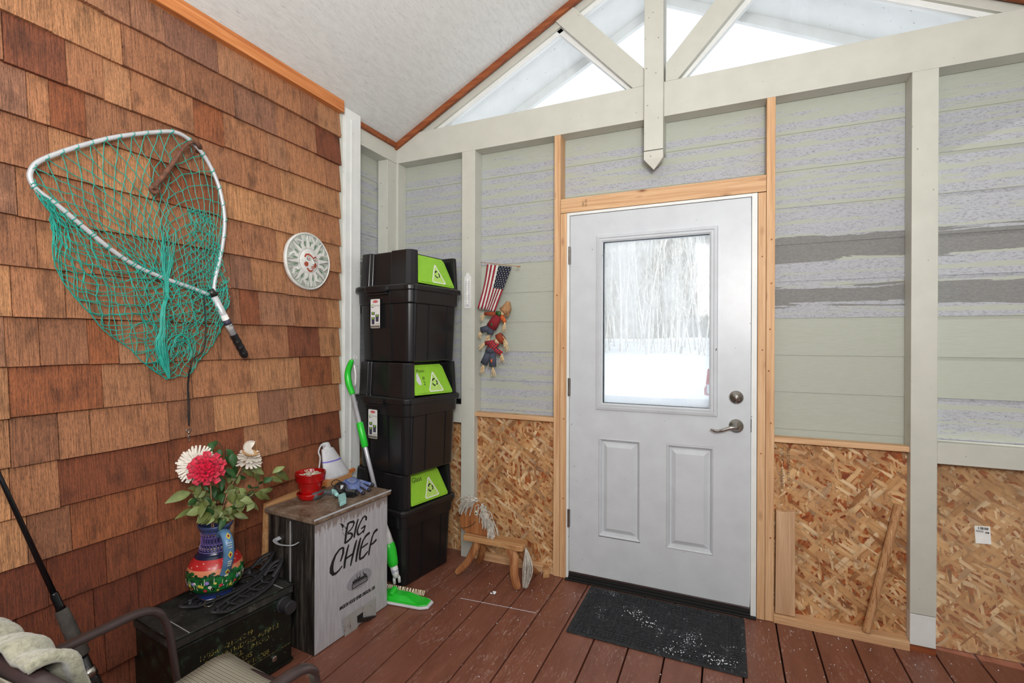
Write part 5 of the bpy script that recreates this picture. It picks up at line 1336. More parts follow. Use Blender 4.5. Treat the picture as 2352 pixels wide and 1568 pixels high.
# ================================================================ PATIO CHAIR
CXl, CXr = 0.675, 1.165
chx = (CXl + CXr) / 2
ch = thing('patio_chair', 'patio armchair with brown metal arms and striped grey sling, lower left corner', 'chair', (chx, -1.9, 0))
def slingmat():
    t = NT('striped_sling_fabric')
    w = t.n('ShaderNodeTexWave', {'Vector': t.coords((0.02, 1, 1)), 'Scale': 34, 'Distortion': 0.4, 'Detail': 2}, bands_direction='Y').outputs['Fac']
    w2 = t.n('ShaderNodeTexWave', {'Vector': t.coords(), 'Scale': 160, 'Distortion': 0.2}, bands_direction='X').outputs['Fac']
    n = t.noise(t.coords((3, 200, 200)), 2, 3)
    c = t.ramp(w, [(0.05, (112, 106, 90)), (0.3, (156, 152, 138)), (0.7, (172, 168, 154)), (0.95, (134, 128, 110))])
    c = t.mix(0.0, c, t.ramp(w2, [(0.2, 0.65), (0.7, 1.1)]), 'MULTIPLY')
    return t.fin(c, 0.85, 0, t.bump(w2, 0.1, 0.001))
M['sling'] = slingmat()
def seatz(v): return 0.425 - 0.018 * math.sin(math.pi * v) - (0.010 * (1 - v))
mb = MB(); mb.grid(lambda u, v: (CXl + 0.0 + (CXr - CXl) * u, -2.12 + 0.455 * v - 0.012 * math.sin(math.pi * u) * v, 0.434 - 0.012 * math.sin(math.pi * u) - 0.012 * (1 - v) + (-0.012 * max(0, v - .9) * 10)), 12, 10)
obj('seat', mb, 'sling', ch, smooth=True, solid=0.004)
mb = MB(); mb.grid(lambda u, v: (CXl + 0.01 + (CXr - CXl - .02) * u, -2.125 - 0.115 * v - 0.02 * math.sin(math.pi * u), 0.43 + 0.375 * v), 10, 10)
obj('backrest', mb, 'sling', ch, smooth=True, solid=0.004)
for xx, sg in ((CXl - .012, -1), (CXr + .012, 1)):
    pa = smooth_path([(xx, -2.235, 0.655), (xx + sg * .004, -2.10, 0.652), (xx + sg * .01, -1.98, 0.650), (xx + sg * .012, -1.89, 0.648), (xx + sg * .010, -1.845, 0.625), (xx + sg * .004, -1.825, 0.575), (xx, -1.815, 0.50), (xx, -1.80, 0.40), (xx, -1.765, 0.20), (xx, -1.74, 0.0)], 6)
    obj('armrest', MB().tube(pa, [.016] * 26 + [.013] * (len(pa) - 26), 12, flat=0.62, up=(0, 0, 1)), 'brownrail', ch, smooth=True)
    obj('side_rail', MB().tube([(xx, -1.69, 0.405), (xx, -1.72, 0.402), (xx, -2.12, 0.40)], .012, 10), 'brownrail', ch, smooth=True)
    obj('back_post', MB().tube(smooth_path([(xx, -2.08, 0.30), (xx, -2.12, 0.42), (xx, -2.18, 0.62), (xx, -2.235, 0.80)], 4), .013, 10), 'brownrail', ch, smooth=True)
    obj('leg', MB().tube([(xx, -2.09, 0.36), (xx, -2.16, 0.18), (xx, -2.24, 0.0)], .013, 10), 'brownrail', ch, smooth=True)
obj('top_rail', MB().tube([(CXl - .012, -2.235, 0.80), (CXr + .012, -2.235, 0.80)], .016, 12), 'brownrail', ch, smooth=True)
obj('front_rail', MB().tube([(CXl, -1.685, 0.408), (CXr, -1.685, 0.408)], .011, 10), 'brownrail', ch, smooth=True)
# fleece throw over the back
def fleecemat():
    t = NT('grey_green_fleece')
    n = t.noise(t.coords(), 120, 4, 0.7); n2 = t.noise(t.coords(), 14, 3)
    c = t.ramp(n, [(0.3, (124, 124, 106)), (0.6, (164, 162, 144))]); c = t.mix(0.5, c, t.ramp(n2, [(0.35, (170, 174, 160)), (0.6, (255, 252, 244))]), 'MULTIPLY')
    return t.fin(c, 0.95, 0, t.bump(n, 0.8, 0.004), Sheen_Weight=0.5)
M['fleece'] = fleecemat()
bk = thing('fleece_blanket', 'grey-green fleece blanket draped over the back of the patio chair', 'blanket', (chx, -2.2, 0.45))
def drape(u, v):
    x = 0.70 + 0.32 * u + 0.03 * v; a = -0.06 + v * 1.06
    w = 0.010 * math.sin(u * 19 + v * 4) + 0.006 * math.sin(u * 41 + 2)
    y0, z0 = -2.235, 0.80
    if a < -0.25: s_ = (-0.25 - a) / 0.75; return (x, y0 - 0.040 - w, z0 - 0.012 - s_ * 0.18)
    if a > 0.25: s_ = (a - 0.25) / 0.75; return (x, y0 + 0.042 + w + 0.09 * s_ * .8, z0 - 0.012 - s_ * 0.26)
    th_ = a / 0.25 * math.pi / 2; return (x, y0 + 0.042 * math.sin(th_) + w * a * 4 * .25, z0 + 0.004 + 0.030 * math.cos(th_) + w * .6)
mb = MB().grid(drape, 40, 26)
obj('fleece', mb, 'fleece', bk, smooth=True, solid=0.012, sub=0)
hem = [Vector(drape(1.0, j / 26)) for j in range(27)]
obj('rolled_hem', MB().tube(hem, .010, 8), 'fleece', bk, smooth=True)

# ================================================================ LANDING NET
NX = 0.072
FR = [(0.072, -1.3, 1.4973), (0.072, -1.2969, 1.5778), (0.072, -1.2766, 1.668), (0.072, -1.2597, 1.7592), (0.072, -1.2541, 1.8444), (0.072, -1.2651, 1.9256), (0.072, -1.2895, 2.0019), (0.072, -1.3365, 2.0777), (0.072, -1.3858, 2.1178), (0.072, -1.4287, 2.1341), (0.072, -1.4698, 2.1308), (0.072, -1.5246, 2.1071), (0.072, -1.598, 2.0703), (0.072, -1.6661, 2.0316), (0.072, -1.7294, 1.989), (0.072, -1.7885, 1.9456), (0.072, -1.8384, 1.9042), (0.072, -1.8636, 1.8785), (0.072, -1.8752, 1.8543), (0.072, -1.8783, 1.8331), (0.072, -1.87, 1.8086), (0.072, -1.8516, 1.79), (0.072, -1.8108, 1.7628), (0.072, -1.7591, 1.7217), (0.072, -1.6784, 1.6584), (0.072, -1.597, 1.6077), (0.072, -1.5081, 1.575), (0.072, -1.4018, 1.5477), (0.072, -1.3212, 1.5243)]
nt = thing('landing_net', 'fishing landing net with teal mesh and grey tube hoop hung on the shingles', 'landing net', (NX, -1.40, 1.5))
frp = smooth_path(FR, 4)
obj('hoop', MB().tube(frp, 0.0078, 12), 'netfr', nt, smooth=True)
hd0, hd1, hd2 = Vector((0.075, -1.306, 1.5265)), Vector((0.08, -1.2188, 1.3629)), Vector((0.082, -1.1627, 1.2646))
hdo = obj('handle_tube', MB().tube([hd0, hd1], 0.0145, 18), 'netfr', nt, smooth=True)
hv = (hd1 - hd0)
obj('yoke', MB().tube([hd0 - hv * .12, hd0 + hv * .04], [.012, .0165], 14), 'dsteel', nt, smooth=True)
obj('handle_label', MB().tube([hd0 + hv * .50, hd0 + hv * .86], 0.0149, 18), 'paper', nt, smooth=True)
obj('label_picture', MB().tube([hd0 + hv * .62, hd0 + hv * .74], 0.0152, 18), 'sticdark', nt, smooth=True)
hn_ = hv.normalized(); hs = hn_.cross(Vector((1, 0, 0))).normalized()
text_mesh('lettering', 'Net', 0.014, lambda a, b, c: tuple(hd0 + hv * .79 + Vector((1, 0, 0)) * (.0153 - 6 * 0 + c * .2) + hs * (-a + .010) * -1 * -1 + hn_ * -b * -1 * -1), 'ink', nt)
gp = []; gr = []
for i in range(17):
    t_ = i / 16; gp.append(hd1 + (hd2 - hd1) * t_); gr.append(0.0158 + (0.0016 if i % 4 == 1 and i > 3 else -0.0006 if i % 4 == 3 else 0))
gr[-1] = .011
obj('grip', MB().tube(gp, gr, 16), 'black', nt)
# mesh of the net: knotted diamond cells between an upper and a lower line
random.seed(9)
netmb = MB()
CR = 0.0015
def resample(P, n):
    P = [Vector(p) for p in P]; d = [0]
    for a, b in zip(P, P[1:]): d.append(d[-1] + (b - a).length)
    out = []
    for i in range(n):
        s_ = d[-1] * i / (n - 1); k = 0
        while k < len(d) - 2 and d[k + 1] < s_: k += 1
        f = (s_ - d[k]) / max(1e-9, d[k + 1] - d[k]); out.append(P[k].lerp(P[k + 1], f))
    return out
def cell_net(top, bot, nc, nr, depth0, depth1, ease=1.0, jit=0.004, bulge=0.0, hexa=True):
    A_ = resample(top, nc * 2 + 1); B_ = resample(bot, nc * 2 + 1)
    def node(i, r):
        v = (r / nr) ** ease
        p = A_[i].lerp(B_[i], v)
        if 0 < r < nr: p = p + Vector((0, random.uniform(-jit, jit), random.uniform(-jit, jit)))
        p.x = NX + depth0 * (1 - v) + depth1 * v + bulge * math.sin(math.pi * v) + (random.uniform(-.004, .006) if r > 0 else 0)
        return p
    nodes = {}
    for r in range(nr + 1):
        for i in range(nc * 2 + 1):
            if (i + r) % 2 == 0: nodes[(i, r)] = node(i, r)
    for (i, r), p in nodes.items():
        for di in (-1, 1):
            q = nodes.get((i + di, r + 1))
            if q is not None:
                mid = (p + q) / 2 + Vector((random.uniform(-.002, .002), random.uniform(-.0025, .0025), random.uniform(-.003, .001)))
                netmb.tube([p, mid, q], CR, 4)
    for (i, r), p in nodes.items():
        if 0 < r: netmb.ball(p, 0.0021, 5, 4)
    for i in range(nc * 2 + 1):
        if (i, 0) in nodes:      # loop round the hoop
            p = nodes[(i, 0)]
            lp_ = [p + Vector((0.011 * math.cos(a), random.uniform(-.001, .001) + 0.004 * math.cos(a * .5), 0.011 * math.sin(a))) for a in [2 * math.pi * k / 8 for k in range(8)]]
            netmb.tube(lp_, CR, 4, closed=True)
top1 = [(0.072, -1.8726, 1.818), (0.072, -1.8765, 1.8404), (0.072, -1.8701, 1.8696), (0.072, -1.8384, 1.9042), (0.072, -1.7885, 1.9456), (0.072, -1.7294, 1.989), (0.072, -1.6661, 2.0316), (0.072, -1.598, 2.0703), (0.072, -1.5246, 2.1071), (0.072, -1.4698, 2.1308)]
bot1 = [(0.06, -1.5319, 1.5809), (0.06, -1.5262, 1.5775), (0.06, -1.5204, 1.5761), (0.06, -1.5147, 1.5748), (0.06, -1.5089, 1.5755), (0.06, -1.5011, 1.5743), (0.06, -1.4933, 1.5732), (0.06, -1.4854, 1.5741), (0.06, -1.4774, 1.5751), (0.06, -1.4734, 1.5756)]
cell_net(top1, bot1, 11, 17, 0.0, -0.008, 0.80, 0.004)
top2 = [(0.072, -1.4698, 2.1308), (0.072, -1.4287, 2.1341), (0.072, -1.3858, 2.1178), (0.072, -1.3365, 2.0777), (0.072, -1.2895, 2.0019), (0.072, -1.2651, 1.9256), (0.072, -1.2541, 1.8444), (0.072, -1.2597, 1.7592), (0.072, -1.2766, 1.668), (0.072, -1.2955, 1.578)]
bot2 = [(0.06, -1.4972, 1.5811), (0.06, -1.4854, 1.5783), (0.06, -1.4694, 1.576), (0.06, -1.4532, 1.5737), (0.06, -1.4283, 1.5637), (0.06, -1.4028, 1.5534), (0.06, -1.3767, 1.5429), (0.06, -1.3499, 1.5365), (0.06, -1.327, 1.5296), (0.06, -1.3131, 1.5218)]
cell_net(top2, bot2, 10, 19, 0.0, -0.006, 0.85, 0.004)
top3 = [(0.072, -1.87, 1.8086), (0.072, -1.8516, 1.79), (0.072, -1.8108, 1.7628), (0.072, -1.7591, 1.7217), (0.072, -1.6784, 1.6584), (0.072, -1.597, 1.6077), (0.072, -1.5081, 1.575), (0.072, -1.4018, 1.5477), (0.072, -1.3212, 1.5243), (0.072, -1.2689, 1.5391)]
bot3 = [(0.06, -1.8251, 1.757), (0.06, -1.8264, 1.7147), (0.06, -1.8166, 1.6117), (0.06, -1.794, 1.5229), (0.06, -1.771, 1.4966), (0.06, -1.7228, 1.4344), (0.06, -1.672, 1.3725), (0.06, -1.625, 1.3226), (0.06, -1.5425, 1.2527), (0.06, -1.4766, 1.1929)]
bot3b = [(0.06, -1.8196, 1.7471), (0.06, -1.825, 1.7178), (0.06, -1.8181, 1.6703), (0.06, -1.8138, 1.5833), (0.06, -1.7826, 1.5091), (0.06, -1.7166, 1.4228), (0.06, -1.672, 1.3641), (0.06, -1.6077, 1.3138), (0.06, -1.561, 1.2607), (0.06, -1.4766, 1.19)]
cell_net(top3, bot3b, 14, 12, 0.0, -0.006, 1.0, 0.006, 0.015)
cell_net(top3, bot3b, 11, 9, 0.0, -0.010, 0.9, 0.010, 0.004)
netmb.tube([Vector(p) + Vector((0, random.uniform(-.002, .002), random.uniform(-.002, .002))) for p in smooth_path(bot3b, 6)], .0018, 5)
top4 = [(0.072, -1.6041, 1.6106), (0.072, -1.5081, 1.575), (0.072, -1.444, 1.5571), (0.072, -1.4018, 1.5477), (0.072, -1.3578, 1.5353), (0.072, -1.3212, 1.5243), (0.072, -1.2835, 1.5608), (0.072, -1.2445, 1.593)]
bot4 = [(0.06, -1.5349, 1.2392), (0.06, -1.4766, 1.1942), (0.06, -1.4358, 1.2), (0.06, -1.389, 1.2014), (0.06, -1.3582, 1.2532), (0.06, -1.3032, 1.3108), (0.06, -1.265, 1.3897), (0.06, -1.2356, 1.4944)]
cell_net(top4, bot4, 13, 18, 0.0, -0.006, 1.0, 0.008, 0.012)
top5 = [(0.072, -1.4025, 1.8541), (0.072, -1.3763, 1.8518), (0.072, -1.3359, 1.8437), (0.072, -1.3127, 1.831)]
bot5 = [(0.07, -1.4261, 1.5928), (0.07, -1.3744, 1.5816), (0.07, -1.2725, 1.5982), (0.07, -1.2379, 1.5553)]
cell_net(top5, bot5, 6, 16, 0.0, 0.0, 1.0, 0.007, 0.006)
netmb.tube([Vector(p) + Vector((0, random.uniform(-.002, .002), random.uniform(-.002, .002))) for p in smooth_path(bot4, 6)], .0018, 5)
# gathered bundle of cords down the middle
bun = [(0.062, -1.4892, 1.8922), (0.062, -1.487, 1.7921), (0.062, -1.4828, 1.6669), (0.062, -1.4866, 1.5823), (0.062, -1.4844, 1.4985), (0.062, -1.4902, 1.4141)] 
bun2 = [(0.075, -1.4979, 1.4878), (0.075, -1.5095, 1.4248), (0.075, -1.5093, 1.3668), (0.075, -1.517, 1.3337), (0.075, -1.5053, 1.2756), (0.075, -1.4834, 1.1952)]
path = resample(smooth_path(bun[1:-1] + bun2, 4), 26)
for k in range(30):
    ph = random.uniform(0, 6.28); w0 = random.uniform(.004, .030); st_ = random.randint(0, 8); sd = random.uniform(-1, 1)
    pts = []
    for i in range(st_, 26):
        v = i / 25; sp2_ = (0.030 * max(0, .35 - v) / .35 + 0.012 + 0.008 * math.sin(v * 9)) * sd * (1 if v < .9 else (1 - v) * 10 + .1)
        p = path[i] + Vector((0.004 * math.sin(ph + i * .6) + random.uniform(0, .004) + .012, sp2_ + 0.002 * math.sin(ph + i), random.uniform(-.002, .002)))
        pts.append(p)
    netmb.tube(pts, CR, 4)
for k in range(9):
    c = Vector((0.085, -1.4403, 1.3064)) + Vector((random.uniform(-.005, .008), random.uniform(-.012, .012), random.uniform(-.02, .02)))
    r1 = random.uniform(.03, .06)
    pts = [c + Vector((random.uniform(-.003, .003), r1 * .8 * math.cos(a), r1 * math.sin(a))) for a in [R(200 - i * 22) for i in range(12)]]
    netmb.tube(smooth_path(pts, 2), CR, 4)
obj('net_mesh', netmb, 'teal', nt, kind='stuff')
ln1 = smooth_path([(0.092, -1.3552, 1.5206), (0.092, -1.3505, 1.4408), (0.092, -1.348, 1.3695), (0.092, -1.3569, 1.2982), (0.092, -1.3966, 1.264), (0.092, -1.4085, 1.2297), (0.062, -1.3988, 1.167), (0.062, -1.3977, 1.0792), (0.062, -1.3941, 0.9996)], 5)
ln2 = smooth_path([(0.06, -1.3864, 1.2278), (0.06, -1.3949, 1.1578), (0.06, -1.3895, 1.0781), (0.06, -1.392, 0.9991)], 5)
lny = obj('lanyard', MB().tube(ln1, 0.0023, 6).tube(ln2, 0.0018, 6), 'cordblack', nt, smooth=True)
cl = MB()
dc = Vector((0.058, -1.3926, 0.9793))
cl.tube([dc + Vector((0, .010 * math.cos(a), .008 * math.sin(a) if math.sin(a) > 0 else .002 * math.sin(a))) for a in [2 * math.pi * k / 16 for k in range(16)]], .0016, 6, closed=True)
cl.tube([dc + Vector((0, .001, -.002)), dc + Vector((0, .001, -.014))], .0028, 8)
cl.tube(smooth_path([dc + Vector((0, .001, -.014)), dc + Vector((0, -.002, -.030)), dc + Vector((0, .001, -.040)), dc + Vector((0, .005, -.034)), dc + Vector((0, .003, -.014))], 4), .0014, 6)
obj('swivel_clip', cl, 'steel', lny, smooth=True)

hk = thing('iron_hook', 'rusty iron hook holding up the landing net', 'hook', (0.1, -1.4828, 1.9612))
hpth = smooth_path([(0.095, -1.5478, 1.8908), (0.098, -1.5169, 1.9379), (0.102, -1.4763, 2.0121), (0.104, -1.4376, 2.0834), (0.098, -1.4006, 2.1133), (0.088, -1.3718, 2.1102), (0.055, -1.3537, 2.1046), (0.03, -1.3444, 2.1065)], 5)
obj('shank', MB().tube(hpth, [.0080 + .0014 * math.sin(i * .3) for i in range(len(hpth))], 10), 'rust', hk, smooth=True)
ec = Vector((0.096, -1.5425, 1.8858))
obj('eye', MB().tube([ec + Vector((.002 * math.sin(a), .013 * math.cos(a), .009 * math.sin(a))) for a in [2 * math.pi * k / 18 for k in range(18)]], .0065, 8, closed=True), 'rust', hk, smooth=True)
pr_ = smooth_path([(0.1, -1.417, 2.0967), (0.085, -1.3939, 2.094), (0.075, -1.3908, 2.0709), (0.08, -1.4142, 2.0466)], 4)
obj('prong', MB().tube(pr_, [.005 - .0003 * i for i in range(len(pr_))], 8), 'rust', hk, smooth=True)

# ================================================================ SUN PLAQUE
sc3 = Vector((0.055, -0.7916, 1.7413))
pq = thing('sun_plaque', 'round white ceramic sun-face plaque with green rays, on the shingle wall', 'wall plaque', tuple(sc3))
RP = 0.145
PL = lambda u, v, d: (0.052 + d, sc3.y + u, sc3.z + v)
mb = MB(); n = 64; profp = [(RP, -0.006), (RP, 0.004), (RP - .006, 0.010), (RP - .010, 0.006), (0.07, 0.008), (0.064, 0.012), (0.058, 0.010), (0.0, 0.010)]
vs_l = []
for r, x in profp:
    for j in range(n):
        a = 2 * math.pi * j / n; rj = r * (1 + 0.006 * math.sin(a * 5 + 1)) if r > .1 else r
        vs_l.append(PL(rj * math.cos(a), rj * math.sin(a), x))
k = len(profp)
mb.add(vs_l, [(i * n + j, i * n + (j + 1) % n, (i + 1) * n + (j + 1) % n, (i + 1) * n + j) for i in range(k - 1) for j in range(n)] + [tuple(range(n))[::-1]])
mb.m = [0] * (3 * n) + [1] * n + [0] * (len(mb.f) - 4 * n)
obj('plate', mb, ['pawhite', 'pagrey'], pq, smooth=False)
rw = MB(); rgm = MB()
for k in range(16):
    a = 2 * math.pi * k / 16 + .1
    def pp(r, t_): return (r * math.cos(a + t_), r * math.sin(a + t_))
    if k % 2:
        pts = [pp(.064, 0), pp(.085, .06), pp(.102, -.05), pp(.118, .12), pp(.122, .22)]
        ws = [.020, .017, .012, .008, .003]
    else:
        pts = [pp(.064, 0), pp(.09, 0), pp(.112, 0.02), pp(.128, 0)]; ws = [.022, .014, .009, .003]
    rw.ribbon(pts, ws, PL, 0.005, 0.013)
    for q in (-.13, .13, .19):
        rw.ribbon([pp(.100, q), pp(.131, q)], [.002, .004], PL, .005, .010)
    rgm.ribbon([pp(.100, .16), pp(.130, .16)], [.004, .012], PL, .005, .0085)
    rgm.ribbon([pp(.078, .19), pp(.100, .19)], [.003, .005], PL, .005, .0085)
obj('ray', rw, 'pawhite', pq, kind='stuff'); obj('green_glaze', rgm, 'pagreen', pq, kind='stuff')
dt = MB()
for k in range(44):
    a = 2 * math.pi * k / 44; dt.prism(disc(.066 * math.cos(a), .066 * math.sin(a), .0014, 5), PL, .0105, .013)
obj('dot', dt, 'ink', pq, kind='stuff')
fc = MB(); vs_l = []; n = 28
for i in range(7):
    e = math.pi / 2 * i / 6
    for j in range(n):
        a = 2 * math.pi * j / n; vs_l.append(PL(.060 * math.cos(e) * math.cos(a), .062 * math.cos(e) * math.sin(a), .010 + .011 * math.sin(e)))
fc.add(vs_l, [(i * n + j, i * n + (j + 1) % n, (i + 1) * n + (j + 1) % n, (i + 1) * n + j) for i in range(6) for j in range(n)])
face = obj('face', fc, 'pawhite', pq, smooth=True)
def FC(u, v, d):
    u *= 1.12; v *= 1.12
    q = max(0.0, 1 - (u / .060) ** 2 - (v / .062) ** 2)
    return PL(u, v, .010 + .011 * math.sqrt(q) + d)
cheek = MB()
for (cx, cy, r, ry) in ((-.024, -.016, .011, .011), (.027, -.016, .009, .011)): cheek.prism(disc(cx, cy, r, 14, ry), FC, -.002, .0008)
cheek.ribbon([(-.032, .014), (-.026, .026), (-.010, .029), (.006, .022), (.014, .014), (.030, .024), (.038, .010)], [.007, .009, .009, .007, .006, .006, .004], FC, -.002, .001)
cheek.ribbon([(-.018, -.034), (-.006, -.044), (.006, -.045), (.016, -.038)], [.006, .008, .008, .005], FC, -.002, .0008)
obj('terracotta_glaze', cheek, 'pared', face)
nz = MB().tube([FC(.010, .012, -.002), FC(.012, -.004, .003), FC(.013, -.014, .005)], [.003, .005, .0065], 10)
obj('nose', nz, 'pawhite', face, smooth=True)
ey = MB(); pu = MB(); eo = MB()
for cx in (-.012, .026):
    ey.prism(disc(cx, .010, .0080, 14, .0070), FC, -.002, .0025); eo.prism(disc(cx, .010, .0100, 14, .0090), FC, -.002, .0018); pu.prism(disc(cx, .009, .0038, 10), FC, .002, .0028)
obj('eye_outline', eo, 'ink', face); obj('eye', ey, 'pawhite', face); obj('pupil', pu, 'pared', face)
obj('lips', MB().ribbon([(.002, -.026), (.010, -.024), (.016, -.025), (.024, -.024)], [.002, .005, .004, .002], FC, .0, .003).ribbon([(.004, -.031), (.014, -.033), (.022, -.029)], [.002, .004, .002], FC, .0, .003), 'pared', face)

M['inkblue'] = simple('blue_script_ink', (50, 60, 130), 0.5)
M['orangeprint'] = simple('orange_print_cloth', (176, 84, 40), 0.85, var=0.4, scale=120)
M['carwhite'] = simple('car_white_paint', (214, 218, 226), 0.3, var=0.03)

# ================================================================ SPRAY MOP
ma, mb_ = Vector((0.105, -0.552, 1.20)), Vector((0.4128, -0.5265, 0.07))
mt = Vector((0.1334, -0.555, 1.0449)); 
mp = thing('spray_mop', 'green and white spray mop leaning beside the black bin stack', 'mop', (mb_.x, mb_.y, 0))
md_ = (mb_ - mt)
def mpt(t_): return mt + md_ * t_
obj('shaft', MB().tube([mpt(0), mpt(0.72)], 0.0115, 14), 'alu', mp, smooth=True)
gtop = smooth_path([mpt(0.0), (0.0992, -0.548, 1.1027), (0.0909, -0.546, 1.1624), (0.1142, -0.548, 1.2183), (0.1313, -0.55, 1.2283)], 5)
obj('top_grip', MB().tube(gtop, [.0145, .0155, .016, .0165, .017, .0175, .018, .018, .018, .0175, .017, .0165, .016, .0155, .015, .014, .0125, .011, .009, .006, .003][:len(gtop)], 14), 'green', mp, smooth=True)
tr_ = [(0.1585, -0.57, 1.2059), (0.1678, -0.57, 1.1542), (0.165, -0.57, 1.0951)]
obj('trigger', MB().tube(smooth_path(tr_, 3), .007, 8, flat=.7), 'whitepl', mp, smooth=True)
hl = (0.1554, -0.56, 1.2481)
obj('hanging_loop', MB().tube([Vector(hl) + Vector((.001 * math.cos(a), .011 * math.cos(a), .011 * math.sin(a))) for a in [2 * math.pi * k / 14 for k in range(14)]], .002, 6, closed=True), 'bone', mp)
obj('mid_grip', MB().tube([mpt(.155), mpt(.16), mpt(.285), mpt(.29)], [.0155, .0185, .0185, .0155], 16), 'green', mp, smooth=True)
obj('bottle_neck', MB().tube([mpt(.70), mpt(.76), mpt(.82)], [.016, .024, .030], 18), 'whitepl', mp, smooth=True)
obj('spray_bottle', MB().tube([mpt(.80), mpt(.81), mpt(.84), mpt(.89), mpt(.92), mpt(.925)], [.026, .031, .034, .030, .026, .020], 18), 'green', mp, smooth=True)
obj('lower_neck', MB().tube([mpt(.915), mpt(.96), mpt(.985)], [.021, .019, .015], 14), 'whitepl', mp, smooth=True)
mdn = md_.normalized(); msd = mdn.cross(Vector((0.62, -0.78, 0))).normalized(); vw = (Vector((2.01, -2.63, 1.34)) - mpt(.95)).normalized()
ms_ = vw.cross(mdn).normalized()
text_mesh('lettering', 'Spot', 0.020, lambda a, b, c: tuple(mpt(.955) + vw * (.021 + c * .1) + ms_ * (a - .018) * 1.0 + mdn * -(b - .004)), 'inkblue', mp, shear=.3)
fk = MB()
for sd in (-1, 1): fk.tube([mpt(.975) + ms_ * .006 * sd, mpt(.99) + ms_ * .013 * sd, mb_ + ms_ * .013 * sd + Vector((0, 0, -.015))], [.009, .008, .008], 10)
obj('fork', fk, 'whitepl', mp, smooth=True)
# head: long oval plate with pad, brush strip at the back
hc = Vector((0.463, -0.582, 0)); ha = math.atan2(0.02, 0.19)
hx = Vector((math.cos(ha), math.sin(ha), 0)); hy = Vector((-hx.y, hx.x, 0))
HF = lambda u, v, d: tuple(hc + hx * u + hy * v + Vector((0, 0, d)))
pad = [(-.17, -.035), (-.14, -.055), (.15, -.050), (.188, -.028), (.188, .028), (.15, .050), (-.14, .055), (-.17, .035)]
obj('pad', MB().prism(pad, HF, 0.002, 0.014), 'bone', mp, bev=0.004)
pl = [(x * .93, y * .86) for x, y in pad]
hm = MB().prism(pl, HF, 0.014, 0.020); hm.frustum([(-.12, -.035), (.12, -.035), (.12, .040), (-.12, .040)], [(-.07, -.015), (.05, -.015), (.05, .030), (-.07, .030)], HF, 0.020, 0.040)
hm.tube([HF(-.03, -.025, .034), HF(-.03, .02, .050)], .016, 12)
obj('head_plate', hm, 'green', mp, bev=0.003)
br = MB(); 
for k in range(28):
    u = -.11 + k * .0085; br.tube([HF(u, .045, .022), HF(u + random.uniform(-.003, .003), .058, .043)], .0022, 5)
obj('brush_bristles', br, 'vcream', mp, kind='stuff')

# ================================================================ THERMOMETER, FLAG, DOLLS
tm = thing('thermometer', 'white wall thermometer on the white post left of the flag', 'thermometer', (0.541, -0.004, 1.64))
BP = lambda u, v, d: (u, -0.001 - d, v)
obj('scale_plate', MB().prism([(0.519, 1.545), (0.526, 1.538), (0.558, 1.538), (0.565, 1.545), (0.565, 1.735), (0.556, 1.738), (0.551, 1.752), (0.541, 1.758), (0.531, 1.752), (0.528, 1.738), (0.519, 1.735)], BP, 0, .006), 'paper', tm, bev=.001)
obj('glass_tube', MB().tube([(0.542, -0.0085, 1.565), (0.542, -0.0085, 1.725)], .0016, 8), 'steel', tm)
obj('bulb_guard', MB().prism(rrect(.529, 1.550, .558, 1.566, .003, 3), BP, .006, .009), 'bone', tm, bev=.001)
tk = MB()
for k in range(24): tk.prism([(0.5445, 1.585 + k * .005), (0.5475, 1.585 + k * .005), (0.5475, 1.5858 + k * .005), (0.5445, 1.5858 + k * .005)], BP, .006, .0063)
obj('tick_marks', tk, 'ink', tm, kind='stuff')
for k, (l, r_) in enumerate((('120', '50'), ('100', '40'), ('80', '30'), ('60', '20'), ('40', '10'), ('20', '0'), ('0', '10'), ('20', '20'), ('40', '30'), ('60', '40'))):
    z = 1.700 - k * .0122
    text_mesh('lettering', l, .0085, (lambda Z_: lambda a, b, c: (.524 + a * .9, -.0073 - c * .1, Z_ + b))(z), 'ink', tm)
    text_mesh('lettering', r_, .0085, (lambda Z_: lambda a, b, c: (.5492 + a * .9, -.0073 - c * .1, Z_ + b))(z), 'ink', tm)
text_mesh('lettering', 'F', .009, lambda a, b, c: (.530 + a, -.0073, 1.572 + b), 'ink', tm); text_mesh('lettering', 'C', .009, lambda a, b, c: (.550 + a, -.0073, 1.572 + b), 'ink', tm)

fg_ = thing('small_flag', 'small stars and stripes flag hanging sideways from a thin stick', 'flag', (0.64, 0.0, 1.81))
f0, f1, f2, f3 = [Vector(p) for p in [(0.6862, -0.012, 1.8032), (0.8473, -0.012, 1.7779), (0.734, -0.012, 1.5132), (0.625, -0.012, 1.5341)]]
tl_, tr2, brr, bll = Vector((0.6862, -0.012, 1.8006)), Vector((0.8473, -0.012, 1.7754)), Vector((0.7369, -0.012, 1.5131)), Vector((0.619, -0.012, 1.5368))
tl_ = Vector((0.6804, -0.012, 1.8009))
def flp(u, v):  # u across stripes (0 left .. 1 right), v from stick down
    lx = tl_.lerp(bll, v) + Vector((0.012 * math.sin(v * 3.0) * (1 - u), 0, 0)); rx = tr2.lerp(brr, v)
    p = lx.lerp(rx, u); p.y += -0.010 * math.sin(u * 7 + v * 2.2) * (0.4 + .6 * v) - .004
    return p
for k in range(13):
    v0 = 0.50 if k >= 6 else 0.0
    mb = MB().grid(lambda a, b: tuple(flp((k + a) / 13, v0 + (1 - v0) * b)), 2, 12)
    obj('stripe', mb, 'flagred' if k % 2 == 0 else 'flagwhite', fg_, smooth=True, solid=.0008)
cn = obj('canton', MB().grid(lambda a, b: tuple(flp((6 + 7 * a) / 13, .50 * b)), 8, 8), 'flagblue', fg_, smooth=True, solid=.0008)
stm = MB()
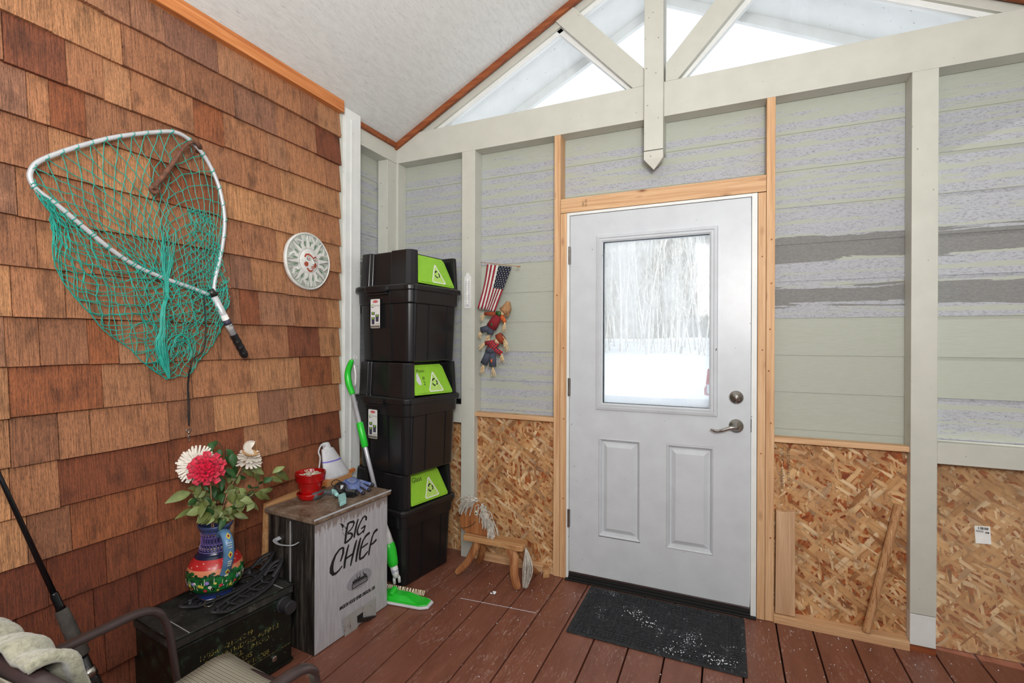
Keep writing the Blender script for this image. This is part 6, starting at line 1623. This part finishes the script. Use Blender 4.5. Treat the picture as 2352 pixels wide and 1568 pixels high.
for i in range(9):
    for j in range(11):
        if (i + j) % 2: continue
        c = flp((6 + 7 * (i + .5) / 9) / 13, .50 * (j + .5) / 11)
        pts = []
        for q in range(10):
            rr_s = .0031 if q % 2 == 0 else .0014; a = R(90 + q * 36); pts.append((c.x + rr_s * math.cos(a), c.z + rr_s * math.sin(a)))
        stm.prism(pts, (lambda Y_: lambda u, v, d: (u, Y_ - d, v))(c.y), .0004, .0012)
obj('star', stm, 'paper', cn, kind='stuff')
fs0, fs1 = Vector((0.6348, -0.01, 1.8172)), Vector((0.8892, -0.012, 1.7754))
obj('flag_stick', MB().tube([fs0, fs1], .0022, 8), 'burlap', fg_)
obj('stick_knob', MB().tube([fs1 - Vector((.012, 0, 0)), fs1 + Vector((.004, 0, 0)), fs1 + Vector((.010, 0, 0))], [.0045, .0048, .002], 8), 'burlap', fg_)

def tuft(mb, p, d, L, n=16, spread=.5, r=.0016):
    p = Vector(p); d = Vector(d).normalized()
    for k in range(n):
        e = (d + Vector((random.uniform(-1, 1), random.uniform(-.6, .3), random.uniform(-1, 1))) * spread).normalized()
        l_ = L * 1.15 * random.uniform(.6, 1.1)
        mb.tube([p, p + e * l_ * .5, p + (e + Vector((0, 0, -.35))).normalized() * l_], [r * 1.6, r, r * .6], 4)
def zx(x, y): return None
def limb(name, pts, r, mat, t, flat=.7):
    k = len(pts); rr_ = r if isinstance(r, list) else [r] * k
    rr_ = [q_ * 1.2 for q_ in rr_]
    return obj(name, MB().tube([Vector(p) for p in pts], rr_, 10, flat=flat, up=(0, 1, 0)), mat, t, smooth=True)
# px helper tables were measured on the wall plane in front of the siding
d1_ = thing('scarecrow_doll', 'scarecrow doll with burlap hat and maroon shirt, hanging under the flag', 'doll', (0.7373, -0.03, 1.4499), 0, 'scarecrow dolls')
q = dict(hat=(0.8225, -0.03, 1.536), head=(0.8028, -0.03, 1.5107), neck=(0.7744, -0.03, 1.501), waist=(0.7171, -0.03, 1.4189), la=(0.673, -0.03, 1.503), ra=(0.8087, -0.03, 1.449), lk=(0.6498, -0.03, 1.4037), rk=(0.7085, -0.03, 1.3773), hatt=(0.8308, -0.03, 1.5716), lt=(0.6287, -0.03, 1.4854))
limb('shirt', [q['neck'], tuple((Vector(q['neck']) + Vector(q['waist'])) / 2), q['waist']], [.016, .026, .028], 'dollred', d1_)
limb('trouser_leg', [q['waist'], q['lk']], [.018, .015], 'denim', d1_); limb('trouser_leg', [q['waist'], q['rk']], [.019, .016], 'denim', d1_)
limb('head', [q['neck'], q['head']], [.012, .015], 'skin', d1_, 1.0)
limb('hat_crown', [q['head'], q['hat'], q['hatt']], [.030, .024, .010], 'burlap', d1_, .9)
hc_ = Vector(q['head']); limb('hat_brim', [hc_ + Vector((-.012, 0, .008)), hc_ + Vector((.032, -.006, -.020))], [.018, .010], 'burlap', d1_, .4)
limb('sleeve', [tuple(Vector(q['neck']) + Vector((-.015, 0, -.004))), q['la']], [.012, .009], 'rustcloth', d1_); limb('sleeve', [tuple(Vector(q['neck']) + Vector((.01, 0, -.01))), q['ra']], [.012, .010], 'orangeprint', d1_)
limb('scarf', [tuple(Vector(q['neck']) + Vector((-.016, -.014, .006))), tuple(Vector(q['neck']) + Vector((.014, -.016, -.004)))], [.010, .012], 'leafd', d1_)
tf = MB()
tuft(tf, q['la'], (-.6, 0, -.6), .04, 18); tuft(tf, q['ra'], (-.1, 0, -1), .05, 20, .35); tuft(tf, q['lk'], (-.3, 0, -1), .045, 20, .4); tuft(tf, q['rk'], (-.5, 0, -1), .045, 20, .4)
obj('straw_tuft', tf, 'straw', d1_, kind='stuff')
limb('patch', [tuple(Vector(q['waist']) + Vector((.012, -.026, .018))), tuple(Vector(q['waist']) + Vector((.020, -.027, .018)))], .007, 'vgreen', d1_, .2)
d2_ = thing('scarecrow_doll', 'scarecrow doll with plaid shirt and denim overalls, lower of the two', 'doll', (0.7235, -0.03, 1.2681), 0, 'scarecrow dolls')
q = dict(neck=(0.7521, -0.03, 1.3306), waist=(0.7176, -0.03, 1.2888), la=(0.6795, -0.03, 1.325), ra=(0.7867, -0.03, 1.2637), lk=(0.6682, -0.03, 1.1992), rk=(0.7296, -0.03, 1.185), head=(0.7693, -0.03, 1.3462), hat=(0.7948, -0.03, 1.3668), l2=(0.6589, -0.03, 1.3197))
def plaid():
    t = NT('red_black_plaid')
    a = t.n('ShaderNodeTexChecker', {'Vector': t.coords((1, 0, 1)), 'Scale': 110})
    a.inputs[1].default_value = lin((196, 36, 36)); a.inputs[2].default_value = lin((40, 44, 60))
    return t.fin(a.outputs[0], 0.85)
M['plaid'] = plaid()
limb('shirt', [q['neck'], q['waist']], [.020, .026], 'plaid', d2_); limb('sleeve', [q['neck'], q['la']], [.014, .012], 'plaid', d2_); limb('sleeve', [tuple(Vector(q['waist']) + Vector((.01, 0, .01))), q['ra']], [.014, .012], 'plaid', d2_)
limb('overalls_bib', [tuple(Vector(q['waist']) + Vector((0, -.01, .012))), tuple(Vector(q['waist']) + Vector((-.004, -.004, -.014)))], [.020, .028], 'denim', d2_)
limb('trouser_leg', [tuple(Vector(q['waist']) + Vector((-.01, 0, -.01))), q['lk']], [.019, .019], 'denim', d2_); limb('trouser_leg', [tuple(Vector(q['waist']) + Vector((.008, 0, -.012))), q['rk']], [.019, .018], 'denim', d2_)
limb('head', [q['neck'], q['head']], [.014, .017], 'skin', d2_, 1.0); limb('hat', [q['head'], q['hat']], [.030, .024], 'rustcloth', d2_, .8)
limb('button', [tuple(Vector(q['waist']) + Vector((-.012, -.026, .006))), tuple(Vector(q['waist']) + Vector((-.009, -.026, .006)))], .004, 'rustcloth', d2_, .5); limb('button', [tuple(Vector(q['waist']) + Vector((.014, -.026, .002))), tuple(Vector(q['waist']) + Vector((.017, -.026, .002)))], .004, 'rustcloth', d2_, .5)
limb('patch', [tuple(Vector(q['rk']) + Vector((-.006, -.018, .036))), tuple(Vector(q['rk']) + Vector((.004, -.018, .036)))], .008, 'orangeprint', d2_, .2)
tf = MB()
tuft(tf, q['la'], (-1, 0, -.5), .045, 22, .4); tuft(tf, q['ra'], (.1, 0, -1), .045, 22, .4); tuft(tf, q['lk'], (-.2, 0, -1), .05, 22, .4); tuft(tf, q['rk'], (.1, 0, -1), .05, 22, .4)
tuft(tf, q['hat'], (.5, -.2, -.9), .085, 26, .25)
obj('straw_tuft', tf, 'straw', d2_, kind='stuff')

# ================================================================ HORSE STOOL
M['stoolhead'] = lumber('dark_stained_pine_head', 2, ((150, 92, 48), (122, 66, 30), (172, 116, 70)), True)
hs_ = thing('horse_stool', 'wooden toy horse stool with grey mop mane and tail, before the strand board', 'stool', (0.82, -0.17, 0))
SZ = 0.215
seat = [(0.640, -0.150), (0.700, -0.128), (0.800, -0.140), (0.880, -0.146), (0.960, -0.140), (1.005, -0.150), (1.018, -0.185), (1.010, -0.235), (0.975, -0.246), (0.880, -0.232), (0.790, -0.236), (0.700, -0.232), (0.648, -0.236), (0.636, -0.200)]
obj('seat_board', MB().prism(seat, lambda u, v, d: (u, v, d), SZ - .004, SZ + .026), 'stool', hs_, bev=0.004)
hp_ = [(0.608, 0.262), (0.640, 0.243), (0.800, 0.241), (0.792, 0.300), (0.770, 0.365), (0.742, 0.405), (0.705, 0.430), (0.670, 0.424), (0.640, 0.395), (0.612, 0.355), (0.600, 0.310)]
hb_ = obj('head_board', MB().prism(hp_, lambda u, v, d: (u, -0.185 + d, v), -0.012, 0.012), 'stoolhead', hs_, bev=0.004)
obj('eye', MB().prism(disc(0.712, 0.365, 0.0125, 16, .0135), lambda u, v, d: (u, -0.197 - d, v), 0, .004), 'vcream', hb_, bev=.001)
obj('pupil', MB().prism(disc(0.709, 0.364, 0.006, 12), lambda u, v, d: (u, -0.201 - d, v), 0, .002), 'steel', hb_)
obj('mouth_line', MB().tube(smooth_path([(0.612, -.1975, 0.262), (0.650, -.1975, 0.272), (0.685, -.1975, 0.292), (0.706, -.1975, 0.314)], 4), .0016, 5), 'ink', hb_)
random.seed(17); mn = MB()
def yarn(p, q_, sag, r=.0026):
    p = Vector(p); q_ = Vector(q_); m_ = (p + q_) / 2 + Vector((random.uniform(-.006, .006), random.uniform(-.008, .002), sag + random.uniform(-.004, .004)))
    mn.tube(smooth_path([p, m_, q_], 3), r, 4)
for k in range(80):   # forelock
    a = random.random(); p = (0.660 + .06 * a, -0.198 + random.uniform(-.008, .03), 0.428 + random.uniform(-.006, .012))
    yarn(p, (p[0] - random.uniform(.03, .085), p[1] - random.uniform(0, .02), p[2] - random.uniform(.02, .085)), .022)
for k in range(150):  # mane down the neck
    a = random.random(); ex = 0.735 + 0.075 * a; ez = 0.418 - 0.12 * a
    p = (ex + random.uniform(-.012, .012), -0.196 + random.uniform(-.01, .03), ez + random.uniform(-.01, .012))
    yarn(p, (p[0] + random.uniform(-.02, .028), p[1] - random.uniform(.0, .02), p[2] - random.uniform(.03, .075)), .010)
for k in range(20):
    p = (0.800 + random.uniform(-.01, .01), -0.2, 0.300); yarn(p, (p[0] + random.uniform(-.01, .03), -0.215, 0.248 + random.uniform(-.01, .01)), 0)
obj('mane', mn, 'mane', hs_, kind='stuff')
mn = MB()
for k in range(40):
    a = random.uniform(-1, 1); b = random.uniform(-1, 1)
    mn.tube(smooth_path([(1.024, -0.222, 0.232), (1.034 + .016 * a, -0.228 + .012 * b, 0.185), (1.036 + .028 * a, -0.228 + .018 * b, 0.11), (1.022 + .012 * a, -0.226 + .010 * b, 0.022)], 3), .0028, 4)
obj('tail', mn, 'mane', hs_, kind='stuff')
def leg(p0, p1, p2, p3, w=.020):
    P = smooth_path([p0, p1, p2, p3], 4)
    rr_ = [w * (1.25 - .35 * i / (len(P) - 1)) for i in range(len(P))]
    rr_[-1] *= .8
    obj('leg', MB().tube(P, rr_, 8, flat=.62, up=(0, 1, 0)), 'stoolz', hs_, bev=0.0, smooth=False)
leg((0.725, -0.205, 0.212), (0.700, -0.205, 0.155), (0.660, -0.215, 0.080), (0.598, -0.228, 0.016))
leg((0.735, -0.160, 0.212), (0.715, -0.135, 0.14), (0.690, -0.100, 0.07), (0.650, -0.060, 0.016))
leg((0.925, -0.212, 0.212), (0.955, -0.220, 0.155), (0.960, -0.232, 0.09), (0.985, -0.242, 0.012), .026)
leg((0.955, -0.165, 0.212), (0.975, -0.130, 0.14), (0.992, -0.090, 0.07), (1.020, -0.045, 0.018), .022)

# ================================================================ DOORMAT
def matmat():
    t = NT('charcoal_ribbed_mat')
    n = t.noise(t.coords(), 70, 4, 0.7); n2 = t.noise(t.coords((1, 1, 1)), 9, 3); sp = t.noise(t.coords(), 130, 2, 0.6)
    c = t.ramp(n, [(0.3, (20, 22, 26)), (0.6, (44, 46, 50)), (0.8, (74, 72, 66))])
    f = t.mix(1.0, t.ramp(sp, [(0.60, 0), (0.66, 1)]), t.ramp(n2, [(0.55, 0), (0.70, 1)]), 'MULTIPLY')
    c = t.mix(f, c, (214, 218, 226))
    return t.fin(c, 0.9, 0, t.bump(n, 0.6, 0.004))
M['mat'] = matmat()
mt_ = thing('doormat', 'charcoal ribbed doormat in front of the white door', 'doormat', (1.71, -0.256, 0))
MX0, MX1, MY0, MY1 = 1.332, 2.088, -0.486, -0.034
obj('backing', MB().prism(rrect(MX0, MY0, MX1, MY1, .01, 3), lambda u, v, d: (u, v, d), 0.0, 0.005), 'mat', mt_, bev=.002)
pile = MB(); random.seed(8)
bw = .075
for (x0, y0, x1, y1) in ((MX0 + .02, MY0 + .02, MX1 - .02, MY0 + bw), (MX0 + .02, MY1 - bw, MX1 - .02, MY1 - .02)):
    x = x0
    while x < x1 - .02:
        for r_ in range(3):
            yy = y0 + (y1 - y0) * (r_ + .5) / 3
            pile.tube([(x, yy - .006, .005), (x + .014, yy + .006, .0065)], .0048, 5)
        x += .017
y = MY0 + bw
while y < MY1 - bw:
    for xb in (MX0 + .03, MX0 + .05, MX1 - .05, MX1 - .03):
        pile.tube([(xb - .006, y, .005), (xb + .006, y + .012, .0065)], .0045, 5)
    y += .017
y = MY0 + bw + .012
while y < MY1 - bw - .012:
    x = MX0 + .085
    while x < MX1 - .085:
        pile.tube([(x, y, .005), (x + .016, y - .005 + random.uniform(-.002, .002), .0068), (x + .026, y + .003, .005)], .0050, 5)
        x += .028
    y += .0125
obj('ribbed_pile', pile, 'mat', mt_, kind='stuff')
bo = MB()
for a, b in (((MX0 + .066, MY0 + .066), (MX1 - .066, MY0 + .066)), ((MX1 - .066, MY0 + .066), (MX1 - .066, MY1 - .066)), ((MX1 - .066, MY1 - .066), (MX0 + .066, MY1 - .066)), ((MX0 + .066, MY1 - .066), (MX0 + .066, MY0 + .066))):
    bo.tube([(a[0], a[1], .006), (b[0], b[1], .006)], .0040, 5)
obj('border_rib', bo, 'mat', mt_)

# ================================================================ LOOSE WOOD, LABEL, DEBRIS
ob = thing('lumber_offcut', 'short upright lumber offcut standing on the bottom plate right of the door', 'wood offcut', (2.27, 0.02, 0.04))
obj('block', MB().prism([(2.222, 0.042), (2.305, 0.042), (2.303, 0.538), (2.262, 0.530), (2.224, 0.532)], lambda u, v, d: (u, 0.006 + d, v), 0, .037), 'lumold', ob, bev=.002)
dw = thing('wooden_rail_offcut', 'round-edged striped wood stick leaning against the right strand board', 'wood stick', (2.57, 0.01, 0.04))
s0, s1 = Vector((2.582, 0.0, 0.046)), Vector((2.702, 0.020, 0.622))
def stripemat():
    t = NT('striped_fir')
    n = t.noise(t.coords((60, 60, 1.5), (0, R(11.8), 0)), 2.2, 3, .5, .3)
    return t.fin(t.ramp(n, [(0.35, (150, 100, 60)), (0.5, (196, 152, 108)), (0.6, (170, 118, 74)), (0.7, (212, 172, 130))]), .6)
M['fir'] = stripemat()
obj('stick', MB().tube([s0, s1], .0165, 10), 'fir', dw, bev=.001)
wbk = thing('wood_block', 'small angled wood block on the deck behind the horse stool tail', 'wood block', (1.07, -0.02, 0))
obj('block', MB().prism([(1.062, -0.055), (1.092, -0.030), (1.070, 0.002), (1.045, -0.002)], lambda u, v, d: (u, v, d), 0.0, .055), 'stool', wbk, bev=.002)
lb_ = thing('barcode_label', 'white paper barcode label stuck on the right-hand strand board', 'label', (3.01, 0.085, 0.517))
LB = lambda u, v, d: (u, 0.0855 - d, v)
obj('paper', MB().prism([(2.9816, 0.552), (3.0328, 0.5564), (3.0373, 0.4811), (2.9861, 0.4779)], LB, 0, .0006), 'paper', lb_)
bc = MB(); random.seed(2)
for k in range(20):
    if random.random() < .25: continue
    x = 2.994 + k * .0017; bc.prism([(x, .5395), (x + .0011, .5395), (x + .0011, .550), (x, .550)], LB, .0006, .0009)
for k in range(4):
    z = .5345 - k * .0022; bc.prism([(2.987, z), (3.012, z), (3.012, z + .0008), (2.987, z + .0008)], LB, .0006, .0009)
bc.prism([(3.018, .525), (3.030, .525), (3.030, .532), (3.018, .532)], LB, .0006, .0009)
obj('print', bc, 'ink', lb_, kind='stuff')
text_mesh('lettering', 'LP', .0065, lambda a, b, c: (3.0195 + a, .0842 - c * .1, .5262 + b), 'paper', lb_)
fk_ = thing('snow_clump', 'small white clump of snow on the deck before the horse stool', 'snow clump', (0.8749, -0.311, 0.0))
mb = MB(); c = Vector((0.8783, -0.3179, 0.004))
for k in range(7): mb.ball(c + Vector((random.uniform(-.010, .010), random.uniform(-.010, .010), random.uniform(-.001, .003))), random.uniform(.004, .008), 7, 5, sc=(1, 1, .6))
obj('clump', mb, 'snow', fk_, smooth=True)
cr = MB(); random.seed(30)
for k in range(420):
    x = random.uniform(.45, 3.3); y = random.uniform(-1.9, 0.0) if random.random() < .6 else random.uniform(-.5, -0.01)
    if 0.2 < x < .64 and -1.15 < y < 0: continue
    s_ = random.uniform(.0008, .0026)
    cr.ball((x, y, s_ * .6), s_, 4, 3)
for k in range(160):
    cxx, cyy = ((1.60, -.22), (1.68, -.28), (1.86, -.34), (1.95, -.42), (2.0, -.44), (1.80, -.44))[k % 6]; x = min(2.07, max(1.36, random.gauss(cxx, .03))); y = min(-.05, max(-.47, random.gauss(cyy, .022))); s_ = random.uniform(.0012, .003); cr.ball((x, y, .0115), s_, 4, 3)
tag(obj('snow_crumbs', cr, 'snow'), 'white crumbs of snow and grit scattered over the brown deck', 'snow crumbs', kind='stuff')
ba = thing('black_latch', 'small black fitting on the white rail behind the bin stack', 'fitting', (0.45, -0.005, 0.962))
obj('fitting', MB().box((0.425, -0.004, 0.946), (0.494, 0.04, 0.955)).tube([(0.445, 0.012, 0.967), (0.492, 0.012, 0.967)], .012, 8), 'black', ba, bev=.002)

# ================================================================ OUTSIDE
def groundz(x, y):
    z = -0.35 + max(0, y - 12) * 0.085 + 0.05 * math.sin(x * .7 + y * .4)
    z += 0.35 * math.exp(-((y - 18) / 2.2) ** 2)
    return z
mb = MB().grid(lambda u, v: (-40 + 80 * u, 0.66 + 60 * v, groundz(-40 + 80 * u, 0.66 + 60 * v)), 60, 60)
g_ = obj('snowy_ground', mb, 'snow', smooth=True); g_['kind'] = 'structure'
mb = MB().grid(lambda u, v: (-40 + 80 * u, -30 + 25 * v, -0.35), 4, 4)
g2 = obj('snowy_yard', mb, 'snow'); g2['kind'] = 'structure'
def hillmat():
    t = NT('brushy_hillside')
    n = t.noise(t.coords((1.2, 1, .22)), 2.4, 5, .7)
    return t.fin(t.ramp(n, [(.35, (130, 126, 116)), (.55, (164, 158, 148)), (.7, (204, 200, 192))]), .95)
M['hill'] = hillmat()
mb = MB().grid(lambda u, v: (-34 + 60 * u, 33 + 12 * v + 1.5 * math.sin(u * 14), 1.2 + 16 * v ** .8 + 1.2 * math.sin(u * 11)), 30, 12)
h_ = obj('brushy_hillside', mb, 'hill', smooth=True); h_['kind'] = 'structure'
random.seed(41)
protos = []
for k in range(6):
    mb = MB(); Ht = random.uniform(7.5, 10); lean = Vector((random.uniform(-.14, .14), random.uniform(-.05, .05), 1)).normalized()
    pts = [Vector((0, 0, -.3)) + lean * Ht * i / 6 + Vector((.10 * math.sin(i * 1.3 + k), .05 * math.cos(i + k), 0)) for i in range(7)]
    mb.tube(pts, [.055 - .0075 * i for i in range(7)], 6)
    br = MB()
    for j in range(26):
        i = random.uniform(1.0, 6); p = pts[int(i)].lerp(pts[min(6, int(i) + 1)], i % 1)
        d = Vector((random.uniform(-1, 1), random.uniform(-.6, .6), random.uniform(.9, 2.2))).normalized(); L = random.uniform(.8, 2.2) * (1 - i / 9)
        q1 = p + d * L * .5; q2 = q1 + (d + Vector((random.uniform(-.3, .3), 0, .3))).normalized() * L * .5
        br.tube([p, q1, q2], [.018, .011, .004], 4)
        for w in range(2):
            e = (d + Vector((random.uniform(-.8, .8), random.uniform(-.4, .4), 0))).normalized(); br.tube([q1, q1 + e * L * .35], [.008, .003], 3)
    protos.append((mb, br))
pm = []
for i in range(96):
    k = i % 6; x = random.uniform(-8.5, 4.5); y = random.uniform(23, 32)
    if i < 6:
        t = bpy.data.objects.new('birch_sapling', None); COL.objects.link(t)
        ROOTM[t.name] = Matrix.Identity(4)
        a = obj('trunk', protos[k][0], 'trunk', t, world=False); b = obj('branches', protos[k][1], 'trunk', t, world=False, kind='stuff')
        pm.append((t, a, b))
    else:
        t = pm[k][0].copy(); COL.objects.link(t)
        for c in pm[k][1:]:
            d = c.copy(); COL.objects.link(d); d.parent = t
    t.location = (x, y, groundz(x, y)); t.rotation_euler = (0, 0, random.uniform(0, 6.28)); s_ = random.uniform(.75, 1.1); t.scale = (s_, s_, s_)
    tag(t, 'pale bare birch sapling in the thicket beyond the door glass', 'tree', 'birch saplings beyond the door')
# parked car, rear end towards the door glass
cx0, cy0, cz0 = 1.53, 10.4, groundz(3, 10.4)
car = thing('car', 'parked car with a red tail, cut off by the right edge of the door glass', 'car', (3.6, 11.2, cz0))
prof_c = [(0.0, .42), (.05, .35), (.55, .30), (1.35, .28), (3.3, .28), (4.3, .34), (4.42, .55), (4.36, .86), (3.6, 1.0), (3.25, 1.05), (2.55, 1.52), (1.0, 1.58), (.42, 1.52), (.12, 1.08), (.02, .95)]
def CP(u, v, d): return (cx0 + u, cy0 + d, cz0 + v)
obj('car_body', MB().prism([p for p in prof_c if p[1] < 1.1], CP, 0, 1.75), 'carwhite', car, bev=.05)
obj('cabin', MB().prism([(.14, 1.03), (3.2, 1.03), (2.55, 1.5), (1.0, 1.56), (.44, 1.5)], CP, .1, 1.65), 'carglass', car, bev=.05)
obj('roof', MB().prism([(.5, 1.50), (2.5, 1.49), (2.4, 1.54), (1.0, 1.60), (.6, 1.56)], CP, .12, 1.63), 'carred', car, bev=.02)
for d0 in (-.004, 1.50): obj('tail_light', MB().prism([(-.02, .62), (.26, .62), (.22, 1.0), (.02, 1.0)], CP, d0, d0 + .25), 'carred', car, bev=.01)
obj('bumper', MB().box((cx0 - .06, cy0 + .05, cz0 + .34), (cx0 + .10, cy0 + 1.7, cz0 + .54)), 'carred', car, bev=.03)
for ux in (.85, 3.5):
    for d0 in (-.02, 1.55):
        w_ = MB(); n = 24
        for r0_, r1_, a0_, a1_ in ((.33, .33, 0, .22),): w_.prism(disc(0, 0, .33, n), lambda u, v, d: (cx0 + ux + u, cy0 + d0 + d, cz0 + .33 + v), 0, .22)
        wo = obj('wheel', w_, 'tyre', car, bev=.02)
        obj('hubcap', MB().prism(disc(0, 0, .20, n), lambda u, v, d: (cx0 + ux + u, cy0 + d0 + d, cz0 + .33 + v), -.01, .23), 'alu', wo)
